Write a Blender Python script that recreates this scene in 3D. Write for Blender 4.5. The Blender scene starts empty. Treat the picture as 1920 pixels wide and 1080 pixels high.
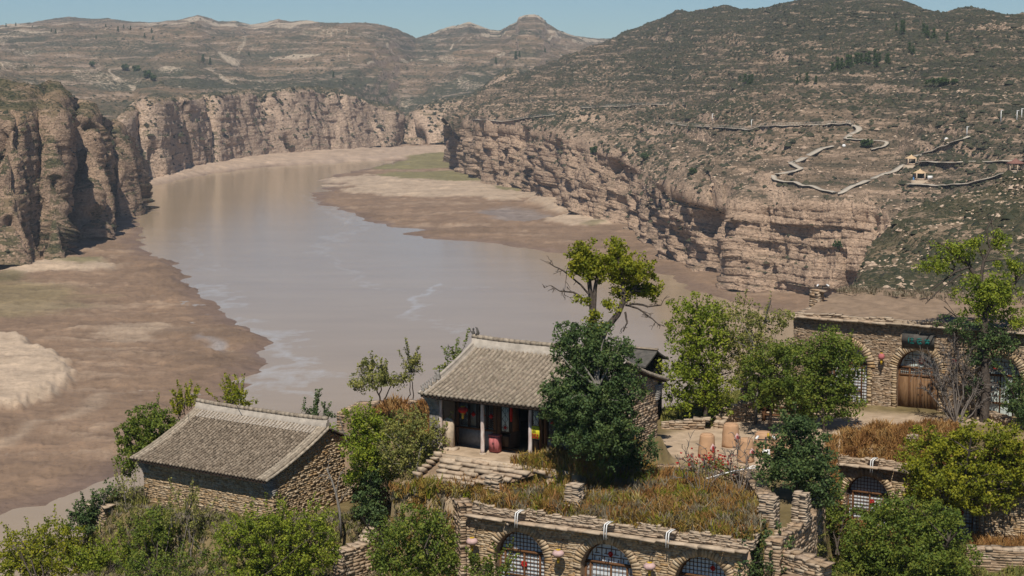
import bpy, math, random
import numpy as np
from mathutils import Vector

# ---------------------------------------------------------------- camera, sky, sun, exposure
scene = bpy.context.scene
COL = scene.collection
FPX = 3400.0                       # focal length in photo pixels (1920 wide)
PITCH = math.atan(440 / FPX)
CAMZ = 110.0                       # metres above the river
cam_data = bpy.data.cameras.new("camera")
cam_data.sensor_width = 36.0
cam_data.lens = 36.0 * FPX / 1920.0
cam_data.clip_start = 0.5
cam_data.clip_end = 40000.0
cam = bpy.data.objects.new("camera", cam_data)
COL.objects.link(cam)
cam.location = (0, 0, CAMZ)
cam.rotation_euler = (math.pi / 2 - PITCH, 0, 0)
scene.camera = cam

SUN_EL = math.radians(55)
SUN_AZ = math.radians(9)          # to the left of straight behind the camera
sun_from = Vector((-math.sin(SUN_AZ) * math.cos(SUN_EL), -math.cos(SUN_AZ) * math.cos(SUN_EL), math.sin(SUN_EL)))
world = bpy.data.worlds.new("World")
scene.world = world
world.use_nodes = True
wn = world.node_tree.nodes
wl = world.node_tree.links
bg = wn["Background"]
skyn = wn.new("ShaderNodeTexSky")
skyn.sky_type = 'NISHITA'
skyn.sun_disc = False
skyn.sun_elevation = SUN_EL
skyn.sun_rotation = math.pi + SUN_AZ
skyn.altitude = 2500
skyn.air_density = 1.0
skyn.dust_density = 0.15
skyn.ozone_density = 3.0
skm = wn.new("ShaderNodeMix")
skm.data_type = 'RGBA'; skm.blend_type = 'MULTIPLY'
skm.inputs[0].default_value = 1.0
skm.inputs[7].default_value = (.60, .80, .94, 1)
wl.new(skyn.outputs[0], skm.inputs[6])
wl.new(skm.outputs[2], bg.inputs[0])
bg.inputs[1].default_value = 0.06
sd = bpy.data.lights.new("sun", 'SUN')
sd.energy = 4.4
sd.angle = math.radians(0.53)
sd.color = (1.0, 0.93, 0.83)
sun = bpy.data.objects.new("sun", sd)
COL.objects.link(sun)
sun.rotation_euler = sun_from.to_track_quat('Z', 'Y').to_euler()
scene.view_settings.view_transform = 'Standard'
scene.view_settings.look = 'None'
scene.view_settings.gamma = 1.0
scene.view_settings.exposure = 0.27
try:
    scene.cycles.max_bounces = 6
    scene.cycles.diffuse_bounces = 3
    scene.cycles.transparent_max_bounces = 8
    scene.cycles.volume_bounces = 0
    scene.cycles.use_denoising = True
    scene.cycles.denoising_input_passes = 'RGB_ALBEDO_NORMAL'
    scene.cycles.denoising_prefilter = 'ACCURATE'
    scene.cycles.sample_clamp_indirect = 4.0
except Exception:
    pass

# ---------------------------------------------------------------- helpers
rng = np.random.default_rng(7)
CAMP = np.array([0, 0, CAMZ])
_fw = np.array([0, math.cos(PITCH), -math.sin(PITCH)])
_up = np.array([0, math.sin(PITCH), math.cos(PITCH)])


def W(x, y, z=None, d=None):
    """World point on the sight line of photo pixel (x, y), at height z or at distance d."""
    r = _fw + np.array([(x - 960) / FPX, 0, 0]) + (540 - y) / FPX * _up
    t = d if d is not None else (z - CAMZ) / r[2]
    return CAMP + t * r


def WD(x, y, d):
    x = np.asarray(x, float); y = np.asarray(y, float); d = np.asarray(d, float)
    X = (x - 960) / FPX * d
    v = (540 - y) / FPX
    return np.stack([X, (_fw[1] + v * _up[1]) * d, CAMZ + (_fw[2] + v * _up[2]) * d], -1)


def depth_at(y, z):
    return (z - CAMZ) / (_fw[2] + (540 - y) / FPX * _up[2])


# gradient noise -----------------------------------------------------------
_perm = np.random.default_rng(3).permutation(256)
_perm = np.concatenate([_perm, _perm, _perm])
_g = np.random.default_rng(4).normal(size=(256, 3))
_g /= np.linalg.norm(_g, axis=1)[:, None]
_g = _g.astype(np.float32)


def pnoise(p):
    p = np.asarray(p, np.float64)
    i = np.floor(p).astype(np.int64)
    f = (p - i).astype(np.float32)
    i &= 255
    w = f * f * f * (f * (f * 6 - 15) + 10)
    out = np.zeros(p.shape[:-1], np.float32)
    for dx in (0, 1):
        ax = _perm[(i[..., 0] + dx) & 255]
        wx = w[..., 0] if dx else 1 - w[..., 0]
        for dy in (0, 1):
            ay = _perm[ax + ((i[..., 1] + dy) & 255)]
            wy = wx * (w[..., 1] if dy else 1 - w[..., 1])
            for dz in (0, 1):
                h = _perm[ay + ((i[..., 2] + dz) & 255)]
                g = _g[h]
                wz = wy * (w[..., 2] if dz else 1 - w[..., 2])
                out += wz * (g[..., 0] * (f[..., 0] - dx) + g[..., 1] * (f[..., 1] - dy) + g[..., 2] * (f[..., 2] - dz))
    return out * 1.5


def fbm(p, octs=4, gain=0.5, lac=2.03):
    p = np.asarray(p, float)
    o = np.zeros(p.shape[:-1], np.float32); a = 1.0
    for k in range(octs):
        o += a * pnoise(p + k * 17.3)
        p = p * lac; a *= gain
    return o


def ridged(p, octs=4, gain=0.5, lac=2.1):
    p = np.asarray(p, float)
    o = np.zeros(p.shape[:-1], np.float32); a = 1.0; n = 0
    for k in range(octs):
        o += a * (1 - 2 * np.abs(pnoise(p + k * 11.7)))
        n += a; p = p * lac; a *= gain
    return o / n


def smooth(a, b, x):
    t = np.clip((x - a) / (b - a), 0, 1)
    return t * t * (3 - 2 * t)


def sdist(P, poly):
    """signed distance of 2-D points to a closed polygon, positive inside"""
    P = np.asarray(P, float); poly = np.asarray(poly, float)
    best = np.full(len(P), 1e18); ins = np.zeros(len(P), bool)
    n = len(poly)
    for k in range(n):
        a = poly[k]; b = poly[(k + 1) % n]; e = b - a
        w = P - a
        t = np.clip((w @ e) / max(e @ e, 1e-9), 0, 1)
        q = w - t[:, None] * e
        best = np.minimum(best, (q * q).sum(1))
        c = ((a[1] <= P[:, 1]) & (b[1] > P[:, 1])) | ((b[1] <= P[:, 1]) & (a[1] > P[:, 1]))
        if abs(e[1]) > 1e-12:
            xi = a[0] + (P[:, 1] - a[1]) / e[1] * e[0]
            ins ^= c & (P[:, 0] < xi)
    d = np.sqrt(best)
    return np.where(ins, d, -d)


# mesh building ------------------------------------------------------------
class MB:
    def __init__(s):
        s.v = []; s.q = []; s.t = []; s.n = 0; s.a = []

    def add(s, v, q=None, t=None, a=None):
        v = np.asarray(v, float).reshape(-1, 3)
        s.v.append(v)
        if q is not None and len(q):
            s.q.append(np.asarray(q, np.int64).reshape(-1, 4) + s.n)
        if t is not None and len(t):
            s.t.append(np.asarray(t, np.int64).reshape(-1, 3) + s.n)
        s.a.append(np.full(len(v), 0.5) if a is None else np.broadcast_to(np.asarray(a, float), (len(v),)).copy())
        s.n += len(v)
        return s

    def box(s, c, x, y, z, jit=0.0, r=None):
        """box about c with half-axis vectors x, y, z"""
        c, x, y, z = (np.asarray(k, float) for k in (c, x, y, z))
        v = np.array([c + i * x + j * y + k * z for i in (-1, 1) for j in (-1, 1) for k in (-1, 1)])
        if jit:
            v = v + (r or rng).normal(0, jit, v.shape)
        s.add(v, [[0, 1, 3, 2], [4, 6, 7, 5], [0, 4, 5, 1], [2, 3, 7, 6], [0, 2, 6, 4], [1, 5, 7, 3]])
        return s

    def tube(s, pts, rad, seg=6, cap=True, a=None):
        pts = np.asarray(pts, float); n = len(pts)
        rad = np.broadcast_to(np.asarray(rad, float), (n,))
        tan = np.gradient(pts, axis=0)
        tan /= np.linalg.norm(tan, axis=1)[:, None] + 1e-9
        ref = np.array([0.31, 0.17, 0.93]) if abs(tan[0][2]) < 0.8 else np.array([0.9, 0.3, 0.1])
        x = np.cross(tan, ref); x /= np.linalg.norm(x, axis=1)[:, None] + 1e-9
        y = np.cross(tan, x)
        an = np.arange(seg) / seg * 2 * math.pi
        v = pts[:, None] + rad[:, None, None] * (np.cos(an)[None, :, None] * x[:, None] + np.sin(an)[None, :, None] * y[:, None])
        v = v.reshape(-1, 3)
        q = []
        for i in range(n - 1):
            for j in range(seg):
                k = (j + 1) % seg
                q.append([i * seg + j, i * seg + k, (i + 1) * seg + k, (i + 1) * seg + j])
        t = []
        if cap:
            v = np.concatenate([v, pts[:1], pts[-1:]])
            for j in range(seg):
                k = (j + 1) % seg
                t.append([n * seg, k, j]); t.append([n * seg + 1, (n - 1) * seg + j, (n - 1) * seg + k])
        s.add(v, q, t, a)
        return s

    def grid(s, V, flip=False, a=None):
        V = np.asarray(V, float); m, n = V.shape[:2]
        i = np.arange(m - 1)[:, None] * n + np.arange(n - 1)[None, :]
        q = np.stack([i, i + 1, i + n + 1, i + n], -1).reshape(-1, 4)
        if flip:
            q = q[:, ::-1]
        s.add(V.reshape(-1, 3), q, a=None if a is None else np.asarray(a).reshape(-1))
        return s

    def lathe(s, c, prof, seg=16, axis=None):
        """profile [(r, z)] turned about the vertical through c"""
        c = np.asarray(c, float)
        an = np.arange(seg) / seg * 2 * math.pi
        v = np.array([[c[0] + r * math.cos(t), c[1] + r * math.sin(t), c[2] + z] for r, z in prof for t in an])
        q = [[i * seg + j, i * seg + (j + 1) % seg, (i + 1) * seg + (j + 1) % seg, (i + 1) * seg + j]
             for i in range(len(prof) - 1) for j in range(seg)]
        s.add(v, q)
        return s

    def build(s, name, mat, parent=None, base=None, smooth_=False, attrs=None, cols=None):
        v = np.concatenate(s.v) if s.v else np.zeros((0, 3))
        if parent is not None:
            base = np.array(parent["base"])
        b = np.zeros(3) if base is None else np.asarray(base, float)
        v = v - b
        q = np.concatenate(s.q) if s.q else np.zeros((0, 4), np.int64)
        t = np.concatenate(s.t) if s.t else np.zeros((0, 3), np.int64)
        me = bpy.data.meshes.new(name)
        me.vertices.add(len(v))
        me.vertices.foreach_set("co", v.astype(np.float32).ravel())
        nl = q.size + t.size
        me.loops.add(nl)
        me.loops.foreach_set("vertex_index", np.concatenate([q.ravel(), t.ravel()]).astype(np.int32))
        me.polygons.add(len(q) + len(t))
        st = np.concatenate([np.arange(len(q)) * 4, q.size + np.arange(len(t)) * 3]).astype(np.int32)
        me.polygons.foreach_set("loop_start", st)
        try:
            me.polygons.foreach_set("loop_total", np.concatenate([np.full(len(q), 4), np.full(len(t), 3)]).astype(np.int32))
        except Exception:
            pass
        if smooth_:
            me.polygons.foreach_set("use_smooth", np.ones(len(q) + len(t), bool))
        me.update(calc_edges=True)
        me.validate()
        at = me.attributes.new("tone", 'FLOAT', 'POINT')
        at.data.foreach_set("value", np.concatenate(s.a).astype(np.float32))
        for k, arr in (attrs or {}).items():
            at = me.attributes.new(k, 'FLOAT', 'POINT')
            at.data.foreach_set("value", np.asarray(arr, np.float32).ravel())
        if cols is not None:
            at = me.attributes.new("ground", 'FLOAT_COLOR', 'POINT')
            c4 = np.ones((len(v), 4), np.float32); c4[:, :3] = cols
            at.data.foreach_set("color", c4.ravel())
        me.materials.append(mat)
        o = bpy.data.objects.new(name, me)
        COL.objects.link(o)
        if parent is not None:
            o.parent = parent
            o["base"] = [float(k) for k in b]
        else:
            o.location = b
            o["base"] = [float(k) for k in b]
        return o


def tag(o, label=None, cat=None, group=None, kind=None):
    if label: o["label"] = label
    if cat: o["category"] = cat
    if group: o["group"] = group
    if kind: o["kind"] = kind
    return o


def thing(name, base, label, cat, group=None):
    o = bpy.data.objects.new(name, None)
    COL.objects.link(o)
    o.empty_display_size = 0.3
    o.location = [float(k) for k in base]
    o["base"] = [float(k) for k in base]
    return tag(o, label, cat, group)


def subpart(o, parent):
    """hang an already built top-level mesh under a part"""
    pb = np.array(parent["base"]); ob = np.array(o["base"])
    o.parent = parent
    o.location = ob - pb
    return o


class Frame:
    def __init__(s, O, th):
        s.O = np.asarray(O, float)
        s.u = np.array([math.cos(th), -math.sin(th), 0.0])
        s.g = np.array([math.sin(th), math.cos(th), 0.0])
        s.k = np.array([0, 0, 1.0])

    def __call__(s, a, b=0.0, c=0.0):
        a = np.asarray(a, float); b = np.asarray(b, float); c = np.asarray(c, float)
        return s.O + a[..., None] * s.u + b[..., None] * s.g + c[..., None] * s.k

    def box(s, mb, a0, a1, b0, b1, c0, c1, jit=0.0):
        mb.box(s((a0 + a1) / 2, (b0 + b1) / 2, (c0 + c1) / 2), s.u * (a1 - a0) / 2, s.g * (b1 - b0) / 2, s.k * (c1 - c0) / 2, jit)
        return mb


# ---------------------------------------------------------------- materials
def newmat(name):
    m = bpy.data.materials.new(name)
    m.use_nodes = True
    nt = m.node_tree
    b = nt.nodes["Principled BSDF"]
    b.inputs["Roughness"].default_value = 0.9
    b.inputs["Specular IOR Level"].default_value = 0.15
    return m, nt, b


def nd(nt, t, **kw):
    n = nt.nodes.new(t)
    for k, v in kw.items():
        setattr(n, k, v)
    return n


def ramp(nt, stops):
    n = nt.nodes.new("ShaderNodeValToRGB")
    e = n.color_ramp.elements
    while len(e) > 1:
        e.remove(e[-1])
    e[0].position = stops[0][0]; e[0].color = (*stops[0][1], 1)
    for p, c in stops[1:]:
        k = e.new(p); k.color = (*c, 1)
    return n


def mix(nt, fac, a, b, mode='MIX'):
    n = nt.nodes.new("ShaderNodeMix")
    n.data_type = 'RGBA'; n.blend_type = mode
    for s, v in ((0, fac), (6, a), (7, b)):
        if hasattr(v, "links"):
            nt.links.new(v, n.inputs[s])
        elif s == 0:
            n.inputs[0].default_value = v
        else:
            n.inputs[s].default_value = (*v, 1)
    return n.outputs[2]


def noise_tex(nt, scale, detail=4, rough=0.55, vec=None, stretch=None):
    n = nt.nodes.new("ShaderNodeTexNoise")
    n.inputs["Scale"].default_value = scale
    n.inputs["Detail"].default_value = detail
    n.inputs["Roughness"].default_value = rough
    g = nt.nodes.new("ShaderNodeTexCoord")
    src = vec or g.outputs["Object"]
    if stretch:
        mp = nt.nodes.new("ShaderNodeMapping")
        mp.inputs["Scale"].default_value = stretch
        nt.links.new(src, mp.inputs[0]); src = mp.outputs[0]
    nt.links.new(src, n.inputs["Vector"])
    return n.outputs["Fac"]


def bump(nt, b, h, strength, dist):
    n = nt.nodes.new("ShaderNodeBump")
    n.inputs["Strength"].default_value = strength
    n.inputs["Distance"].default_value = dist
    nt.links.new(h, n.inputs["Height"])
    nt.links.new(n.outputs[0], b.inputs["Normal"])


def mat_island(name, cols, noise_scale=6.0, namt=0.5, bumpd=0.02, rough=0.92):
    """stone, leaf or tile: every loose piece its own tone plus blotches"""
    m, nt, b = newmat(name)
    gi = nt.nodes.new("ShaderNodeNewGeometry")
    r = ramp(nt, [(i / (len(cols) - 1), c) for i, c in enumerate(cols)])
    nt.links.new(gi.outputs["Random Per Island"], r.inputs[0])
    nz = noise_tex(nt, noise_scale, 5)
    r2 = ramp(nt, [(0.3, (1 - namt,) * 3), (0.7, (1 + namt * 0.35,) * 3)])
    nt.links.new(nz, r2.inputs[0])
    c = mix(nt, 1.0, r.outputs[0], r2.outputs[0], 'MULTIPLY')
    nt.links.new(c, b.inputs["Base Color"])
    b.inputs["Roughness"].default_value = rough
    if bumpd:
        bump(nt, b, nz, 0.7, bumpd)
    return m


def mat_plain(name, c, var=0.25, scale=5.0, rough=0.85, bumpd=0.01, c2=None, stretch=None):
    m, nt, b = newmat(name)
    nz = noise_tex(nt, scale, 5, 0.6, stretch=stretch)
    c2 = c2 or tuple(k * (1 - var) for k in c)
    r = ramp(nt, [(0.32, c2), (0.68, c)])
    nt.links.new(nz, r.inputs[0])
    nt.links.new(r.outputs[0], b.inputs["Base Color"])
    b.inputs["Roughness"].default_value = rough
    if bumpd:
        bump(nt, b, nz, 0.6, bumpd)
    return m


def mat_leaf(name, cols, trans=0.25):
    """leaf tones: per-leaf chance plus the twig's own tone attribute"""
    m, nt, b = newmat(name)
    gi = nt.nodes.new("ShaderNodeNewGeometry")
    at = nd(nt, "ShaderNodeAttribute", attribute_name="tone")
    mt = nd(nt, "ShaderNodeMath", operation='MULTIPLY_ADD')
    nt.links.new(gi.outputs["Random Per Island"], mt.inputs[0])
    mt.inputs[1].default_value = 0.45
    m2 = nd(nt, "ShaderNodeMath", operation='MULTIPLY')
    nt.links.new(at.outputs["Fac"], m2.inputs[0]); m2.inputs[1].default_value = 0.55
    nt.links.new(m2.outputs[0], mt.inputs[2])
    r = ramp(nt, [(i / (len(cols) - 1), c) for i, c in enumerate(cols)])
    nt.links.new(mt.outputs[0], r.inputs[0])
    nt.links.new(r.outputs[0], b.inputs["Base Color"])
    b.inputs["Roughness"].default_value = 0.6
    b.inputs["Specular IOR Level"].default_value = 0.2
    tr = nt.nodes.new("ShaderNodeBsdfTranslucent")
    nt.links.new(r.outputs[0], tr.inputs[0])
    ms = nt.nodes.new("ShaderNodeMixShader")
    ms.inputs[0].default_value = trans
    nt.links.new(b.outputs[0], ms.inputs[1]); nt.links.new(tr.outputs[0], ms.inputs[2])
    nt.links.new(ms.outputs[0], nt.nodes["Material Output"].inputs[0])
    return m


M = {}
M['stone'] = mat_island("sandstone_masonry", [(.25, .175, .115), (.33, .24, .155), (.40, .295, .20), (.35, .24, .15), (.45, .36, .26), (.31, .23, .165)], 7.0, .35, .006)
M['stone_warm'] = mat_island("ochre_masonry", [(.29, .205, .12), (.40, .29, .175), (.46, .35, .225), (.36, .23, .11), (.50, .40, .275), (.37, .275, .18)], 7.0, .35, .006)
M['slab'] = mat_island("sandstone_slab", [(.36, .28, .20), (.45, .36, .265), (.40, .30, .21)], 5.0, .3, .006)
M['mortar'] = mat_plain("earth_mortar", (.27, .19, .125), .45, 3.0, bumpd=.03)
M['mud'] = mat_plain("clay_plaster", (.36, .25, .165), .25, 2.2, bumpd=.03)
M['tile'] = mat_island("grey_roof_tile", [(.165, .13, .095), (.245, .195, .145), (.30, .245, .185), (.205, .165, .122)], 5.0, .5, .01)
M['tile_pale'] = mat_island("weathered_round_tile", [(.25, .205, .155), (.315, .262, .20), (.36, .305, .235), (.28, .232, .175)], 5.0, .5, .01)
M['ridge'] = mat_plain("ridge_lime_plaster", (.39, .345, .29), .35, 3.0, bumpd=.02)
M['brick'] = mat_island("grey_brick", [(.20, .185, .165), (.27, .25, .225), (.32, .295, .265)], 7.0, .3, .01)
M['wood'] = mat_plain("brown_timber", (.155, .075, .032), .45, 4.0, stretch=(6, 6, 1), c2=(.075, .036, .018))
M['wood_old'] = mat_plain("weathered_door_plank", (.21, .125, .065), .4, 2.0, stretch=(9, 9, .7), c2=(.10, .052, .024))
M['wood_dark'] = mat_plain("smoked_dark_timber", (.045, .030, .022), .4, 4.0)
M['paper'] = mat_plain("white_window_paper", (.62, .66, .68), .1, 1.5, bumpd=0)
M['paper_dim'] = mat_plain("old_greenish_window_paper", (.52, .58, .54), .2, 2.0, bumpd=0)
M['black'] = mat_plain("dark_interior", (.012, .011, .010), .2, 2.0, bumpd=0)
M['red'] = mat_plain("red_paint", (.42, .022, .018), .3, 5.0, bumpd=0)
M['redfaded'] = mat_plain("faded_pink_red_paint", (.44, .14, .14), .3, 3.0, bumpd=0)
M['yellow'] = mat_plain("yellow_sign_board", (.58, .52, .03), .1, 3.0, rough=.5, bumpd=0)
M['white'] = mat_plain("white_paint", (.74, .74, .72), .12, 4.0, rough=.6, bumpd=0)
M['whitewood'] = mat_plain("peeling_white_post", (.66, .60, .55), .5, 3.0, stretch=(4, 4, .6), c2=(.36, .23, .19))
M['iron'] = mat_plain("dark_iron", (.02, .02, .022), .2, 8.0, rough=.6)
M['silver'] = mat_plain("faded_silvery_lantern_skin", (.55, .38, .35), .3, 4.0, rough=.45, bumpd=0)
M['gold'] = mat_plain("yellow_tassel", (.55, .36, .04), .3, 9.0, bumpd=0)
M['clay'] = mat_plain("smooth_ochre_clay", (.47, .29, .17), .25, 2.5, bumpd=.01)
M['teal'] = mat_plain("faded_teal_lettering", (.012, .15, .135), .4, 6.0, bumpd=0)
M['plaque'] = mat_plain("grey_weathered_board", (.115, .105, .092), .5, 3.0, c2=(.055, .054, .05))
M['bark'] = mat_plain("grey_brown_bark", (.095, .075, .06), .45, 6.0, c2=(.045, .036, .03))
M['bark_pale'] = mat_plain("pale_grey_bark", (.21, .19, .165), .4, 6.0)
M['bark_dead'] = mat_plain("dead_grey_twig", (.175, .15, .13), .35, 6.0)
M['leaf_yellow'] = mat_leaf("yellow_green_leaf", [(0.087, 0.113, 0.013), (0.174, 0.204, 0.019), (0.293, 0.294, 0.023), (0.412, 0.370, 0.032)], 0.4)
M['leaf_lime'] = mat_leaf("fresh_green_leaf", [(0.094, 0.136, 0.019), (0.171, 0.230, 0.024), (0.265, 0.307, 0.032), (0.375, 0.383, 0.043)], 0.4)
M['leaf_green'] = mat_leaf("mid_green_leaf", [(0.056, 0.091, 0.019), (0.107, 0.158, 0.024), (0.174, 0.213, 0.032), (0.282, 0.274, 0.040)], 0.35)
M['leaf_dark'] = mat_leaf("dark_green_leaf", [(0.035, 0.064, 0.025), (0.059, 0.101, 0.034), (0.094, 0.139, 0.042), (0.147, 0.179, 0.047)], 0.3)
M['leaf_olive'] = mat_leaf("sparse_olive_leaf", [(0.110, 0.126, 0.039), (0.184, 0.198, 0.055), (0.277, 0.270, 0.070), (0.368, 0.324, 0.094)], 0.35)
M['leaf_brown'] = mat_leaf("dry_brown_stalk", [(0.163, 0.077, 0.028), (0.250, 0.121, 0.038), (0.312, 0.176, 0.057), (0.400, 0.275, 0.123)], .15)
M['grass_gold'] = mat_leaf("golden_dry_grass", [(0.156, 0.083, 0.024), (0.240, 0.138, 0.032), (0.300, 0.204, 0.045), (0.228, 0.209, 0.042), (0.432, 0.319, 0.150)], .2)
M['grass_grey'] = mat_leaf("grey_straw_grass", [(.12, .10, .065), (.19, .16, .105), (.28, .24, .165)], .15)
M['flower'] = mat_leaf("red_blossom", [(.35, .012, .012), (.5, .03, .02)], .2)
M['board'] = mat_plain("pale_grey_boardwalk", (.42, .37, .30), .2, .6, bumpd=0)
M['rail'] = mat_plain("grey_green_railing", (.13, .155, .145), .2, 1.0, bumpd=0)
M['pav'] = mat_plain("pale_tan_pavilion_roof", (.56, .40, .24), .15, 1.0, bumpd=0)
M['pavpost'] = mat_plain("beige_pavilion_post", (.48, .37, .27), .15, 1.0, bumpd=0)
M['thatch'] = mat_plain("red_brown_thatch", (.23, .115, .09), .3, 1.5, bumpd=.05)
M['blue'] = mat_plain("blue_cloth", (.10, .22, .42), .2, 2.0, bumpd=0)
# ================================================================= SETTING: river, flats, cliffs, hills
def mat_terrain(name, rockc, rockd, scrub, soil, speck, scale=1.0, lightband=.0, period=6.0):
    """dry canyon land: attribute rock = bare rock share; strata by height; dark shrub specks"""
    m, nt, b = newmat(name)
    L = nt.links
    at = nd(nt, "ShaderNodeAttribute", attribute_name="rock")
    tc = nt.nodes.new("ShaderNodeTexCoord")
    # rock: strata streaks (stretched along the horizon) and blotches
    st = noise_tex(nt, .05 * scale, 6, .7, stretch=(1, 1, 9))
    bl = noise_tex(nt, .035 * scale, 6, .65)
    fi = noise_tex(nt, .5 * scale, 4, .7, stretch=(1, 1, 2))
    rr = ramp(nt, [(.28, rockd), (.46, rockc), (.62, tuple(k * 1.12 for k in rockc)), (.78, tuple(k * .72 for k in rockc))])
    L.new(st, rr.inputs[0])
    r2 = ramp(nt, [(.3, (.62, .60, .58)), (.7, (1.12, 1.08, 1.04))])
    L.new(fi, r2.inputs[0])
    rock = mix(nt, 1, rr.outputs[0], r2.outputs[0], 'MULTIPLY')
    # soil and scrub
    va = nd(nt, "ShaderNodeAttribute", attribute_name="veg")
    vm = nd(nt, "ShaderNodeMath", operation='MULTIPLY_ADD'); L.new(va.outputs["Fac"], vm.inputs[0]); vm.inputs[1].default_value = -.42
    va2 = nd(nt, "ShaderNodeMath", operation='ADD'); L.new(bl, va2.inputs[0]); va2.inputs[1].default_value = .21
    L.new(va2.outputs[0], vm.inputs[2])
    so = ramp(nt, [(.36, scrub), (.5, tuple((a + c) / 2 for a, c in zip(scrub, soil))), (.64, soil)])
    L.new(vm.outputs[0], so.inputs[0])
    sp = noise_tex(nt, .52 * scale, 2.5, .6)
    sv = nd(nt, "ShaderNodeMath", operation='MULTIPLY_ADD'); L.new(va.outputs["Fac"], sv.inputs[0]); sv.inputs[1].default_value = .10; L.new(sp, sv.inputs[2])
    spr = ramp(nt, [(.585, (0, 0, 0)), (.645, (1, 1, 1))])
    L.new(sv.outputs[0], spr.inputs[0])
    so2 = mix(nt, spr.outputs[0], so.outputs[0], speck)
    # pale broken rock ledges showing through the scrub, in level lines
    ld = noise_tex(nt, .11 * scale, 5, .7, stretch=(1, 1, 7))
    ldr = ramp(nt, [(.56 - lightband, (0, 0, 0)), (.64 - lightband, (1, 1, 1))])
    L.new(ld, ldr.inputs[0])
    so3 = mix(nt, ldr.outputs[0], so2, rock)
    # rock share with a broken edge
    ad = nd(nt, "ShaderNodeMath", operation='MULTIPLY_ADD')
    L.new(sp, ad.inputs[0]); ad.inputs[1].default_value = 1.6
    L.new(at.outputs["Fac"], ad.inputs[2])
    rs = ramp(nt, [(.0, (0, 0, 0)), (1, (1, 1, 1))])
    mr = nd(nt, "ShaderNodeMapRange"); mr.inputs[1].default_value = 1.15; mr.inputs[2].default_value = 1.45
    L.new(ad.outputs[0], mr.inputs[0])
    col = mix(nt, mr.outputs[0], so3, rock)
    # beds of rock and weed lines at level heights, coming and going along the slope
    sx_ = nt.nodes.new("ShaderNodeSeparateXYZ"); L.new(tc.outputs["Object"], sx_.inputs[0])
    wv = noise_tex(nt, .012 * scale, 3, .5)
    za = nd(nt, "ShaderNodeMath", operation='MULTIPLY_ADD'); L.new(wv, za.inputs[0]); za.inputs[1].default_value = 14. / scale; L.new(sx_.outputs[2], za.inputs[2])
    zd = nd(nt, "ShaderNodeMath", operation='DIVIDE'); L.new(za.outputs[0], zd.inputs[0]); zd.inputs[1].default_value = period
    zf = nd(nt, "ShaderNodeMath", operation='FRACT'); L.new(zd.outputs[0], zf.inputs[0])
    zr = ramp(nt, [(0, (.5, .5, .5)), (.10, (1, 1, 1)), (.26, (1, 1, 1)), (.36, (.5, .5, .5)), (.52, (.0, .0, .0)), (.72, (.0, .0, .0)), (.85, (.5, .5, .5))])
    L.new(zf.outputs[0], zr.inputs[0])
    pt_ = noise_tex(nt, .06 * scale, 5, .7, stretch=(1, 1, 3))
    zl_ = nd(nt, "ShaderNodeMath", operation='MULTIPLY_ADD'); L.new(zr.outputs[0], zl_.inputs[0]); zl_.inputs[1].default_value = .42; L.new(pt_, zl_.inputs[2])
    lite = nd(nt, "ShaderNodeMapRange"); lite.inputs[1].default_value = .85; lite.inputs[2].default_value = .97; lite.inputs[4].default_value = .62; L.new(zl_.outputs[0], lite.inputs[0])
    dark = nd(nt, "ShaderNodeMapRange"); dark.inputs[1].default_value = .56; dark.inputs[2].default_value = .45; dark.inputs[4].default_value = .75; L.new(zl_.outputs[0], dark.inputs[0])
    slope_only = nd(nt, "ShaderNodeMath", operation='SUBTRACT'); slope_only.inputs[0].default_value = 1.0; L.new(mr.outputs[0], slope_only.inputs[1])
    l2 = nd(nt, "ShaderNodeMath", operation='MULTIPLY'); L.new(lite.outputs[0], l2.inputs[0]); L.new(slope_only.outputs[0], l2.inputs[1])
    d2 = nd(nt, "ShaderNodeMath", operation='MULTIPLY'); L.new(dark.outputs[0], d2.inputs[0]); L.new(slope_only.outputs[0], d2.inputs[1])
    col = mix(nt, l2.outputs[0], col, rock)
    col = mix(nt, d2.outputs[0], col, scrub)
    pa = nd(nt, "ShaderNodeAttribute", attribute_name="pale")
    pm2 = nd(nt, "ShaderNodeMath", operation='MULTIPLY_ADD'); L.new(fi, pm2.inputs[0]); pm2.inputs[1].default_value = 1.2; L.new(pa.outputs["Fac"], pm2.inputs[2])
    pr2 = nd(nt, "ShaderNodeMapRange"); pr2.inputs[1].default_value = .95; pr2.inputs[2].default_value = 1.25; L.new(pm2.outputs[0], pr2.inputs[0])
    pcol = mix(nt, 1, (.50, .42, .32), r2.outputs[0], 'MULTIPLY')
    col = mix(nt, pr2.outputs[0], col, pcol)
    L.new(col, b.inputs["Base Color"])
    hs = nd(nt, "ShaderNodeMath", operation='ADD')
    L.new(fi, hs.inputs[0]); L.new(spr.outputs[0], hs.inputs[1])
    bump(nt, b, hs.outputs[0], .9, 1.2 / scale)
    b.inputs["Roughness"].default_value = .95
    return m


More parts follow.
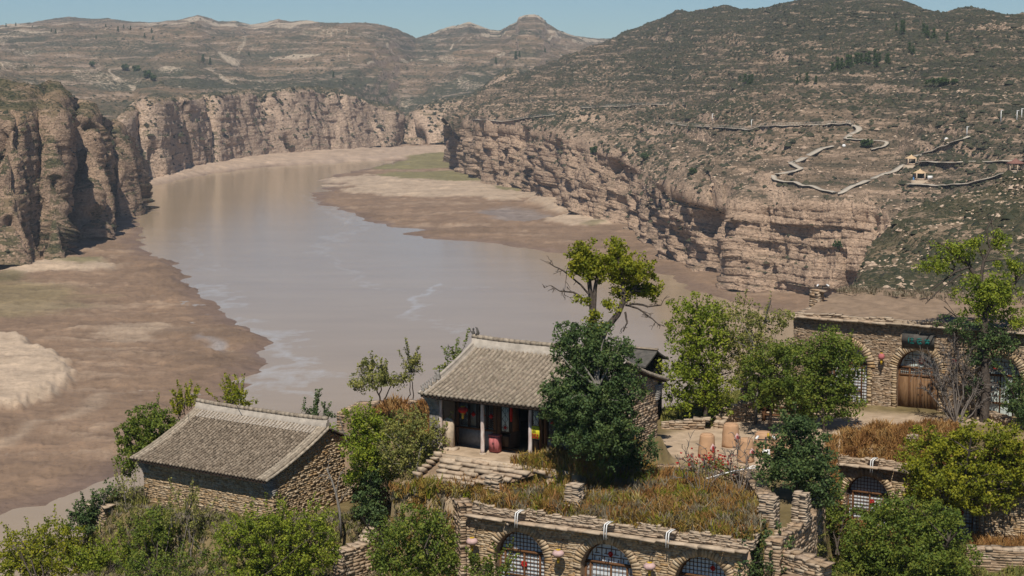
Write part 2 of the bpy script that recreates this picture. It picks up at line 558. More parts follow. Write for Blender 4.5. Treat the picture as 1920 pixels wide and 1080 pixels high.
ROCK = (.43, .32, .235); ROCKD = (.26, .185, .13)
M['cliff_right'] = mat_terrain("right_bank_rock_and_scrub", ROCK, ROCKD, (.052, .050, .033), (.155, .114, .077), (.036, .042, .024), 1.0, .0)
M['cliff_left'] = mat_terrain("left_bank_rock_and_scrub", (.37, .27, .195), (.22, .155, .11), (.09, .08, .042), (.20, .14, .085), (.045, .05, .024), 1.0, .0)
M['cliff_back'] = mat_terrain("back_cliff_haze_paled_rock", (.52, .40, .305), (.36, .265, .195), (.10, .09, .05), (.24, .17, .11), (.05, .058, .03), .8, .0)  # rock colours lightened to paint distance haze into the back cliff
M['hills_far'] = mat_terrain("far_loess_hills", (.40, .31, .24), (.28, .19, .14), (.080, .079, .05), (.19, .137, .088), (.06, .066, .04), .42, -.02, 13.)
M['slope_near'] = mat_terrain("near_dark_scrub_slope", (.33, .25, .18), (.20, .14, .10), (.09, .08, .045), (.18, .135, .085), (.035, .042, .022), 2.2, .0)


def catmull(ctrl, n):
    ctrl = np.asarray(ctrl, float); S = len(ctrl)
    t = np.linspace(0, S - 1, n); i = np.clip(t.astype(int), 0, S - 2); f = (t - i).reshape((-1,) + (1,) * (ctrl.ndim - 1))
    g = lambda k: ctrl[np.clip(k, 0, S - 1)]
    p0, p1, p2, p3 = g(i - 1), g(i), g(i + 1), g(i + 2)
    return .5 * (2 * p1 + (p2 - p0) * f + (2 * p0 - 5 * p1 + 4 * p2 - p3) * f * f + (3 * p1 - p0 - 3 * p2 + p3) * f ** 3)


def loft(ctrl, ns, segs):
    """ctrl[station][row] world points -> (rows, columns, 3) grid and row parameter"""
    A = catmull(ctrl, ns)                       # ns, R, 3
    out = []; par = []
    for r, k in enumerate(segs):
        f = np.arange(k) / k
        out.append(A[:, r][None] * (1 - f)[:, None, None] + A[:, r + 1][None] * f[:, None, None])
        par += list(r + f)
    out.append(A[:, -1][None]); par.append(len(segs))
    return np.concatenate(out), np.array(par)


def normals(G):
    n = np.cross(np.gradient(G, axis=1), np.gradient(G, axis=0))
    n /= np.linalg.norm(n, axis=-1)[..., None] + 1e-9
    return n


def outward(G):
    n = normals(G)
    v = CAMP - G
    s = np.sign((n * v).sum(-1)); s[s == 0] = 1
    return n * s[..., None]


def relief(G, par, cliffmask, amp_f, amp_s, amp_g, gscale=60., fscale=22., ledge=8., seed=0, but=0., bscale=60., crack=0., cscale=25., block=0., terk=.75, fz=.16):
    """fissures, joints and beds on cliffs; gullies, ledges and knolls on slopes. Returns the grid and the ledge-edge mask"""
    n = outward(G)
    nh = n.copy()
    for _ in range(12):                              # smooth the push direction so that columns do not cross
        nh[:, 1:-1] = (nh[:, :-2] + nh[:, 1:-1] * 2 + nh[:, 2:]) / 4
        nh[1:-1] = (nh[:-2] + nh[1:-1] * 2 + nh[2:]) / 4
    nh /= np.linalg.norm(nh, axis=-1)[..., None] + 1e-9
    P = G + seed * 31.7
    cm = cliffmask
    warp = fbm(P / 45., 2)[..., None] * np.array([7., 7., 3.])
    fis = ridged((P + warp) * np.array([1, 1, fz]) / fscale, 4, .55)
    fis = np.sign(fis) * np.abs(fis) ** .8
    zz = P[..., 2] / 3.6 + .7 * pnoise(P / 70.)
    k = np.floor(zz); fr = zz - k
    hsh = pnoise(np.stack([P[..., 0] / 26., P[..., 1] / 26., k * 3.71], -1))
    hs2 = pnoise(np.stack([P[..., 0] / 26., P[..., 1] / 26., (k + 1) * 3.71], -1))
    strat = hsh * (1 - smooth(.86, 1, fr)) + hs2 * smooth(.86, 1, fr) - .45 * np.exp(-((fr - .03) / .10) ** 2)
    blk = fbm(P * np.array([1, 1, .6]) / 6.0, 3, .6)
    bu = ridged((P + warp * 1.5) * np.array([1, 1, .06]) / bscale, 2, .5)
    # open joints: narrow, deep, nearly upright, ending at beds
    cn = pnoise((P + warp * .7) * np.array([1, 1, .6 * fz]) / cscale)
    gate = smooth(-.15, .2, fbm(P * np.array([1, 1, .5]) / 60. + 77, 2))
    cr = -np.exp(-(cn / .075) ** 2) * gate
    # jointed blocks standing forward or back
    S = np.cumsum(np.r_[0, np.linalg.norm(np.diff(G[0, :, :2], axis=0), axis=1)])[None] + 3 * pnoise(P / 20.)
    lay = np.floor(P[..., 2] / 9. + .4 * pnoise(P / 50.))
    col = np.floor(S / 11. + .37 * lay)
    hb = np.sin(col * 127.1 + lay * 311.7) * 43758.5453
    hb = hb - np.floor(hb) - .5
    cl = amp_f * (fis - .35) + amp_s * strat + .4 * amp_s * blk + but * (bu - .3) + crack * cr + block * hb
    gul = ridged(P * np.array([1, 1, .35]) / gscale, 4, .5)
    zl = P[..., 2] / ledge + .55 * pnoise(P / 160.)
    lf = zl - np.floor(zl)
    lk = np.floor(zl)
    show = smooth(-.25, .3, pnoise(np.stack([P[..., 0] / 90., P[..., 1] / 90., lk * 5.3], -1)))
    ter = (smooth(.62, .98, lf) - lf) * ledge * terk * show
    edge = smooth(.60, .72, lf) * (1 - smooth(.94, 1., lf)) * show
    slo = amp_g * gul + .10 * amp_g * fbm(P / 9., 3, .6)
    D = cm * cl + (1 - cm) * slo
    G2 = G + nh * D[..., None]
    G2[..., 2] += (1 - cm) * ter
    relief.edge = edge * (1 - cm)
    return G2


def rockattr(G, cm, k=.9, lo=.25, hi=.85):
    n = normals(G)
    st = 1 - np.abs(n[..., 2])
    return np.clip(smooth(lo, hi, st) * k + .0 + .12 * fbm(G / 40., 3), 0, 1)


# ---- riverbed with the mud flats: one sheet, its height from the distance to the shorelines
def px(poly, z=0.0):
    return np.array([W(x, y, z)[:2] for x, y in poly])


LEFT_SHORE = [(-900, 1000), (0, 966), (20, 957), (83, 950), (88, 943), (140, 920), (230, 887), (300, 850), (400, 800), (430, 770), (455, 738), (490, 723),
              (436, 713), (493, 687), (497, 672), (477, 663), (510, 653), (510, 635), (490, 627), (433, 608), (413, 582), (380, 560),
              (353, 533), (333, 517), (323, 500), (310, 487), (280, 477), (262, 463), (257, 453), (255, 443), (260, 427), (250, 407), (243, 383), (246, 366),
              (262, 352), (310, 341), (390, 325), (500, 312), (640, 302), (700, 299), (740, 296), (740, 255), (0, 255), (-900, 300)]
RIGHT_SHORE = [(736, 304), (690, 315), (645, 324), (604, 338), (622, 349), (592, 366), (590, 384), (640, 390), (660, 400), (680, 413), (740, 427), (787, 432), (752, 438),
               (773, 442), (817, 448), (940, 458), (987, 467), (1040, 473), (1120, 484), (1210, 500), (1262, 520), (1300, 545), (1400, 572), (1500, 600),
               (1700, 640), (2300, 660), (2300, 250), (740, 250)]
gx = np.arange(-260, 2060, 3.0); gy = np.concatenate([np.arange(262, 420, 1.4), np.arange(420, 700, 2.2), np.arange(700, 1060, 4.)])
PX, PY = np.meshgrid(gx, gy)
d0 = depth_at(PY, 0.0)
B = WD(PX, PY, d0)
xy = B[..., :2].reshape(-1, 2)
wob = np.stack([fbm(np.c_[xy / 25., np.zeros(len(xy))], 4), fbm(np.c_[xy / 25., np.full(len(xy), 9.)], 4)], -1) * 9.0 * np.clip(d0.reshape(-1, 1) / 1200, .35, 1)
sL = sdist(xy + wob, px(LEFT_SHORE)); sR = sdist(xy + wob, px(RIGHT_SHORE))
s_ = np.maximum(sL, sR)
nz = fbm(np.c_[xy / np.array([60., 35.]), np.full(len(xy), 3.)], 5, .55)
nz2 = fbm(np.c_[xy / np.array([9., 6.]), np.full(len(xy), 5.)], 4, .6)
h = np.where(s_ > 0, .35 * (1 - np.exp(-s_ / 3.)) + 2.2 * (1 - np.exp(-s_ / 60.)), s_ * .12)
h = h + np.where(s_ > 0, 1, .3) * (nz * .9 * np.clip(s_ / 40, -.2, 1) + nz2 * .6 * np.clip(s_ / 12, -.3, 1) + .5 * np.where(s_ > 0, 1, 0) * np.maximum(0, ridged(np.c_[xy / np.array([26., 14.]), np.full(len(xy), 2.)], 3) - .25) * np.clip(s_ / 10, 0, 1) * smooth(70, 20, s_))
# raised sand bars and clay banks
st1 = fbm(np.c_[(xy + wob * .6) / np.array([46., 20.]), np.full(len(xy), 6.)], 4, .55) * 4.5
sf_ = st1 - np.floor(st1)
scarp = (np.floor(st1) + smooth(.86, 1., sf_) - st1 * .6) * .5
h = h + np.where(s_ > 0, 1, 0) * scarp * (.25 + .75 * smooth(130, 30, s_)) * np.clip(s_ / 10, 0, 1)
xyw = xy + wob * 1.2
pools = np.zeros(len(xy))
COLMUD = np.array([.208, .139, .090]); COLWET = np.array([.17, .115, .082]); COLSAND = np.array([.42, .325, .235]); COLGREEN = np.array([.17, .15, .068]); COLROCK = np.array([.40, .30, .22])
tn = fbm(np.c_[xy / np.array([120., 30.]), np.full(len(xy), 1.)], 5, .6)
cg = COLMUD[None] * (1 + .10 * tn[:, None] + .14 * nz2[:, None])
cg = cg + (COLSAND - COLMUD)[None] * (smooth(.2, .75, tn + .5 * nz2) * .28)[:, None]
wet = 1 - smooth(1., 14., s_ + 6 * nz)
cg = cg * (1 - wet[:, None]) + COLWET * wet[:, None]


def paint(poly, col, soft, amt=1.0, lift=0.0, wobk=1.0, streak=.0):
    global cg, h
    s = sdist(xy + wob * wobk, px(poly))
    mk = smooth(-soft, soft, s + streak * (tn * 20 + nz2 * 6)) * amt
    cg = cg * (1 - mk[:, None]) + np.asarray(col) * (1 + .15 * nz2[:, None]) * mk[:, None]
    if lift:
        h = h + lift * smooth(-soft * 1.2, soft * 2.5, s + nz2 * 3)
    return mk


# left flat
paint([(-300, 640), (0, 645), (60, 655), (125, 690), (140, 720), (100, 755), (40, 775), (-300, 800)], COLSAND * 1.04, 2.2, 1, 3.2, 1.0)
paint([(0, 505), (60, 495), (130, 490), (215, 490), (232, 500), (200, 512), (100, 516), (0, 525)], COLSAND, 5, .9, 1.6, 1.5)
paint([(120, 486), (200, 490), (210, 496), (160, 505), (110, 500)], COLGREEN, 6, .8)
paint([(-300, 530), (0, 532), (90, 540), (150, 560), (110, 590), (40, 600), (-300, 620)], COLGREEN, 18, .5, 0, 2.5, .4)
paint([(0, 512), (45, 520), (35, 535), (-40, 535)], COLGREEN * .7, 5, .7)
paint([(190, 610), (330, 600), (320, 650), (200, 660)], COLSAND * .9, 8, .55, 0, 2.5, 1.2)
for pl in ([(250, 490), (320, 490), (335, 530), (350, 560), (300, 560), (280, 520)], [(330, 630), (400, 615), (500, 630), (505, 655), (460, 660), (400, 650), (345, 655)], [(315, 675), (380, 665), (490, 680), (480, 695), (400, 715), (330, 695)]):
    paint(pl, COLMUD * .78, 4, .75, 1.8, 2.0, .5)
paint([(380, 640), (420, 655), (410, 665), (380, 655)], (.25, .25, .26), 3, .6)
paint([(0, 830), (90, 790), (230, 740), (240, 745), (100, 800), (0, 850)], COLSAND * .85, 3, .5, 0, 1.5)
# far bench below the back cliff
paint([(240, 360), (330, 318), (500, 295), (640, 285), (760, 278), (860, 280), (860, 296), (700, 302), (500, 312), (390, 326), (262, 353)], COLROCK, 5, .9, 3., .6)
# right flat
paint([(604, 338), (700, 330), (900, 345), (1000, 365), (1010, 385), (900, 378), (760, 372), (640, 362)], COLSAND * .98, 6, .85, 1.2, 2.5, .8)
paint([(700, 328), (735, 325), (850, 325), (905, 338), (912, 345), (830, 345), (760, 341), (720, 336)], COLGREEN * 1.05, 4, .95, 0, .8)
paint([(690, 316), (760, 300), (810, 293), (856, 292), (856, 318), (780, 321), (720, 320)], COLGREEN * 1.05, 4, .95, 0, .8)
paint([(915, 356), (985, 357), (985, 364), (930, 363)], COLGREEN, 3, .9)
paint([(1000, 365), (1060, 375), (1075, 408), (1030, 402), (990, 385)], COLSAND, 5, .8, 3., 1)
paint([(1020, 420), (1075, 408), (1140, 410), (1150, 425), (1090, 430)], COLSAND * 1.05, 4, .9, 1.5, 1)
paint([(1090, 424), (1130, 418), (1135, 423), (1110, 430)], COLGREEN * .8, 3, .7)
pm = paint([(900, 400), (945, 392), (1000, 400), (1040, 412), (980, 420), (920, 412)], (.22, .185, .165), 6, .8, 0, 1)
h = h - 1.2 * pm
for pl in ([(660, 395), (720, 402), (800, 420), (700, 412)], [(800, 440), (900, 430), (950, 432), (860, 445)], [(745, 395), (800, 388), (790, 396)]):
    paint(pl, COLMUD * .75, 3, .6, 1.0, 2.0, .6)
for pl in ([(1160, 455), (1262, 470), (1262, 512), (1200, 495)],):
    paint(pl, COLMUD * .85, 6, .6, .6, 2.0, .5)
paint([(1080, 440), (1160, 447), (1262, 512), (1380, 560), (1260, 540), (1140, 480)], COLMUD * .92, 8, .5, 0, 1.5, .5)
Bz = B.copy(); Bz[..., 2] = h.reshape(B.shape[:2])


def mat_mud():
    m, nt, b = newmat("river_mud_and_sand")
    L = nt.links
    at = nd(nt, "ShaderNodeAttribute", attribute_name="ground")
    n1 = noise_tex(nt, .22, 7, .65, stretch=(1, 1.6, 1))
    r1 = ramp(nt, [(.25, (.72, .70, .68)), (.5, (1, 1, 1)), (.75, (1.16, 1.14, 1.12))])
    L.new(n1, r1.inputs[0])
    c = mix(nt, 1, at.outputs["Color"], r1.outputs[0], 'MULTIPLY')
    n4 = noise_tex(nt, .035, 7, .72, stretch=(1, 1.3, 1))
    r4 = ramp(nt, [(.36, (.80, .79, .78)), (.47, (.97, .97, .97)), (.53, (1.0, 1.0, 1.0)), (.62, (1.2, 1.19, 1.17))])
    L.new(n4, r4.inputs[0])
    c = mix(nt, 1, c, r4.outputs[0], 'MULTIPLY')
    n5 = noise_tex(nt, 1.1, 3, .7)
    r5 = ramp(nt, [(.34, (.55, .54, .52)), (.42, (1, 1, 1)), (.66, (1, 1, 1)), (.72, (1.5, 1.5, 1.5))])
    L.new(n5, r5.inputs[0])
    c = mix(nt, .7, c, r5.outputs[0], 'MULTIPLY')
    L.new(c, b.inputs["Base Color"])
    wa = nd(nt, "ShaderNodeAttribute", attribute_name="wet")
    mr = nd(nt, "ShaderNodeMapRange"); mr.inputs[3].default_value = .9; mr.inputs[4].default_value = .38
    L.new(wa.outputs["Fac"], mr.inputs[0]); L.new(mr.outputs[0], b.inputs["Roughness"])
    b.inputs["Specular IOR Level"].default_value = .3
    bump(nt, b, n1, .7, .6)
    return m


wetattr = np.clip(np.maximum(wet * .9, pm), 0, 1) * np.clip(.55 + .9 * nz, 0, 1)
riv = MB().grid(Bz, flip=True).build("mud_flats", mat_mud(), smooth_=True, attrs={"wet": wetattr}, cols=cg)
tag(riv, kind="structure")
# deep bed far around
bed = MB().grid(np.array([[[-4400, -150, -6], [4400, -150, -6]], [[-4400, 5900, -6], [4400, 5900, -6]]]), flip=True).build("ground", mat_plain("distant_ground", (.2, .14, .095)))
tag(bed, kind="structure")


def mat_water():
    m, nt, b = newmat("silty_river_water")
    L = nt.links
    at = nd(nt, "ShaderNodeAttribute", attribute_name="foam")
    n1 = noise_tex(nt, .012, 5, .6, stretch=(1, 3, 1))
    r = ramp(nt, [(.3, (.295, .222, .143)), (.7, (.335, .256, .168))])
    L.new(n1, r.inputs[0])
    n2 = noise_tex(nt, .16, 7, .75, stretch=(1, 1, 1))
    mt = nd(nt, "ShaderNodeMath", operation='MULTIPLY_ADD'); L.new(n2, mt.inputs[0]); mt.inputs[1].default_value = 1.5; L.new(at.outputs["Fac"], mt.inputs[2])
    mr = nd(nt, "ShaderNodeMapRange"); mr.inputs[1].default_value = 1.05; mr.inputs[2].default_value = 1.6; mr.inputs[4].default_value = .62
    L.new(mt.outputs[0], mr.inputs[0])
    c = mix(nt, mr.outputs[0], r.outputs[0], (.43, .415, .39))
    L.new(c, b.inputs["Base Color"])
    b.inputs["Roughness"].default_value = .11
    b.inputs["IOR"].default_value = 1.33
    b.inputs["Specular IOR Level"].default_value = .16
    n3 = noise_tex(nt, .6, 3, .6, stretch=(1, 2.2, 1))
    bump(nt, b, n3, .12, .25)
    return m


# water sheet: finer near, foam along the shores and in the eddy lines
wx = np.arange(-260, 2060, 6.0); wy = np.concatenate([np.arange(258, 700, 2.4), np.arange(700, 1100, 6.)])
WX, WY = np.meshgrid(wx, wy)
Wg = WD(WX, WY, depth_at(WY, 0.0))
wxy = Wg[..., :2].reshape(-1, 2)
wwob = np.stack([fbm(np.c_[wxy / 30., np.zeros(len(wxy))], 5, .65), fbm(np.c_[wxy / 30., np.full(len(wxy), 9.)], 5, .65)], -1)
FOAM = [([(825, 532), (805, 545), (795, 556), (770, 575), (785, 570), (757, 590)], 2.5, .75), ([(800, 552), (875, 540), (960, 538)], 3, .4), ([(620, 440), (604, 470), (640, 500), (690, 535), (760, 545)], 4, .5),
        ([(772, 590), (820, 605), (880, 625), (960, 640), (1040, 640)], 7, .42), ([(640, 395), (700, 425), (640, 440), (600, 470)], 6, .5), ([(550, 362), (590, 372), (620, 400), (660, 420)], 4, .6),
        ([(330, 430), (360, 455), (370, 480), (400, 505)], 6, .4), ([(370, 535), (410, 565), (430, 600), (490, 620), (520, 640), (535, 680), (545, 710), (560, 730), (600, 745)], 8, .62), ([(470, 725), (520, 700), (530, 660), (515, 632)], 6, .7),
        ([(265, 425), (330, 440), (380, 470)], 3, .4), ([(500, 640), (540, 690), (470, 735)], 9, .42), ([(980, 555), (1060, 550), (1100, 560)], 5, .25), ([(440, 715), (520, 716)], 4, .6)]
foam = np.zeros(len(wxy))
wl2 = np.full(len(wxy), .0)
for pl, wd, am in FOAM:
    q = px(pl); best = np.full(len(wxy), 1e9)
    pw = wxy + wwob * wd * 2.2
    for a, b2 in zip(q[:-1], q[1:]):
        e = b2 - a; t = np.clip(((pw - a) @ e) / (e @ e), 0, 1)
        best = np.minimum(best, np.linalg.norm(pw - a - t[:, None] * e, axis=1))
    foam = np.maximum(foam, am * np.exp(-(best / wd) ** 2))
river = MB().grid(Wg, flip=True).build("river", mat_water(), smooth_=True, attrs={"foam": foam})
tag(river, kind="structure")


# ---- left bank massif
def st(*rows):
    return [W(x, y, d=d) if d else W(x, y, z=-1.0) for x, y, d in rows]


def left_station(xb, yb, xt, yt, xr, yr, sb=34, sr=150):
    d = depth_at(yb, -1.0)
    return [W(xb, yb, d=d), W(xt, yt, d=d + sb), W(xr, yr, d=d + sr), W(xr, yr + 6, d=d + sr + 420)]


LS = [left_station(-330, 600, -330, 300, -330, 165, 12, 80), left_station(-200, 560, -200, 280, -200, 158), left_station(-100, 525, -100, 260, -100, 154), left_station(-40, 510, -38, 245, -35, 152),
      left_station(12, 512, 10, 235, 15, 152), left_station(45, 508, 42, 228, 50, 156), left_station(75, 492, 72, 225, 85, 159), left_station(108, 494, 100, 222, 110, 166),
      left_station(106, 462, 118, 215, 124, 176, 16, 60), left_station(120, 446, 128, 228, 140, 186, 16, 60), left_station(160, 455, 150, 235, 158, 196, 24, 70), left_station(186, 452, 172, 250, 176, 208, 26, 70),
      left_station(178, 428, 184, 255, 190, 220, 16, 60), left_station(190, 412, 200, 262, 205, 228, 22, 60), left_station(232, 414, 214, 268, 222, 236, 30, 70), left_station(246, 402, 230, 285, 236, 250, 20, 60),
      left_station(238, 380, 240, 300, 246, 262, 14, 50), left_station(246, 364, 250, 320, 256, 285, 14, 50), left_station(262, 350, 268, 330, 275, 305, 20, 60)]
G, par = loft(LS, 300, [130, 46, 18])
cm = np.broadcast_to((1 - smooth(.92, 1.35, par))[:, None], G.shape[:2])
G = relief(G, par, cm, 3.6, .7, 6.0, 40., 11., 6., 1, 17., 80., 20., 24., 1.2, .75, .04)
G_LEFT = G
lc = MB().grid(G).build("left_bank_cliff", M['cliff_left'], attrs={"rock": np.clip(rockattr(G, cm) * .8 + cm * .25 * smooth(.0, .5, fbm(G / 30., 3) + .3), 0, 1), "veg": np.clip(.5 + fbm(G / 50., 3), 0, 1)})
tag(lc, kind="structure")


# ---- back cliff across the bend
def back_station(x, yb, yt, sb=30, setb=None):
    d = depth_at(yb, 4.0)
    return [W(x, yb + 5, d=d), W(x + 2, yt, d=d + sb), W(x + 3, yt - 5, d=d + sb + 90)]


BS = [back_station(180, 350, 262), back_station(225, 340, 232), back_station(252, 330, 205), back_station(276, 331, 197), back_station(300, 328, 195), back_station(322, 322, 192), back_station(345, 316, 190, 20), back_station(372, 310, 190, 50),
      back_station(386, 305, 186, 40), back_station(410, 303, 183), back_station(450, 296, 182), back_station(500, 290, 180), back_station(560, 285, 173), back_station(610, 280, 175), back_station(645, 277, 182), back_station(690, 272, 196),
      back_station(720, 270, 205), back_station(744, 268, 215), back_station(752, 264, 236, 90), back_station(765, 265, 224, 60), back_station(785, 267, 211), back_station(827, 267, 197), back_station(862, 267, 190), back_station(893, 268, 182), back_station(930, 270, 150), back_station(960, 270, 140), back_station(995, 270, 165), back_station(1040, 270, 175)]
G, par = loft(BS, 520, [90, 16])
cm = np.broadcast_to((1 - smooth(.98, 1.3, par))[:, None], G.shape[:2])
bmx = 960 + FPX * G[20, :, 0] / (G[20] @ _fw + 110 * math.sin(PITCH))
BM = (smooth(262, 275, bmx) * (1 - smooth(385, 405, bmx)))[None]
G = relief(G, par, cm, 3.5, .7, 6.0, 60., 26., 8., 2, 10., 170., 20. * (1 + 1.3 * BM), 48., 1.6, .75, .06)
G_BACK = G
bc = MB().grid(G).build("back_cliff", M['cliff_back'], attrs={"rock": np.clip(rockattr(G, cm) * .9 + cm * .3, 0, 1), "veg": np.clip(.4 + fbm(G / 70., 3), 0, 1)})
tag(bc, kind="structure")

# ---- far hills up to the skyline
SKY = [(-420, 52), (-200, 50), (0, 47), (60, 42), (90, 36), (130, 31), (175, 36), (200, 34), (235, 39), (280, 42), (330, 38), (352, 33), (370, 28), (388, 33), (410, 40), (440, 39), (470, 46), (500, 41), (522, 36), (545, 40), (575, 38), (600, 42), (640, 43), (685, 42), (720, 47), (745, 54),
       (780, 71), (808, 63), (830, 54), (850, 49), (880, 41), (903, 50), (920, 56), (938, 57), (955, 47), (968, 42), (973, 32), (985, 28), (1003, 27), (1016, 33), (1026, 43), (1050, 58), (1075, 67), (1120, 72), (1200, 72), (1320, 70), (1500, 60)]
sx, sy = np.array(SKY, float).T
bx = np.array([-420, 0, 250, 300, 400, 500, 560, 640, 700, 750, 800, 860, 900, 960, 1040, 1500.]); by = np.array([210, 200, 240, 200, 186, 182, 176, 184, 200, 240, 215, 196, 186, 165, 190, 200.])
bd = np.array([1500, 1500, 1560, 1720, 1900, 2060, 2120, 2180, 2300, 2400, 2380, 2360, 2360, 2400, 2400, 2500.])
cols_x = np.concatenate([np.arange(-420, 760, 2.6), np.arange(760, 1130, 1.7), np.arange(1130, 1500, 6)])
ysk = np.interp(cols_x, sx, sy); yb_ = np.interp(cols_x, bx, by); db_ = np.interp(cols_x, bx, bd)
rows = []
HR = [(0., 0., 0), (.28, .17, 0), (.55, .40, 0), (.80, .70, 0), (.955, .93, 0), (1., 1.0, 0)]
dsk = 4300 + 300 * np.sin(cols_x / 170.) + 250 * np.sin(cols_x / 61.)
NR = 230
tt = np.linspace(0, 1, NR)
yy = np.interp(tt, [0, .3, .62, .85, 1], [0, .30, .64, .88, 1.])
dd = np.interp(tt, [0, .3, .62, .85, 1], [0, .17, .42, .72, 1.])
Y = yb_[None] + (ysk - yb_)[None] * yy[:, None]
D = db_[None] + (dsk - db_)[None] * dd[:, None]
G = WD(np.broadcast_to(cols_x[None], Y.shape), Y, D)
P = G.copy()
env = (np.sin(np.pi * np.clip(tt, 0, 1)) ** .7)[:, None]
near_sky = smooth(.80, .98, tt)[:, None]
big = fbm(P * np.array([1, .8, 0]) / 620., 4, .5)
gul = ridged((P + fbm(P / 200., 3)[..., None] * 50) * np.array([1, .55, 0]) / 260., 4, .52)
zz = P[..., 2] / 15. + 1.2 * pnoise(P / 300.)
lf = zz - np.floor(zz)
ter = (smooth(.5, 1, lf) - lf) * 12
dz = env * (1 - near_sky * .8) * (big * 26 + (gul - .3) * 30) + ter * .9 * (1 - smooth(.93, 1, tt)[:, None]) + 1.6 * fbm(P / 30., 3)
G[..., 2] += dz
back = G[-1:] + np.array([0, 900., -160.])
Gf = np.concatenate([G, back])
lime = smooth(.86, .93, tt)[:, None] * (1 - smooth(.985, 1, tt)[:, None] * .5) * smooth(-.1, .4, fbm(P / 260., 3) + .15) * .75
knob = np.exp(-(((cols_x - 997) / 26) ** 4))[None] * smooth(.955, .975, tt)[:, None] + np.exp(-(((cols_x - 868) / 34) ** 4))[None] * smooth(.97, .985, tt)[:, None] * .8
ra = np.clip(rockattr(G, 0, .55, .10, .55) + lime * .3, 0, 1)
TR = [([(130, 120), (200, 140), (215, 152), (262, 162)], 1.6), ([(105, 80), (130, 96), (200, 112), (270, 125)], .9), ([(385, 125), (420, 140), (470, 152)], 1.6), ([(20, 52), (60, 50), (120, 56), (170, 47)], 1.2), ([(410, 100), (430, 97), (470, 88)], 2.2), ([(505, 97), (520, 100), (535, 96)], 1.2),
      ([(650, 70), (655, 90), (652, 110)], .9), ([(715, 72), (725, 90), (735, 105)], .9), ([(835, 98), (850, 88), (860, 80)], .9), ([(985, 68), (995, 82)], .9), ([(690, 120), (760, 112), (850, 105)], .8), ([(860, 70), (940, 64), (1060, 66)], 1.0), ([(480, 118), (520, 140), (560, 150)], 1.0), ([(320, 160), (345, 168)], 1.2), ([(640, 165), (690, 180)], .9)]
XY = np.stack([np.broadcast_to(cols_x[None], Y.shape), Y], -1).reshape(-1, 2) + np.stack([fbm(P / 55., 3).ravel(), fbm(P / 55. + 40, 3).ravel()], -1) * 2.2
trk = np.zeros(len(XY))
for pl, wd in TR:
    best = np.full(len(XY), 1e9)
    for a, b2 in zip(np.array(pl[:-1], float), np.array(pl[1:], float)):
        e = b2 - a; t_ = np.clip(((XY - a) @ e) / (e @ e), 0, 1)
        best = np.minimum(best, np.linalg.norm(XY - a - t_[:, None] * e, axis=1))
    trk = np.maximum(trk, smooth(wd * 1.5, wd * .4, best))
pale = np.clip(lime * .85 + knob * .9 + trk.reshape(Y.shape) * .48 + .42 * smooth(.55, .7, lf) * (1 - smooth(.9, 1, lf)) * smooth(-.1, .35, fbm(P / np.array([260., 260., 60.]) + 3, 3)) + .25 * smooth(.1, .5, fbm(P / np.array([300., 300., 18.]), 3)), 0, 1)
pale = np.concatenate([pale, pale[-1:]])
ra = np.concatenate([ra, ra[-1:]])
fh = MB().grid(Gf).build("far_hills", M['hills_far'], attrs={"rock": ra, "pale": pale, "veg": np.clip(.45 + .9 * fbm(Gf / np.array([420., 420., 120.]), 4) + .25 * smooth(.45, .1, np.r_[tt, 1])[:, None], 0, 1)})
tag(fh, kind="structure")

# ---- right bank: cliff, benches and mountain
RX = np.array([840, 857, 885, 930, 1000, 1070, 1150, 1207, 1267, 1343, 1400, 1470, 1513, 1622, 1690, 1760, 1900, 2150.])
RYB = np.array([262, 318, 330, 352, 368, 407, 436, 453, 500, 527, 548, 557, 566, 574, 585, 590, 590, 590.])       # foot
RYT = np.array([256, 246, 234, 243, 252, 262, 292, 320, 352, 388, 394, 384, 386, 392, 410, 420, 420, 420.])       # cliff top
RDB = np.array([0, 0, 0, 0, 0, 0, 0, 0, 0, 0, 0, 0, 0, 0, 770, 735, 690, 640.])
RY1 = np.array([250, 236, 222, 224, 222, 222, 225, 228, 236, 243, 240, 236, 236, 236, 238, 240, 240, 240.])       # bench
RD1 = np.array([1560, 1560, 1550, 1520, 1480, 1440, 1380, 1330, 1240, 1130, 1070, 1020, 1000, 970, 950, 915, 850, 760.])
RY2 = np.array([245, 230, 205, 185, 160, 140, 130, 130, 130, 130, 128, 125, 122, 120, 118, 118, 120, 125.])
RD2 = np.array([1650, 1700, 1730, 1780, 1850, 1880, 1850, 1760, 1650, 1540, 1450, 1370, 1330, 1270, 1230, 1160, 1080, 960.])
RSX = np.array([840, 930, 1000, 1050, 1100, 1150, 1170, 1200, 1240, 1270, 1300, 1330, 1352, 1385, 1410, 1445, 1480, 1520, 1560, 1600, 1650, 1700, 1730, 1765, 1800, 1825, 1860, 1900, 1940, 2150])
RSY = np.array([222, 175, 140, 115, 94, 72, 60, 50, 38, 20, 24, 18, 12, 19, 20, 14, 3, -6, -10, -9, -2, 8, 20, 26, 17, 15, 21, 28, 26, 30.])
RSD = np.interp(np.array(RX), [840, 1000, 1200, 1400, 1600, 1900, 2150], [2150, 2350, 2300, 1900, 1650, 1420, 1300])
rcx = np.concatenate([np.arange(840, 1700, 1.9), np.arange(1700, 2150, 3.0)])
f_ = lambda a: np.interp(rcx, RX, a)


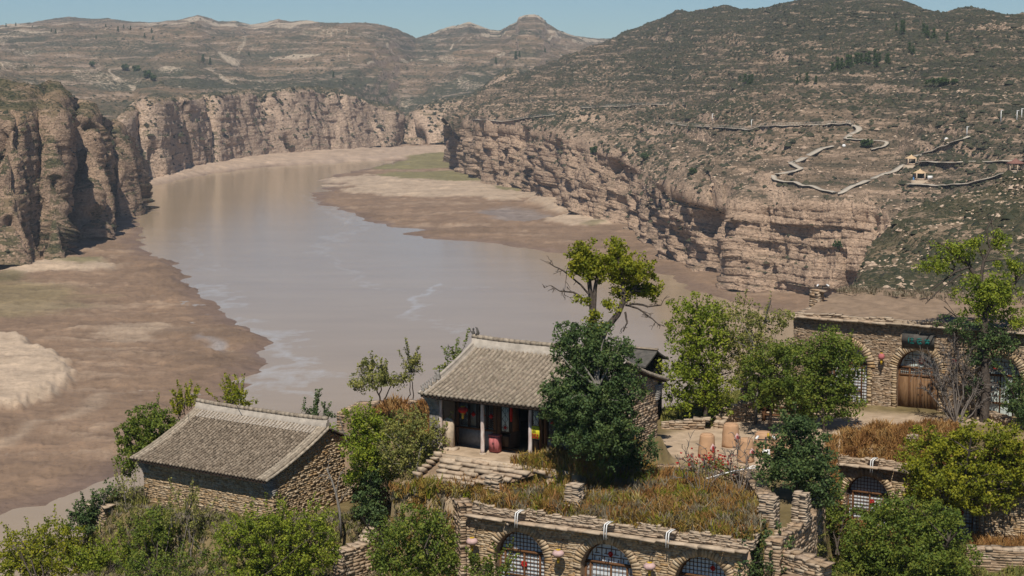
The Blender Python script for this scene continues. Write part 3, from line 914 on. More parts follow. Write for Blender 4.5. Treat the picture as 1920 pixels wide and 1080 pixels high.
def massif_rows():
    yb, yt, y1, y2 = f_(RYB), f_(RYT), f_(RY1), f_(RY2)
    db = np.where(rcx >= 1622, np.interp(rcx, RX[-5:], np.r_[depth_at(574, -1.), RDB[-4:]]), depth_at(yb, -1.0))
    sb = np.interp(rcx, [840, 900, 1000, 1150, 1262, 1300, 1400, 1620, 1700, 2000], [6, 14, 40, 48, 34, 12, 8, 8, 30, 60])
    return [(yb, db), (yt, db + sb), (y1, np.maximum(f_(RD1), db + sb + 40)), (y2, f_(RD2)), (np.interp(rcx, RSX, RSY), np.interp(rcx, RX, RSD))]


MR = massif_rows()
MSEG = [110, 70, 70, 80]
ys_, ds_ = [], []
par = []
for r, k in enumerate(MSEG):
    f = (np.arange(k) / k)[:, None]
    ys_.append(MR[r][0][None] * (1 - f) + MR[r + 1][0][None] * f)
    i0, i1 = 1 / MR[r][1][None], 1 / MR[r + 1][1][None]
    ds_.append(MR[r][1][None] * (1 - f) + MR[r + 1][1][None] * f)
    par += list(r + f[:, 0])
ys_.append(MR[-1][0][None]); ds_.append(MR[-1][1][None]); par.append(4.0)
MY = np.concatenate(ys_); MD = np.concatenate(ds_); par = np.array(par)
G0 = WD(np.broadcast_to(rcx[None], MY.shape), MY, MD)
cx = np.broadcast_to(rcx[None], MY.shape)
cm = (1 - smooth(.85, 1.15, par))[:, None] * np.ones_like(cx)
# the cliff lies back into a rocky slope in the middle stretch
mid = smooth(985, 1080, cx) * (1 - smooth(1270, 1340, cx))
cm = cm * (1 - .35 * mid * smooth(.35, .6, par)[:, None])
cm = cm * (1 - smooth(1630, 1680, cx))
# a second band of crags on the mountain
crag = np.exp(-((par - 2.25) / .22) ** 2)[:, None] * np.exp(-(((cx - 1180) / 150) ** 4)) * .55
cm = np.clip(cm + crag, 0, 1)
G = relief(G0, par, cm, 3.4, 1.9, 15.0, 140., 11., 6.5, 3, 17., 105., 13., 30., 7.0)
CM_M = cm
EDGE = relief.edge
fade = (1 - smooth(3.55, 4.0, par))[:, None]
G = G0 * (1 - (.25 + .75 * fade))[..., None] + G * (.25 + .75 * fade)[..., None]
back = G[-1:] + np.array([0, 500., -120.])
ra = np.clip(rockattr(G, cm) * .72 + cm * .42 + .22 * np.exp(-((par - 1.2) / .5) ** 2)[:, None] - .10 * smooth(2.6, 3.6, par)[:, None] + mid * .12 * smooth(2.2, 1.2, par)[:, None] + .55 * EDGE * np.clip(.55 + 1.2 * fbm(G / np.array([60., 60., 20.]), 3), 0, 1), 0, 1)
rm = MB().grid(np.concatenate([G, back])).build("right_bank_mountain", M['cliff_right'], attrs={"rock": np.concatenate([ra, ra[-1:]]), "veg": np.clip(np.concatenate([G, back])[..., 2] / 95. - .45 + .75 * fbm(np.concatenate([G, back]) / np.array([150., 150., 50.]), 4), 0, 1)})
tag(rm, kind="structure")
MG = G
G_MOUNT = G


def on_mountain(x, y, lift=0.0):
    """point of the built right-bank surface seen at photo pixel (x, y)"""
    d = MG - CAMP
    dep = d @ _fw
    X = 960 + FPX * d[..., 0] / dep; Yp = 540 - FPX * (d @ _up) / dep
    j = np.argmin(np.abs(rcx - x)); lo, hi = max(0, j - 12), j + 13
    e = (X[:, lo:hi] - x) ** 2 + (Yp[:, lo:hi] - y) ** 2 + (dep[:, lo:hi] - dep[:, lo:hi].min()) * .002
    k = np.unravel_index(np.argmin(e), e.shape)
    p = MG[k[0], lo + k[1]].copy(); p[2] += lift
    return p


# ---- near dark slope behind the cave roofs
NX = [1560, 1592, 1640, 1700, 1780, 1860, 1940, 2200]
NB = [640, 640, 645, 650, 650, 650, 650, 650]
NT = [606, 555, 462, 402, 372, 346, 318, 240]
NDB = [255, 250, 245, 240, 232, 225, 220, 200]
NDT = [300, 330, 372, 400, 408, 412, 415, 400]
NS = []
for x, yb, yt, a, b2 in zip(NX, NB, NT, NDB, NDT):
    NS.append([W(x - 4, yb + 60, d=a - 30), W(x, yb, d=a), W(x, (yb + yt) / 2, d=(a + b2) / 2 - 4), W(x, yt, d=b2), W(x - 6, yt + 30, d=b2 + 90)])
G, par = loft(NS, 260, [20, 90, 90, 14])
cm = np.zeros(G.shape[:2])
e = np.exp(-((par - 3) / .5) ** 2)[:, None] * smooth(.02, .06, np.linspace(0, 1, 260))[None] * (1 - smooth(.3, .5, np.linspace(0, 1, 260)))[None] * .0
G = relief(G, par, cm, 3, 1.5, 2.2, 40., 14., 4., 5)
G_NEAR = G
ns = MB().grid(G).build("near_slope", M['slope_near'], attrs={"rock": np.clip(rockattr(G, cm, .8, .3, .9) * .8 - .05, 0, 1), "veg": np.clip(.6 + fbm(G / 40., 3), 0, 1)})
tag(ns, kind="structure")

# ---- scrub: thousands of low bushes and loose blocks, nobody could count them
def scatter(name, label, G, prob, n, size, mat, seed, squash=.62, kind="stuff", cat="scrub", jag=.25):
    r = np.random.default_rng(seed)
    a = np.linalg.norm(np.cross(G[1:, :-1] - G[:-1, :-1], G[:-1, 1:] - G[:-1, :-1]), axis=-1)
    dep = np.linalg.norm(G[:-1, :-1] - CAMP, axis=-1)
    w = (a * prob[:-1, :-1]).ravel(); w = w / w.sum()
    k = r.choice(len(w), n, p=w); i, j = np.unravel_index(k, a.shape)
    u, v = r.random((2, n, 1))
    p = G[i, j] * (1 - u) * (1 - v) + G[i + 1, j] * u * (1 - v) + G[i, j + 1] * (1 - u) * v + G[i + 1, j + 1] * u * v
    s = size * np.exp(r.normal(0, .38, n))
    base = np.array([[1, 0, 0], [.3, .95, 0], [-.8, .6, 0], [-.8, -.6, 0], [.3, -.95, 0], [.5, .35, .75], [-.55, .1, .8], [.1, -.55, .72], [0, 0, 1.0]])
    tri = np.array([[0, 1, 5], [1, 2, 5], [2, 6, 5], [2, 3, 6], [3, 7, 6], [3, 4, 7], [4, 0, 7], [0, 5, 7], [5, 6, 8], [6, 7, 8], [7, 5, 8]])
    V = base[None] * (1 + r.normal(0, jag, (n, 9, 3)))
    V[..., 2] *= squash
    az = r.uniform(0, 6.28, n); c, sn = np.cos(az)[:, None], np.sin(az)[:, None]
    V = np.stack([V[..., 0] * c - V[..., 1] * sn, V[..., 0] * sn + V[..., 1] * c, V[..., 2] - .15], -1) * s[:, None, None] + p[:, None]
    mb = MB(); mb.add(V.reshape(-1, 3), None, (np.arange(n)[:, None, None] * 9 + tri[None]).reshape(-1, 3), np.repeat(r.random(n), 9))
    return tag(mb.build(name, mat, base=p.mean(0)), label, cat, kind=kind)


M['scrub'] = mat_leaf("dusty_scrub_foliage", [(.024, .029, .016), (.040, .044, .024), (.058, .056, .031), (.078, .066, .040)], .1)
M['block'] = mat_island("loose_sandstone_block", [(.34, .25, .18), (.44, .33, .24), (.50, .39, .29)], .5, .3, 0)
GM_ = G_MOUNT
st_m = 1 - np.abs(normals(GM_)[..., 2])
pv_ = np.clip(.25 + GM_[..., 2] / 260. + .8 * fbm(GM_ / np.array([90., 90., 40.]), 3), .04, 1) * (1 - smooth(.5, .8, st_m) * .85) * (1 - .93 * CM_M) * np.clip(1.3 - .0 * st_m, 0, 1)
scatter("scrub", "dusty low scrub dotted over the right bank mountain", GM_, pv_, 52000, 1.15, M['scrub'], 701)
scatter("loose_rocks", "loose pale rocks strewn over the right bank mountain", GM_, np.clip(.5 + .9 * fbm(GM_ / np.array([70., 70., 12.]) + 9, 3), .02, 1) * smooth(110, 50, GM_[..., 2]) * (1 - .97 * CM_M), 9000, .6, M['block'], 702, .5)
st_l = 1 - np.abs(normals(G_LEFT)[..., 2])
scatter("scrub", "low scrub on the left bank cliff top", G_LEFT, (.15 + smooth(.75, .3, st_l)) * np.clip(.4 + fbm(G_LEFT / 30., 3), .05, 1), 5200, 1.0, M['scrub'], 703)
scatter("scrub", "low scrub along the rim of the back cliff", G_BACK, (.06 + smooth(.75, .3, st_l.mean() * 0 + 1 - np.abs(normals(G_BACK)[..., 2]))) * np.clip(.4 + fbm(G_BACK / 50., 3), .05, 1), 3500, 1.6, M['scrub'], 704)
scatter("scrub", "low scrub on the dark near slope", G_NEAR, np.clip(.5 + fbm(G_NEAR / 18., 3), .05, 1), 9000, .55, M['scrub'], 705)
scatter("loose_rocks", "loose pale rocks on the dark near slope", G_NEAR, np.clip(.2 + fbm(G_NEAR / 14. + 5, 3), .02, 1), 3500, .35, M['block'], 706, .5)
scatter("scrub", "dark scrub specks on the far hills", Gf, np.clip(.35 + .9 * fbm(Gf / np.array([300., 300., 90.]), 4), .03, 1) / (1 + (np.linalg.norm(Gf - CAMP, axis=-1) / 2500) ** 2), 7000, 2.0, M['scrub'], 707)

# ---- air
hz, nt, b = newmat("pale_blue_air")
nt.nodes.remove(b)
pv = nt.nodes.new("ShaderNodeVolumePrincipled")
pv.inputs["Color"].default_value = (.78, .88, 1.0, 1)
pv.inputs["Density"].default_value = .00007
pv.inputs["Anisotropy"].default_value = 0.0
nt.links.new(pv.outputs[0], nt.nodes["Material Output"].inputs["Volume"])
hb = MB().box((0, 2900, 146), (4600, 0, 0), (0, 3100, 0), (0, 0, 154)).build("haze", hz)
tag(hb, kind="stuff")
# ================================================================= VILLAGE GROUND
R30 = math.radians(30)
FT = Frame(W(905, 852, z=89.6), math.radians(30.5))       # temple, origin = foot of the first porch post
FH = Frame(W(512, 985, z=85.4), math.radians(33.5))       # tiled stone house, origin = front right wall corner
FC = Frame(W(975, 998, z=87.0), math.radians(27.5))       # front row of arches, origin = crown of the first arch
FL = Frame(W(1627, 893, d=101.0), math.radians(28))       # lower right arches, origin = crown
FR = Frame(W(1718, 775, z=88.0), math.radians(28))        # upper right arches, origin = threshold of the door

gxs = np.arange(-48, 62, .4); gys = np.arange(62, 190, .4)
VX, VY = np.meshgrid(gxs, gys)
vxy = np.c_[VX.ravel(), VY.ravel()]


def fp(F, pts):
    return [tuple(F(a, b)[:2]) for a, b in pts]


def zone_polys():
    Z = []
    up = fp(FC, [(-3.0, 1.5), (11.6, 1.5)]) + [tuple(W(1450, 1005, z=88.2)[:2]), tuple(W(1512, 960, z=88.2)[:2])] + fp(FL, [(-2.3, 1.6), (14, 1.6)]) + [(45, 84), (60, 100), (58, 118), (24, 128), (15.5, 116), (8, 108), (-6, 106), (-10.5, 101)] + fp(FT, [(-3.6, 2), (-3.8, -2.5)]) + [tuple(W(735, 925, z=88.2)[:2])]
    Z.append((up, 88.25, .5))
    Z.append((fp(FT, [(-3.4, -.95), (6.1, -.95), (6.1, 9), (-3.4, 9)]), 89.6, .35))
    Z.append((fp(FH, [(-11, -2.2), (2.5, -2.2), (3.5, 10), (-11, 10)]), 85.4, 1.6))
    return Z


SPUR = [(-34, 60), (-25.5, 88), (-22.5, 95), (-15, 102), (-8, 107), (8, 110), (16, 118), (25, 131), (60, 126), (90, 120), (80, 40), (-30, 40)]
ZONES = zone_polys()


def ground_z(P):
    P = np.atleast_2d(np.asarray(P, float))[:, :2]
    s = sdist(P, SPUR)
    base = np.where(s > 0, 83.6, 83.6 + s * 1.15)
    base = base + .5 * fbm(np.c_[P / 9., np.zeros(len(P))], 3) - np.where(P[:, 0] < -14, .12 * np.clip(-14 - P[:, 0], 0, 14), 0)
    # foreground falls towards the viewer
    base = base - .25 * np.clip(84 - P[:, 1], 0, 30)
    h = base
    for poly, z, w in ZONES:
        k = smooth(-w, w * .2, sdist(P, poly))
        h = h * (1 - k) + np.maximum(h, z) * k
    return np.maximum(h, -7) + .05 * fbm(np.c_[P / 1.3, np.full(len(P), 4.)], 3)


def gz(p):
    return float(ground_z(np.array([p[:2]]))[0])


def mat_village():
    m, nt, b = newmat("trodden_earth_and_litter")
    L = nt.links
    at = nd(nt, "ShaderNodeAttribute", attribute_name="ground")
    n1 = noise_tex(nt, 1.1, 6, .65)
    r = ramp(nt, [(.3, (.68, .66, .62)), (.6, (1.05, 1.03, 1.0)), (.75, (1.25, 1.2, 1.12))])
    L.new(n1, r.inputs[0])
    c = mix(nt, 1, at.outputs["Color"], r.outputs[0], 'MULTIPLY')
    L.new(c, b.inputs["Base Color"])
    bump(nt, b, n1, .8, .12)
    return m


vh = ground_z(vxy)
vt = fbm(np.c_[vxy / 3.0, np.zeros(len(vxy))], 4)
earth = np.array([.42, .325, .235]); scrubc = np.array([.16, .125, .06])
k_yard = smooth(-1.5, 1, sdist(vxy, [tuple(W(x, y, z=88.2)[:2]) for x, y in [(1215, 830), (1300, 800), (1420, 770), (1520, 770), (1900, 790), (1700, 800), (1560, 850), (1470, 880), (1330, 880), (1240, 850)]]))
k_t = smooth(-2.0, .5, sdist(vxy, fp(FT, [(-3, -2.8), (5.2, -2.8), (5.2, 2), (-3, 2)])))
k = np.clip(np.maximum(k_yard, k_t) + vt * .25, 0, 1)[:, None]
gcol = scrubc * (1 + .35 * vt[:, None]) * (1 - k) + earth * k
vg = MB().grid(np.stack([VX, VY, vh.reshape(VX.shape)], -1), flip=True).build("village_ground", mat_village(), smooth_=True, cols=gcol)
tag(vg, kind="structure")

# ================================================================= MASONRY
def stones(mb, F, a0, a1, c0, c1, hole=None, top=None, b=0.0, depth=.22, hh=(.09, .17), ww=(.2, .55), rough=.012, axis='a', gap=.007, seed=1):
    """a face of coursed rubble on plane b (axis 'a') or running back along b (axis 'b', face at a=b)"""
    r = np.random.default_rng(seed)
    c = c0
    while c < c1 - .02:
        h = min(r.uniform(*hh), c1 - c)
        ex = hole(c, c + h) if hole else []
        a = a0 - r.uniform(0, .2)
        while a < a1:
            w = r.uniform(*ww) * (1.5 if r.random() < .08 else 1)
            e = min(a + w, a1); s = max(a, a0)
            a += w
            if e - s < .07:
                continue
            segs = [(s, e)]
            for x0, x1 in ex:
                segs = [q for p0, p1 in segs for q in ((p0, min(p1, x0)), (max(p0, x1), p1)) if q[1] - q[0] > .05]
            for s2, e2 in segs:
                t = c + h
                if top:
                    lim = top((s2 + e2) / 2)
                    if c > lim - .04:
                        continue
                    t = min(t, lim + r.uniform(-.03, .05))
                out = r.normal(0, rough)
                m_, hw, hz_ = (s2 + e2) / 2, (e2 - s2) / 2 - gap, (t - c) / 2 - gap * .6
                tl = r.normal(0, .012)
                if axis == 'a':
                    ctr = F(m_, b + depth / 2 - .02 - out / 2, (c + t) / 2)
                    mb.box(ctr, F.u * hw + F.k * tl, F.g * (depth / 2 + out / 2), F.k * hz_, .009, r)
                else:
                    ctr = F(b - depth / 2 + .02 + out / 2, m_, (c + t) / 2)
                    mb.box(ctr, F.u * (depth / 2 + out / 2), F.g * hw + F.k * tl, F.k * hz_, .009, r)
        c += h
    return mb


def rubble_wall(name, pts, hts, thick, label, cat="stone wall", mat='stone', seed=1, hh=(.10, .2), ww=(.22, .6), group=None, pale=False, drop=.3):
    """free-standing dry stone wall along world points; hts = height at each point above the point"""
    base = np.array(pts[0], float)
    t = thing(name, base, label, cat, group)
    mb = MB(); core = MB(); cap = MB()
    for (p, q), (h0, h1), k in zip(zip(pts[:-1], pts[1:]), zip(hts[:-1], hts[1:]), range(99)):
        p = np.array(p, float); q = np.array(q, float)
        e = q - p; L = np.linalg.norm(e[:2])
        th = -math.atan2(e[1], e[0])
        F = Frame(p, th)
        sl = e[2] / L
        top = lambda a, h0=h0, h1=h1, L=L, sl=sl: h0 + (h1 - h0) * a / L + sl * a
        lo = min(0, e[2]) - drop
        stones(mb, F, 0, L, lo, max(top(0), top(L)), None, top, 0, thick * .5, hh, ww, .02, seed=seed + k)
        FB = Frame(q, th + math.pi)
        topb = lambda a, h0=h0, h1=h1, L=L, sl=sl: h1 + (h0 - h1) * a / L - sl * a
        B0 = Frame(q + F.g * thick, th + math.pi)
        stones(mb, B0, 0, L, lo, max(topb(0), topb(L)), None, topb, 0, thick * .5, hh, ww, .02, seed=seed + 50 + k)
        for s, b_ in ((0.0, 0), (L, 0)):
            E_ = Frame(F(s, 0, 0), th - math.pi / 2 if s else th + math.pi / 2)
        n = max(2, int(L / .3))
        V = []
        for i in range(n + 1):
            a = L * i / n
            V.append([F(a, .02, lo), F(a, .02, top(a) - .04), F(a, thick - .02, top(a) - .04), F(a, thick - .02, lo)])
        core.grid(np.array(V))
        r = np.random.default_rng(seed + 7 + k); a = 0
        while a < L:
            w = r.uniform(.3, .6)
            for bb in np.arange(thick * .25, thick, .35):
                cap.box(F(min(a + w / 2, L), bb + r.normal(0, .05), top(min(a + w / 2, L)) + r.uniform(-.03, .05)), F.u * w * .5, F.g * min(.22, thick * .3), F.k * r.uniform(.03, .06), .03, r)
            a += w
    mb.build("stone_facing", M[mat], t); core.build("earth_core", M['mortar'], t); cap.build("coping", M['slab' if pale else mat], t)
    return t


def pillar(px_, py_, z, w, h, label, seed):
    p = W(px_, py_, z=z)
    t = thing("stone_pillar", p, label, "stone pillar", "stone pillars on the grassy roof")
    F = Frame(p, math.radians(27.5))
    mb = MB(); r = np.random.default_rng(seed)
    c = -.3
    while c < h:
        hh = r.uniform(.06, .12)
        k = 1 - .12 * max(c, 0) / h
        for i in (-1, 1):
            for j in (-1, 1):
                s = r.uniform(.3, .7)
                mb.box(F(i * w * .25 * k + r.normal(0, .02), j * w * .25 * k + r.normal(0, .02), c + hh / 2), F.u * w * .25 * k * r.uniform(.94, 1.06), F.g * w * .25 * k * r.uniform(.95, 1.05), F.k * (hh / 2 - .006), .02, r)
        c += hh
    mb.build("stone_courses", M['slab'], t)
    core = MB(); F.box(core, -w * .4, w * .4, -w * .4, w * .4, -.3, h - .1); core.build("core", M['mortar'], t)
    return t


# ---- tiled roofs ---------------------------------------------------------
def roof_curve(t, be, ce, br, cr, k=.32):
    return be + (br - be) * t, ce + (cr - ce) * ((1 - k) * t + k * t * t)


def tiled_slope(F, a0, a1, be, ce, br, cr, pitch, rad, course, k=.32, seed=0, lift=.0, frac=.5, wig=.012, step=.028):
    mb = MB(); r = np.random.default_rng(seed)
    tt = np.linspace(0, 1, 24)
    b_, c_ = roof_curve(tt, be, ce, br, cr, k)
    s = np.concatenate([[0], np.cumsum(np.hypot(np.diff(b_), np.diff(c_)))])
    nrow = max(2, int(round((a1 - a0) / pitch))); pitch = (a1 - a0) / nrow
    ncs = int(s[-1] / course)
    sg = np.sign(br - be)
    for j in range(nrow):
        ac = a0 + (j + .5) * pitch
        ph = r.uniform(0, 1) * course
        for half in (0, 1):           # channel then cover tile
            hw = pitch * frac * .5 if half else pitch * .5
            xs = np.linspace(-hw, hw, 6 if half else 4)
            for q in range(ncs + 1):
                s0 = max(0, q * course - ph * half); s1 = min(s[-1], (q + 1) * course - ph * half + .02)
                if s1 - s0 < .02:
                    continue
                sv = np.array([s0, s1])
                bb = np.interp(sv, s, b_); cc = np.interp(sv, s, c_)
                tb = np.array([bb[1] - bb[0], cc[1] - cc[0]]); tb /= np.linalg.norm(tb)
                nb, nc = -tb[1] * sg, abs(tb[0])
                nb = -tb[1] * (1 if tb[0] > 0 else -1)
                if half:
                    pr_ = rad * np.sqrt(np.clip(1 - (xs / hw) ** 2, 0, 1)) + .012
                else:
                    pr_ = -.03 + .05 * (xs / hw) ** 2
                j_ = r.normal(0, wig, 2)
                V = np.zeros((2, len(xs), 3))
                for e in (0, 1):
                    hgt = pr_ + (step if e == 0 else .0) + lift + r.normal(0, wig * .35)
                    V[e] = F(ac + xs + j_[0], bb[e] + hgt * nb, cc[e] + hgt * nc)
                mb.grid(V, flip=(br > be) is False)
        # round end tile at the eave
        if frac:
            an = np.linspace(0, 2 * math.pi, 9)[:-1]
            c0 = F(ac, be - .02 * sg, ce + .01 + lift)
            for o_ in (0.0,):
                ring = np.array([c0 + F.u * math.cos(t) * rad * 1.15 + F.k * math.sin(t) * rad * 1.15 for t in an])
                v = np.concatenate([[c0 - F.g * .015 * sg], ring, ring + F.g * .08 * sg])
                tr = [[0, 1 + i, 1 + (i + 1) % 8] for i in range(8)]
                mb.add(v, [[1 + i, 9 + i, 9 + (i + 1) % 8, 1 + (i + 1) % 8] for i in range(8)], tr)
    return mb


def roof_deck(F, a0, a1, be, ce, br, cr, k, th=.12, drop=.06):
    mb = MB()
    t = np.linspace(0, 1, 14)
    b_, c_ = roof_curve(t, be, ce, br, cr, k)
    mb.grid(np.array([[F(a0, x, y - drop), F(a1, x, y - drop)] for x, y in zip(b_, c_)]))
    mb.grid(np.array([[F(a1, x, y - drop - th), F(a0, x, y - drop - th)] for x, y in zip(b_, c_)]))
    for a in (a0, a1):
        mb.grid(np.array([[F(a, x, y - drop), F(a, x, y - drop - th)] for x, y in zip(b_, c_)]))
    mb.grid(np.array([[F(a0, b_[0], c_[0] - drop), F(a1, b_[0], c_[0] - drop)], [F(a0, b_[0], c_[0] - drop - th), F(a1, b_[0], c_[0] - drop - th)]]))
    return mb


def verge(F, a, be, ce, br, cr, k, rads, dirs, mat, parent, name="verge_tiles", segs=30):
    mb = MB(); r = np.random.default_rng(11)
    t = np.linspace(0, 1, segs)
    b_, c_ = roof_curve(t, be, ce, br, cr, k)
    for off, up, rad in dirs:
        mb.tube(F(np.full(segs, a + off), b_, c_ + up + r.normal(0, .008, segs)), rad * (1 + .12 * (np.arange(segs) % 2)), 7)
    return mb.build(name, mat, parent)


def ridge_beam(F, a0, a1, b, c, parent, mat_base, mat_cap, hgt=.38, rise=.0):
    n = 40; r = np.random.default_rng(5)
    a = np.linspace(a0, a1, n)
    lift = rise * ((a - (a0 + a1) / 2) / ((a1 - a0) / 2)) ** 4 + r.normal(0, .006, n)
    mb = MB()
    V = []
    for x, l in zip(a, lift):
        V.append([F(x, b - .20, c - .15 + l), F(x, b - .17, c + .10 + l), F(x, b - .09, c + .12 + l), F(x, b - .08, c + hgt - .08 + l), F(x, b + .08, c + hgt - .08 + l), F(x, b + .09, c + .12 + l), F(x, b + .17, c + .10 + l), F(x, b + .20, c - .15 + l)])
    V = np.array(V); mb.grid(V, flip=True)
    for e in (0, -1):
        mb.add(V[e], [[0, 1, 6, 7], [1, 2, 5, 6], [2, 3, 4, 5]])
    o = mb.build("ridge", mat_base, parent)
    cp = MB()
    for i in range(int((a1 - a0) / .33)):
        x0 = a0 + i * .33; l = np.interp([x0, x0 + .32], a, lift)
        cp.tube(F(np.array([x0, x0 + .32]), np.full(2, b), c + hgt + l), [.125, .115], 8)
    subpart(cp.build("ridge_cap", mat_cap, base=parent["base"]), o) if False else None
    c2 = MB(); c2.v, c2.q, c2.t, c2.n, c2.a = cp.v, cp.q, cp.t, cp.n, cp.a
    c2.build("ridge_cap", mat_cap, o)
    return o


def corbel(F, a0, a1, c0, c1, out, parent, face=0.0, name="brick_corbel"):
    """grey brick pier head stepping out under the eave"""
    mb = MB(); n = 8
    for i in range(n):
        o_ = out * (i / (n - 1)) ** 1.3
        z0 = c0 + (c1 - c0) * i / n; z1 = c0 + (c1 - c0) * (i + 1) / n
        w = (a1 - a0) / 2
        for j in range(2):
            F.box(mb, a0 + j * w + .004, a0 + (j + 1) * w - .004, face - o_, face + .35, z0 + .006, z1 - .006)
    return mb.build(name, M['brick'], parent)


# ================================================================= HOUSE with the grey tiled roof (left)
def build_left_house():
    F = FH; L = 9.35; D = 8.6; br = 4.5
    be, ce, cr = -.7, 2.55, 4.5
    t = thing("stone_house", F.O, "stone house with curved grey tiled roof, windowless walls of ochre rubble, among bushes", "house")
    mb = stones(MB(), F, -L, 0, -1.2, 2.75, seed=21, hh=(.06, .12), ww=(.14, .45), rough=.010, gap=.006)
    mb.build("front_wall", M['stone_warm'], t)
    prof = lambda b: np.interp(b, *map(np.array, zip(*[roof_curve(x, be, ce, br, cr) for x in np.linspace(0, 1, 12)]))) - .22 if b < br else np.interp(-b, [-(2 * br + .7), -br], [ce, cr]) - .22
    g = stones(MB(), F, 0, D, -1.2, 5.0, None, prof, 0.0, .22, (.06, .13), (.14, .45), .012, axis='b', seed=22, gap=.007)
    g.build("gable_wall", M['stone_warm'], t)
    core = MB(); F.box(core, -L + .02, -.02, .02, D - .1, -1.2, 2.6)
    for i in range(14):
        b0 = D * i / 14; b1 = D * (i + 1) / 14
        F.box(core, -L + .02, -.02, b0 + .02, b1 + .02 if i < 13 else b1, 2.55, max(2.6, min(prof(b0 + .05), prof(b1)) - .12))
    core.build("wall_core", M['mortar'], t)
    lw = Frame(F(-L, D, 0), math.radians(33.5) + math.pi)
    roof = tiled_slope(F, -L - .25, .12, be, ce, br, cr, .235, .072, .17, seed=3, frac=.58, step=.024)
    ro = roof.build("roof", M['tile'], t)
    tiled_slope(F, -L - .25, .12, 2 * br + .7, ce, br, cr, .215, .058, .3, seed=4, frac=.62).build("back_roof", M['tile'], t)
    roof_deck(F, -L - .2, .1, be + .03, ce, br, cr, .32).build("eave_boards", M['wood_dark'], t)
    roof_deck(F, -L - .2, .1, 2 * br + .67, ce, br, cr, .32).build("eave_boards", M['wood_dark'], t)
    for a, sgn in ((.02, 1), (-L - .12, -1)):
        verge(F, a, be, ce, br, cr, .32, 0, [(sgn * .16, -.02, .075), (0, .05, .085), (-sgn * .20, .05, .08), (-sgn * .40, .045, .075)], M['tile_pale'], t)
        verge(F, a, 2 * br + .7, ce, br, cr, .32, 0, [(sgn * .16, -.02, .075), (0, .05, .085), (-sgn * .2, .05, .08)], M['tile_pale'], t)
    # lime band below the ridge
    ld = MB(); tt = np.linspace(.86, .985, 5); b_, c_ = roof_curve(tt, be, ce, br, cr)
    ld.grid(np.array([[F(-L - .1, x, y + .075), F(0, x, y + .075)] for x, y in zip(b_, c_)]))
    ld.build("lime_flashing", M['ridge'], t)
    ridge_beam(F, -L - .15, .12, br, cr + .05, t, M['ridge'], M['tile_pale'], .34, .08)
    corbel(F, -.42, .06, 1.55, 2.45, .58, t); corbel(F, -L - .06, -L + .42, 1.55, 2.45, .58, t)
    ends = MB()
    for a in np.arange(-L + .3, -.3, .32):
        ends.tube(F(np.array([a, a]), np.array([-.62, .1]), np.array([2.42, 2.5])), .04, 6)
    ends.build("rafter_ends", M['wood'], t)
    cr_ = MB(); r = np.random.default_rng(8); tt = np.linspace(0, 1, 14)
    return t


LH = build_left_house()

# ================================================================= TEMPLE-LIKE HALL with porch
def lattice(mb, F, a0, a1, c0, c1, b, na, nc, w=.025, diag=False):
    if diag:
        st_ = (a1 - a0) / na
        W_, H_ = a1 - a0, c1 - c0
        for s in (-1, 1):
            for k in np.arange(-H_, W_ + H_, st_):
                pts = []
                # line a = k + s*c
                for c in np.linspace(0, H_, 12):
                    a = k + (c if s > 0 else H_ - c)
                    if 0 <= a <= W_:
                        pts.append(F(a0 + a, b, c0 + c))
                if len(pts) > 1:
                    mb.tube([pts[0], pts[-1]], w * .6, 4)
        return mb
    for i in range(na + 1):
        a = a0 + (a1 - a0) * i / na
        F.box(mb, a - w / 2, a + w / 2, b - w / 2, b + w / 2, c0, c1)
    for i in range(nc + 1):
        c = c0 + (c1 - c0) * i / nc
        F.box(mb, a0, a1, b - w * .45, b + w * .45, c - w / 2, c + w / 2)
    return mb


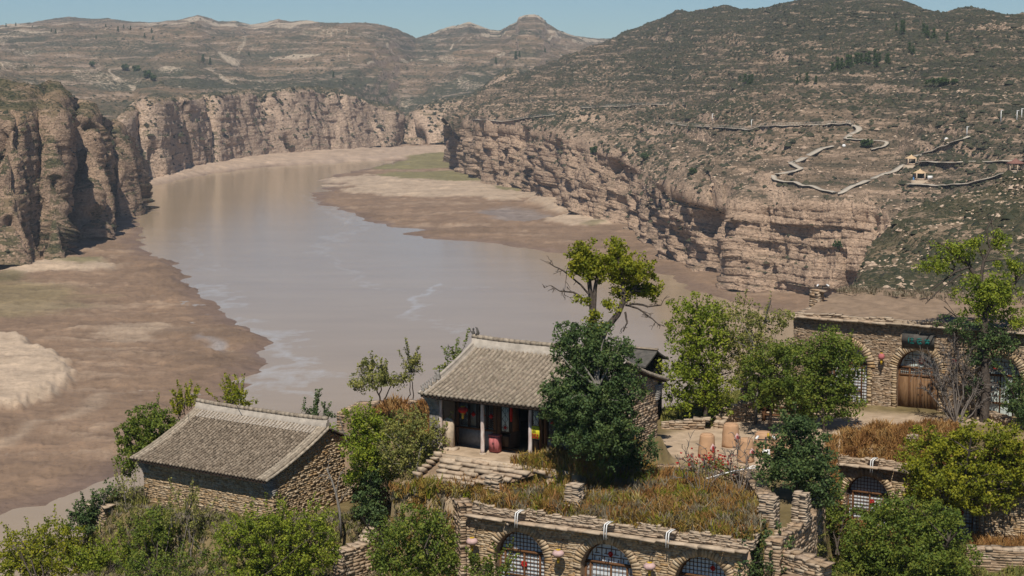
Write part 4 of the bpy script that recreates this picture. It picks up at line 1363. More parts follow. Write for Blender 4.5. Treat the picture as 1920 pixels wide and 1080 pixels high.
def build_temple():
    F = FT; t = thing("village_hall", F.O, "hall with ribbed grey tile roof, white porch posts and open dark doorway", "hall")
    aL, aR, D = -2.95, 5.75, 8.6
    be, ce, br, cr = -.85, 3.0, 4.3, 4.75; bb = 9.4
    prof = lambda b: (np.interp(b, *map(np.array, zip(*[roof_curve(x, be, ce, br, cr) for x in np.linspace(0, 1, 12)]))) if b < br else np.interp(-b, [-bb, -br], [ce, cr])) - .22
    # gables
    stones(MB(), F, .35, D, -1.2, 5.2, None, prof, aR, .25, (.09, .17), (.2, .5), axis='b', seed=31).build("gable_wall", M['stone'], t)
    core = MB(); F.box(core, aR - .5, aR - .02, .1, D - .05, -1.2, 2.7); F.box(core, aL - .15, aL + .3, -.02, D, -1.2, 2.9); F.box(core, aL, aR - .1, D - .35, D - .05, -1.2, 2.8)
    for i in range(14):
        b0 = D * i / 14; b1 = D * (i + 1) / 14
        for x0, x1 in ((aR - .5, aR - .02), (aL - .1, aL + .25)):
            F.box(core, x0, x1, b0, b1, 2.72, max(2.75, min(prof(b0 + .05), prof(b1)) - .15))
    core.build("clay_side_walls", M['mud'], t)
    # left pier of grey brick
    pb = MB(); r = np.random.default_rng(2); c = -.6
    while c < 2.0:
        for j in range(3):
            F.box(pb, aL - .22 + j * .19 + .003, aL - .22 + (j + 1) * .19 - .003, -.12 + r.normal(0, .006), .4, c + .004, c + .068)
        c += .07
    pb.build("brick_pier", M['brick'], t)
    corbel(F, aL - .22, aL + .35, 2.0, 2.85, .62, t, -.1); corbel(F, aR - .42, aR + .1, 2.0, 2.85, .62, t, -.1)
    corbel(Frame(F(aR - .2, D, 0), math.radians(30.5) + math.pi), -.32, .2, 2.0, 2.8, .55, t, 0)
    # roof
    tiled_slope(F, aL - .35, aR + .2, be, ce, br, cr, .262, .085, .30, seed=5, frac=.55, wig=.006, step=.012).build("roof", M['tile_pale'], t)
    tiled_slope(F, aL - .35, aR + .2, bb, ce, br, cr, .262, .085, .40, seed=6, frac=.55, wig=.006, step=.012).build("back_roof", M['tile_pale'], t)
    roof_deck(F, aL - .3, aR + .15, be + .04, ce, br, cr, .32).build("eave_boards", M['wood_dark'], t)
    roof_deck(F, aL - .3, aR + .15, bb - .04, ce, br, cr, .32).build("eave_boards", M['wood_dark'], t)
    for a, s in ((aL - .22, -1), (aR + .1, 1)):
        mbv = MB(); n = 26; tt = np.linspace(.33, 1, n); b_, c_ = roof_curve(tt, be, ce, br, cr)
        mbv.grid(np.array([[F(a - .09, x, y + .02), F(a - .09, x, y + .22), F(a + .09, x, y + .22), F(a + .09, x, y + .02)] for x, y in zip(b_, c_)]))
        mbv.tube(F(np.full(n, a), b_, c_ + .24), .095, 7)
        for o_ in (-.16, .16):
            tt2 = np.linspace(0, 1, n); b2, c2 = roof_curve(tt2, be, ce, br, cr)
            mbv.tube(F(np.full(n, a + o_), b2, c2 + .03), .08, 7)
        mbv.build("verge_ridge", M['ridge'], t)
        verge(F, a, bb, ce, br, cr, .32, 0, [(0, .06, .085), (s * .16, -.02, .07)], M['tile_pale'], t)
    rd = ridge_beam(F, aL - .3, aR + .2, br, cr + .05, t, M['ridge'], M['tile_pale'], .42, .10)
    # ridge-end beast and the row of small figures on the left verge
    def figure(p, s):
        mb = MB()
        mb.lathe(p, [(.0, 0), (.10 * s, 0), (.11 * s, .06 * s), (.07 * s, .12 * s), (.10 * s, .2 * s), (.075 * s, .3 * s), (.03 * s, .36 * s), (.055 * s, .41 * s), (.06 * s, .46 * s), (0, .52 * s)], 9)
        mb.tube([p + np.array([0, 0, .22 * s]), p + np.array([-.12 * s, -.02, .30 * s]), p + np.array([-.17 * s, -.03, .40 * s])], [.045 * s, .04 * s, .02 * s], 6)
        return mb
    mb = figure(F(aL - .25, br, cr + .5), 1.0)
    mb.tube([F(aL - .1, br, cr + .55), F(aL + .05, br, cr + .75), F(aL - .02, br, cr + 1.0), F(aL - .12, br, cr + 1.05)], [.1, .09, .05, .02], 7)
    mb.build("ridge_end_beast", M['plaque'], t)
    for k, tq in enumerate((.03, .10, .17, .25, .31)):
        b_, c_ = roof_curve(tq, be, ce, br, cr)
        fo = figure(F(aL - .22, b_, c_ + .07), .8 if k < 4 else 1.15); fo.build("roof_figure", M['brick'], t)
    # posts
    for a in (-2.55, 0.0, 2.82, 5.4):
        n = 12; z = np.linspace(0, 2.75, n)
        MB().tube(F(np.full(n, a) + rng.normal(0, .006, n), np.zeros(n), z), np.linspace(.11, .09, n), 10).build("porch_post", M['whitewood'], t)
        MB().lathe(F(a, 0, -.02), [(0, 0), (.19, 0), (.2, .05), (.16, .1), (0, .1)], 12).build("post_base", M['slab'], t)
    bm = MB(); F.box(bm, aL + .3, aR - .4, -.1, .1, 2.62, 2.85)
    for a in np.arange(aL + .1, aR, .3):
        bq, cq = roof_curve(np.array([.01, .28]), be, ce, br, cr)
        bm.tube(F(np.full(2, a), bq, cq - .2), .045, 6)
    bm.build("porch_beam", M['wood_dark'], t)
    # back wall of the porch: sill walls, windows, door leaves
    bw = 1.45
    for x0, x1 in ((aL + .3, -.05), (2.95, aR - .5)):
        sw = MB(); F.box(sw, x0, x1, bw, bw + .3, -.1, .92); sw.build("sill_wall", M['brick'], t)
    dk = MB(); F.box(dk, aL + .3, aR - .45, bw + .14, bw + .2, .92, 2.9) if False else None
    fr_ = MB()
    for a in (-2.45, -.12, .12, 2.62, 2.9, 5.2):
        F.box(fr_, a - .09, a + .09, bw - .05, bw + .15, 0, 2.75)
    F.box(fr_, aL + .3, aR - .45, bw - .04, bw + .14, 2.38, 2.55); F.box(fr_, aL + .3, -.05, bw - .07, bw + .1, .9, 1.0); F.box(fr_, 2.95, aR - .5, bw - .07, bw + .1, .9, 1.0)
    F.box(fr_, .1, 2.9, bw - .04, bw + .1, -.02, .1)
    fr_.build("door_frame", M['wood'], t)
    up = MB(); F.box(up, aL + .3, aR - .45, bw + .02, bw + .08, 2.55, 3.4); up.build("upper_panel", M['wood_dark'], t)

    def window(a0, a1, diag, name="window"):
        pn = MB(); F.box(pn, a0, a1, bw + .06, bw + .09, 1.0, 2.38)
        w = pn.build(name, M['paper_dim'], t)
        lt = MB(); lattice(lt, F, a0 + .04, a1 - .04, 1.04, 2.34, bw + .03, 6 if diag else 7, 2 if not diag else 6, .022, diag)
        F.box(lt, a0, a0 + .06, bw, bw + .05, 1.0, 2.38); F.box(lt, a1 - .06, a1, bw, bw + .05, 1.0, 2.38)
        lt.build("lattice", M['wood_dark'], w)
        am = (a0 + a1) / 2
        MB().box(F(am, bw + .0, 1.7), (F.u + F.k) * .075, F.g * .008, (F.u - F.k) * .075).build("red_paper", M['red'], w)
    window(-2.35, -1.75, True); window(-1.72, -1.2, False); window(-1.14, -.62, False); window(-.6, -.15, True)
    window(3.0, 3.6, True); window(3.64, 4.3, False); window(4.34, 5.1, True)
    for a0, a1 in ((.22, .78), (2.1, 2.55)):
        leaf = MB(); F.box(leaf, a0, a1, bw - .01, bw + .05, .1, .82); F.box(leaf, a0, a1, bw, bw + .04, .9, 2.36)
        lf = leaf.build("door_leaf", M['wood_dark'], t)
        q = MB(); F.box(q, a0 + .1, a1 - .1, bw - .03, bw - .012, .2, .72); q.build("panel", M['wood_old'], lf)
        q = MB(); F.box(q, a0 + .08, a1 - .08, bw - .02, bw - .002, 1.0, 2.3); q.build("paper", M['paper_dim'], lf)
        q = MB(); am = (a0 + a1) / 2
        for cc in (1.2, 1.65, 2.1):
            for s in (-1, 1):
                q.tube([F(am - .17, bw - .03, cc), F(am, bw - .03, cc + s * .22), F(am + .17, bw - .03, cc)], .014, 4)
        q.tube([F(am, bw - .03, 1.0), F(am, bw - .03, 2.3)], .012, 4); q.build("lattice", M['wood_dark'], lf)
        if a0 < 1:
            MB().box(F(am, bw - .03, 1.2), (F.u + F.k) * .06, F.g * .008, (F.u - F.k) * .06).build("red_paper", M['red'], lf)
    ol = Frame(F(.82, bw, 0), math.radians(30.5) - math.radians(62))
    q = MB(); ol.box(q, 0, .58, 0, .05, .1, 2.36); lf = q.build("open_door_leaf", M['wood_dark'], t)
    q = MB(); ol.box(q, .1, .48, -.02, -.003, 1.0, 2.2); q.build("panel", M['wood'], lf)
    return t


TEMPLE = build_temple()
# things in the porch
def lantern(p, R, H, skin, label, group=None, cord=.35, tassel='gold'):
    t = thing("lantern", p, label, "lantern", group)
    p = np.asarray(p, float)
    an = np.linspace(-1, 1, 9)
    prof = [(max(.02, R * math.cos(x * 1.25)), H * .5 * math.sin(x * 1.25) / math.sin(1.25)) for x in an]
    mb = MB(); mb.lathe(p, prof, 14); mb.build("lantern_skin", M[skin], t, smooth_=True)
    for zc in (H * .5 - .02, -H * .5 - .02):
        cp = MB(); cp.lathe(p + [0, 0, zc], [(0, 0), (R * .42, 0), (R * .42, .05), (0, .05)], 10); cp.build("cap_ring", M['gold'], t)
    MB().tube([p - [0, 0, H * .5], p - [0, 0, H * .5 + .12], p - [0, 0, H * .5 + .3]], [.05, .075, .06], 7).build("tassel", M[tassel], t)
    MB().tube([p + [0, 0, H * .5], p + [0, 0, H * .5 + cord]], .012, 5).build("cord", M['iron'], t)
    return t


lantern(FT(-1.35, .25, 2.15), .26, .34, 'red', "red lantern with yellow tassel hanging under the hall's porch eave", cord=.5)
q = MB(); q.tube(FT(np.full(4, 1.05), np.full(4, 1.1), np.array([2.6, 2.3, 2.0, 1.62])), [.02, .07, .08, .05], 8)
tag(q.build("red_tassel", M['red'], base=FT(1.05, 1.1, 1.62)), "long red tassel hanging at the hall's doorway", "tassel")
# fire box
p = FT(.3, .75, 0.05)
fb = thing("red_box", p, "faded red metal box standing behind the white porch post", "box")
Fb = Frame(p, math.radians(30.5)); q = MB(); Fb.box(q, -.26, .26, -.2, .2, 0, .82); Fb.box(q, -.29, .29, -.23, .23, .82, .88); q.build("body", M['redfaded'], fb)
q = MB(); Fb.box(q, -.22, -.01, -.222, -.203, .06, .76); Fb.box(q, .01, .22, -.222, -.203, .06, .76); d_ = q.build("doors", M['redfaded'], fb)
q = MB(); Fb.box(q, -.05, -.02, -.24, -.223, .4, .5); Fb.box(q, .02, .05, -.24, -.223, .4, .5); q.build("handle", M['iron'], d_)
# yellow notice
p = FT(3.12, -.02, 1.15)
sg = thing("notice_board", p, "yellow notice board with black drawing and red lettering fixed to a porch post", "sign")
Fs = Frame(p, math.radians(30.5)); q = MB(); Fs.box(q, -.24, .24, 0, .03, 0, .66); q.build("panel", M['yellow'], sg)
q = MB(); Fs.box(q, -.26, .26, -.006, .036, -.02, .0); Fs.box(q, -.26, .26, -.006, .036, .66, .68); Fs.box(q, -.26, -.24, -.006, .036, 0, .66); Fs.box(q, .24, .26, -.006, .036, 0, .66); q.build("frame", M['iron'], sg)
q = MB()
q.tube([Fs(-.15, -.008, .34), Fs(-.06, -.008, .58), Fs(.03, -.008, .34), Fs(-.15, -.008, .34)], .012, 4); q.lathe(Fs(-.06, -.01, .41), [(0, -.03), (.03, -.015), (.03, .015), (0, .03)], 8)
q.build("drawing", M['iron'], sg)
q = MB()
def glyph(q, F, a, c, s, strokes, b=-.012, w=.012):
    for st_ in strokes:
        q.tube([F(a + x * s, b, c + y * s) for x, y in st_], w, 4)
G1 = [[(.1, .85), (.9, .85)], [(.5, 1), (.5, 0)], [(.1, .5), (.9, .5)], [(.5, .5), (.1, .05)], [(.5, .5), (.9, .05)]]
G2 = [[(.1, .95), (.9, .95)], [(.15, .7), (.85, .7)], [(.15, .7), (.15, .35)], [(.85, .7), (.85, .35)], [(.15, .35), (.85, .35)], [(.3, .3), (.2, .02)], [(.7, .3), (.85, .02)], [(.05, .15), (.95, .15)]]
G3 = [[(.3, 1), (.2, .6)], [(.2, .6), (.9, .6)], [(.55, .9), (.55, .1)], [(.1, .35), (.95, .35)], [(.25, .05), (.85, .05)]]
for i, g_ in enumerate((G1, G2, G3)):
    glyph(q, Fs, -.19 + i * .135, .17, .1, g_); glyph(q, Fs, -.19 + i * .135, .03, .1, (G2, G3, G1)[i])
q.build("lettering", M['red'], sg)
# arched stele standing in for a sunlit arched niche at the porch end
p = FT(-2.15, .15, 0)
q = MB(); Fz = Frame(p, math.radians(30.5)); an = np.linspace(0, math.pi, 11)
out = [(-.32, 0)] + [(-.32 * math.cos(t_), 1.35 + .32 * math.sin(t_)) for t_ in an] + [(.32, 0)]
n = len(out); v = [Fz(a, -.09, c) for a, c in out] + [Fz(a, .09, c) for a, c in out]
v += [Fz(0, -.09, .6), Fz(0, .09, .6)]
tr = [[2 * n, i, (i + 1) % n] for i in range(n)] + [[2 * n + 1, n + (i + 1) % n, n + i] for i in range(n)]
q.add(v, [[i, n + i, n + (i + 1) % n, (i + 1) % n] for i in range(n)], tr)
niche_ = thing("niche_dummy", p, "pale stone stele with rounded top standing in for the sunlit arched niche at the porch end", "dummy")
q.build("slab", M['slab'], niche_); q = MB(); Fz.box(q, -.5, .5, -.3, .25, -.1, .14); q.build("plinth", M['slab'], niche_)

# stone steps in front of the porch
p = FT(1.0, -1.2, -.1)
stp = thing("stone_steps", p, "broken flight of rough slab steps below the porch", "steps")
q = MB(); r = np.random.default_rng(14)
for k in range(6):
    b0 = -.95 - k * .29; c0 = -.05 - k * .15
    a = -1.75 + .10 * k
    while a < 3.9 - .42 * k:
        w = r.uniform(.3, 1.0)
        if r.random() > .12:
            q.box(FT(a + w / 2, b0 - .10 + r.normal(0, .05), c0 - .09 + r.normal(0, .02)), FT.u * (w / 2 - .008) + FT.k * r.normal(0, .006), FT.g * .24, FT.k * r.uniform(.07, .09), .014, r)
        a += w
q.build("step_slabs", M['slab'], stp)
q = MB(); n = 7
q.grid(np.array([[FT(-2.3, -.7 - i * .29, -.06 - i * .15), FT(4.6 - .4 * i, -.7 - i * .29, -.06 - i * .15)] for i in range(n)]))
q.grid(np.array([[FT(-2.3, -.7 - i * .29, -.06 - i * .15), FT(-2.5, -.7 - i * .29, -1.6)] for i in range(n)])); q.build("earth_bed", M['mortar'], stp)
q = MB(); r = np.random.default_rng(15)
for i in range(6):
    q.box(FT(-1.95 - .06 * i, -1.1 - i * .30, -.02 - i * .15), FT.u * .17, FT.g * .2 - FT.k * .06, FT.k * .10, .03, r)
q.build("side_stones", M['slab'], stp)
lc_ = MB(); FT.box(lc_, -2.0, 5.6, -1.05, -.75, -.5, .0, .03)
tag(lc_.build("terrace_edge", M['slab'], base=FT(0, -.9, 0)), "pale stone kerb along the front of the porch terrace", "kerb")

# ================================================================= ARCHED STONE DWELLINGS
def arch_holes(arches, ring=.40):
    def f(c0, c1):
        out = []
        for ac, r, cs, cf in arches:
            if c1 < cf or c0 > cs + r + ring:
                continue
            if c0 < cs:
                out.append((ac - r - (.30 if c1 < cs else ring), ac + r + (.30 if c1 < cs else ring)))
            else:
                h = c0 - cs; R = r + ring
                if h < R:
                    w = math.sqrt(R * R - h * h); out.append((ac - w, ac + w))
        return out
    return f


def arch_ring(mb, F, ac, r, cs, cf, seed, b=0.0, ring=.42):
    rr = np.random.default_rng(seed); t = 0.0
    while t < math.pi:
        dt = rr.uniform(.07, .13); e = min(t + dt, math.pi); m_ = (t + e) / 2
        rad = np.array([math.cos(m_), math.sin(m_)]); tan = np.array([-rad[1], rad[0]])
        L = ring * rr.uniform(.85, 1.12)
        ctr = F(ac + rad[0] * (r + L / 2), b + .1 - rr.normal(.012, .008), cs + rad[1] * (r + L / 2))
        mb.box(ctr, (F.u * rad[0] + F.k * rad[1]) * (L / 2 - .008), F.g * .13, (F.u * tan[0] + F.k * tan[1]) * ((e - t) * (r + .15) / 2 - .008), .012, rr)
        t = e
    for s in (-1, 1):                               # jamb stones below the spring
        c = cf
        while c < cs:
            h = rr.uniform(.1, .2); w = rr.uniform(.2, .34)
            F.box(mb, ac + s * r + (0 if s > 0 else -w), ac + s * r + (w if s > 0 else 0), b - .03 + rr.normal(0, .015), b + .22, c + .006, min(c + h, cs) - .006, .008)
            c += h


def arch_soffit(F, ac, r, cs, cf, b0, b1):
    an = np.linspace(0, math.pi, 25)
    pts = [(ac + r, cf)] + [(ac + r * math.cos(t), cs + r * math.sin(t)) for t in an] + [(ac - r, cf)]
    return MB().grid(np.array([[F(a, b0, c), F(a, (b0 + b1) / 2, c), F(a, b1, c)] for a, c in pts]))


def facade_core(F, a0, a1, c0, c1, arches, b0=.012, b1=.8, step=.09):
    mb = MB(); n = int((a1 - a0) / step); step = (a1 - a0) / n
    for i in range(n):
        x0 = a0 + i * step; x1 = x0 + step; m_ = (x0 + x1) / 2; lo = c0
        for ac, r, cs, cf in arches:
            if abs(m_ - ac) < r + .02:
                lo = cs + math.sqrt(max(0, (r + .02) ** 2 - (abs(m_ - ac) - step / 2 if abs(m_ - ac) > step / 2 else 0) ** 2))
        F.box(mb, x0, x1, b0, b1, lo, c1)
    return mb


def arch_fan(F, ac, r, cs, b):
    an = np.linspace(0, math.pi, 25)
    v = [F(ac, b, cs)] + [F(ac + r * math.cos(t), b, cs + r * math.sin(t)) for t in an]
    return v, [[0, i, i + 1] for i in range(1, 25)]


def lattice_arch(F, ac, r, cs, b, lo, sp, w, stagger=False):
    """square lattice clipped to the half circle and the strip below it down to height lo"""
    mb = MB()
    for a in np.arange(-r + sp / 2, r, sp):
        top = cs + math.sqrt(max(0, r * r - a * a))
        F.box(mb, ac + a - w / 2, ac + a + w / 2, b, b + w, lo, top)
    c = lo
    k = 0
    while c < cs + r - .05:
        hw = r if c <= cs else math.sqrt(max(0, r * r - (c - cs) ** 2))
        F.box(mb, ac - hw, ac + hw, b - .002, b + w * .9, c - w / 2, c + w / 2)
        c += sp
    return mb


def keys(F, ac, r, cs, b, lo, w):
    """squared key-pattern fretwork in the fan light"""
    mb = MB()
    bars = []
    for x in (-.75, -.38, 0, .38, .75):
        bars.append(((x, -.05), (x, .9)))
    for y in (.12, .45, .75):
        bars.append(((-1, y), (1, y)))
    for x in (-.57, -.19, .19, .57):
        bars += [((x - .09, .2), (x + .09, .2)), ((x + .09, .2), (x + .09, .38)), ((x - .09, .28), (x - .09, .45)), ((x - .09, .55), (x + .1, .55)), ((x - .02, .55), (x - .02, .75))]
    for (x0, y0), (x1, y1) in bars:
        p = []
        for q in np.linspace(0, 1, 20):
            x, y = x0 + (x1 - x0) * q, y0 + (y1 - y0) * q
            if x * x + max(y, 0) ** 2 < .98 and y > (lo - cs) / r:
                p.append((x, y))
        if len(p) > 1:
            mb.tube([F(ac + p[0][0] * r, b, cs + p[0][1] * r), F(ac + p[-1][0] * r, b, cs + p[-1][1] * r)], w * .6, 4)
    return mb


def arch_window(F, ac, r, cs, cf, b, parent, fan='grid', door=False, seed=1, paper='paper', mull=(-.78, .0, .62), transom=None):
    """the timber and paper filling of an arch"""
    tr_ = cs + .12 if transom is None else transom
    pm_ = MB(); v, t3 = arch_fan(F, ac, r + .02, cs, b + .07); pm_.add(v, None, t3)
    pm_.grid(np.array([[F(ac - r, b + .07, cf), F(ac + r, b + .07, cf)], [F(ac - r, b + .07, cs), F(ac + r, b + .07, cs)]]))
    w = pm_.build("window", M[paper], parent)
    fr_ = MB(); an = np.linspace(0, math.pi, 21)
    fr_.tube([F(ac + (r - .03) * math.cos(t), b, cs + (r - .03) * math.sin(t)) for t in an], .05, 6)
    for s in (-1, 1):
        F.box(fr_, ac + s * (r - .03) - .05, ac + s * (r - .03) + .05, b - .05, b + .05, cf, cs)
    F.box(fr_, ac - r, ac + r, b - .06, b + .05, tr_ - .06, tr_ + .06)
    if not door:
        for m_ in mull:
            F.box(fr_, ac + m_ * r - .035, ac + m_ * r + .035, b - .05, b + .045, cf, tr_)
        F.box(fr_, ac - .75 * r, ac + .6 * r, b - .05, b + .04, cf + .95, cf + 1.03)
    fr_.build("frame", M['wood'], w)
    if fan == 'grid':
        la = lattice_arch(F, ac, r - .05, cs, b + .015, cf, .19, .026)
    else:
        la = keys(F, ac, r - .05, cs, b + .02, tr_, .032)
        if not door:
            la2 = lattice_arch(F, ac, r - .05, cs, b + .015, cf, .19, .026)
            # keep only the bars below the transom
            lattice(la, F, ac - r + .06, ac - .78 * r, cf, tr_ - .08, b + .02, 3, 7, .024); lattice(la, F, ac + .64 * r, ac + r - .06, cf, tr_ - .08, b + .02, 3, 7, .024); lattice(la, F, ac - .72 * r, ac + .58 * r, cf + 1.05, tr_ - .08, b + .02, 9, 4, .024)
    la.build("lattice", M['wood'], w)
    return w


def red_disc(F, a, c, b, r, parent, mat='red', name="red_paper_cut"):
    mb = MB(); an = np.arange(8) / 8 * 2 * math.pi
    for k in range(8):
        mb.box(F(a + math.cos(an[k]) * r * .62, b, c + math.sin(an[k]) * r * .62), F.u * r * .26, F.g * .006, F.k * r * .3, .004)
    mb.box(F(a, b, c), F.u * r * .25, F.g * .006, F.k * r * .25)
    return mb.build(name, M[mat], parent)


def eave_slabs(F, a0, a1, c, out, seed, thick=.10, back=.35):
    mb = MB(); r = np.random.default_rng(seed); a = a0
    while a < a1:
        w = r.uniform(.5, 1.15)
        o_ = out + r.normal(0, .05)
        e = min(a + w, a1 + .1)
        mb.box(F((a + e) / 2, (back - o_) / 2, c + thick / 2 + r.normal(0, .012)), F.u * ((e - a) / 2 - .008), F.g * ((back + o_) / 2) - F.k * .03, F.k * thick / 2, .018, r)
        a += w
    return mb


def spout(p, F, label):
    """bent white lamp pipe gripping the parapet"""
    t = thing("bent_pipe", p, label, "pipe", "white bent pipes on the parapets")
    p = np.asarray(p, float)
    for k in (-.06, .06):
        q = MB().tube([p + F.u * k - F.k * .62 - F.g * .10, p + F.u * k - F.k * .1 - F.g * .08, p + F.u * k + F.k * .08 - F.g * .02, p + F.u * (k + .08) + F.k * .16 + F.g * .15, p + F.u * (k + .15) + F.k * .17 + F.g * .35], .028, 7)
        q.build("pipe", M['white'], t)
    MB().box(p + F.g * .3 + F.k * .05, F.u * .3, F.g * .16, F.k * .05, .015).build("foot_slab", M['slab'], t)
    return t


# ---- front row --------------------------------------------------------
F = FC
ARF = [(0.0, 1.36, -1.36, -3.3), (4.62, 1.36, -1.36, -3.3), (9.45, 1.36, -1.36, -3.3)]
A0, A1 = -2.75, 11.7
fr = thing("cave_dwelling", F(A0, 0, -3.3), "front row of three arched stone dwellings with lattice windows under a grassy roof", "cave house")
stones(MB(), F, A0, A1 - .3, -3.3, .48, arch_holes(ARF), None, 0, .24, (.065, .13), (.15, .48), .007, gap=.0035, seed=41).build("front_wall", M['stone_warm'], fr)
for i, a in enumerate(ARF):
    mb = MB(); arch_ring(mb, F, *a, seed=60 + i); mb.build('arch_stones', M['stone_warm'], fr)
facade_core(F, A0, A1, -3.3, .52, ARF).build("wall_core", M['mud'], fr)
for i, a in enumerate(ARF):
    arch_soffit(F, *a, -.04, .62).build("arch_reveal", M['mud'], fr)
    w = arch_window(F, a[0], a[1], a[2], a[3], .5, fr, 'grid' if i != 1 else 'keys', seed=i, transom=a[2] + .28)
    red_disc(F, a[0] - .02 + (.35 if i == 2 else 0), a[2] - .35 if i == 0 else a[2] + .75, .47, .19 if i == 0 else .14, w)
eave_slabs(F, A0 - .1, A1 - .1, .50, .5, 5).build("eave_slabs", M['slab'], fr)
for a in np.arange(A0 + .5, A1, 1.75):
    bk = MB(); F.box(bk, a - .05, a + .05, -.38, .1, .36, .49); bk.build("eave_bracket", M['slab'], fr)
pt = stones(MB(), F, A0 + .1, A1 + .2, .62, 1.22, None, lambda a: 1.12 + .10 * math.sin(a * 2.1) + .05 * math.sin(a * 7.3), .05, .4, (.06, .12), (.2, .6), .02, seed=44)
stones(pt, F, A0 + .2, A1 + .2, .8, 1.3, None, lambda a: 1.16 + .12 * math.sin(a * 1.7 + 1), .45, .4, (.08, .14), (.3, .8), .06, seed=45)
pt.build("parapet", M['slab'], fr)
rt = MB(); F.box(rt, A0, A1, .4, 1.0, .55, .95); F.box(rt, A0 + .12, A1 + .1, .07, .4, .63, 1.02)
rt.grid(np.array([[F(a, b, c + .05 * math.sin(a * 2.3 + b)) for a in np.linspace(A0, A1, 40)] for b, c in ((.3, .95), (.9, 1.05), (1.6, 1.24), (2.2, 1.36), (2.5, 1.0))]), flip=True); rt.build("roof_earth", M['mortar'], fr)
for i, (a, lab) in enumerate(((-2.35, "silvery red lantern left of the first front arch"), (2.33, "silvery red lantern between the first and second front arches"), (7.05, "silvery red lantern between the second and third front arches"))):
    p = F(a, -.55, -.62)
    t = lantern(p, .29, .36, 'silver', lab, "lanterns on the front row of arches", .22)
    MB().tube([F(a, .02, -.05), F(a, -.28, -.08), F(a, -.55, -.2)], .022, 5).build("bracket", M['iron'], t)
for a, nm in ((1.15, "first and leftmost"), (5.85, "second"), (9.0, "third")):
    spout(F(a - 1.1 if a < 2 else a - 1.1, -.42, .98), F, {1.15: "white bent pipe on the parapet above the first front arch", 5.85: "white bent pipe on the parapet above the second front arch", 9.0: "white bent pipe on the parapet above the third front arch"}[a])
# wing wall on the left, turning back
rubble_wall("wing_wall", [F(-2.7, .15, -1.6), F(-5.6, 3.4, -1.2), F(-5.9, 5.0, -1.0)], [2.6, 2.2, 2.0], .6, "rough stone wing wall running back left from the front arches", seed=70, drop=1.5)
# broken plastered end on the right
rubble_wall("broken_wall", [F(12.6, .9, -3.3), F(15.0, .1, -3.3)], [3.9, 3.6], .9, "broken clay-plastered wall end right of the front arches", mat='stone', seed=73)
pl = MB(); an = np.linspace(0, 1, 12); r = np.random.default_rng(9)
V = []
for a in np.linspace(12.55, 15.05, 14):
    top = -.35 - .55 * abs((a - 13.8) / 1.2) ** 2 + r.normal(0, .07)
    V.append([F(a, .9 - (a - 12.6) * .333 - .09 - .03 * math.sin(c * 3 + a * 5) - r.uniform(0, .02), c) for c in np.linspace(-3.3, top, 9)])
tag(pl.grid(np.array(V)).build("clay_plaster", M['mud'], base=F(13, .8, -3.3)), "ochre clay render clinging to the broken wall end", "plaster")

# ---- lower right arches ----------------------------------------------------
F = FL
ARL = [(0.0, 1.25, -1.25, -3.1), (5.0, 1.25, -1.25, -3.1), (10.0, 1.25, -1.25, -3.1)]
lr = thing("cave_dwelling", F(-2, 0, -3.1), "lower right row of arched dwellings half hidden behind yellow green trees", "cave house")
stones(MB(), F, -2.0, 13.2, -3.1, .5, arch_holes(ARL), None, 0, .24, (.065, .13), (.15, .48), .007, gap=.0035, seed=81).build("front_wall", M['stone_warm'], lr)
for i, a in enumerate(ARL):
    mb = MB(); arch_ring(mb, F, *a, seed=90 + i); mb.build('arch_stones', M['stone_warm'], lr)
facade_core(F, -2.0, 13.2, -3.1, .55, ARL).build("wall_core", M['mud'], lr)
for i, a in enumerate(ARL):
    arch_soffit(F, *a, -.04, .6).build("arch_reveal", M['mud'], lr)
    w = arch_window(F, a[0], a[1], a[2], a[3], .48, lr, 'grid', seed=i, transom=a[2] + .2)
    red_disc(F, a[0] + .15, a[2] - .3, .45, .16, w)
    dkp = MB(); v, t3 = arch_fan(F, a[0], a[1] - .05, a[2] + .2, .44); dkp.add(v, None, t3)
eave_slabs(F, -2.2, 13.2, .52, .5, 15).build("eave_slabs", M['slab'], lr)
stones(MB(), F, -2.0, 13.2, .62, 1.1, None, lambda a: 1.0 + .08 * math.sin(a * 2.3), .05, .45, (.06, .12), (.2, .6), .02, seed=84).build("parapet", M['slab'], lr)
rt = MB(); F.box(rt, -1.9, 13, .4, 1.0, .55, .85); F.box(rt, -1.9, 13.1, .07, .4, .63, .95)
rt.grid(np.array([[F(a, b, c + .05 * math.sin(a * 2.3 + b)) for a in np.linspace(-1.9, 13, 40)] for b, c in ((.3, .88), (.9, 1.1), (1.7, 1.55), (2.4, 1.75), (2.9, 1.4))]), flip=True); rt.build("roof_earth", M['mortar'], lr)
spout(F(.35, -.42, .95), F, "white bent pipe on the parapet of the lower right arches")

# ---- upper right arches -----------------------------------------------------
F = FR
ARR = [(-4.45, 1.3, 2.6, 0), (0.0, 1.3, 2.6, 0), (4.95, 1.3, 2.6, 0)]
ur = thing("cave_dwelling", F(-8, 0, 0), "upper right stone dwelling with earthen roof, plaque and arched plank door", "cave house")
stones(MB(), F, -8.0, 12, -.4, 5.4, arch_holes(ARR), None, 0, .24, (.06, .12), (.15, .45), .010, seed=101).build("front_wall", M['stone'], ur)
SF = Frame(F(-8.0, 9, 0), math.radians(28) + math.pi / 2)
stones(MB(), Frame(F(-8.0, 9, 0), math.radians(28) + math.pi / 2), 0, 9, -.4, 5.4, None, None, 0, .24, (.10, .19), (.2, .6), .03, seed=102).build("side_wall", M['stone'], ur)
for i, a in enumerate(ARR):
    mb = MB(); arch_ring(mb, F, *a, seed=110 + i, ring=.5); mb.build('arch_stones', M['stone_warm'], ur)
facade_core(F, -7.9, 12, -.4, 5.45, ARR).build("wall_core", M['mortar'], ur)
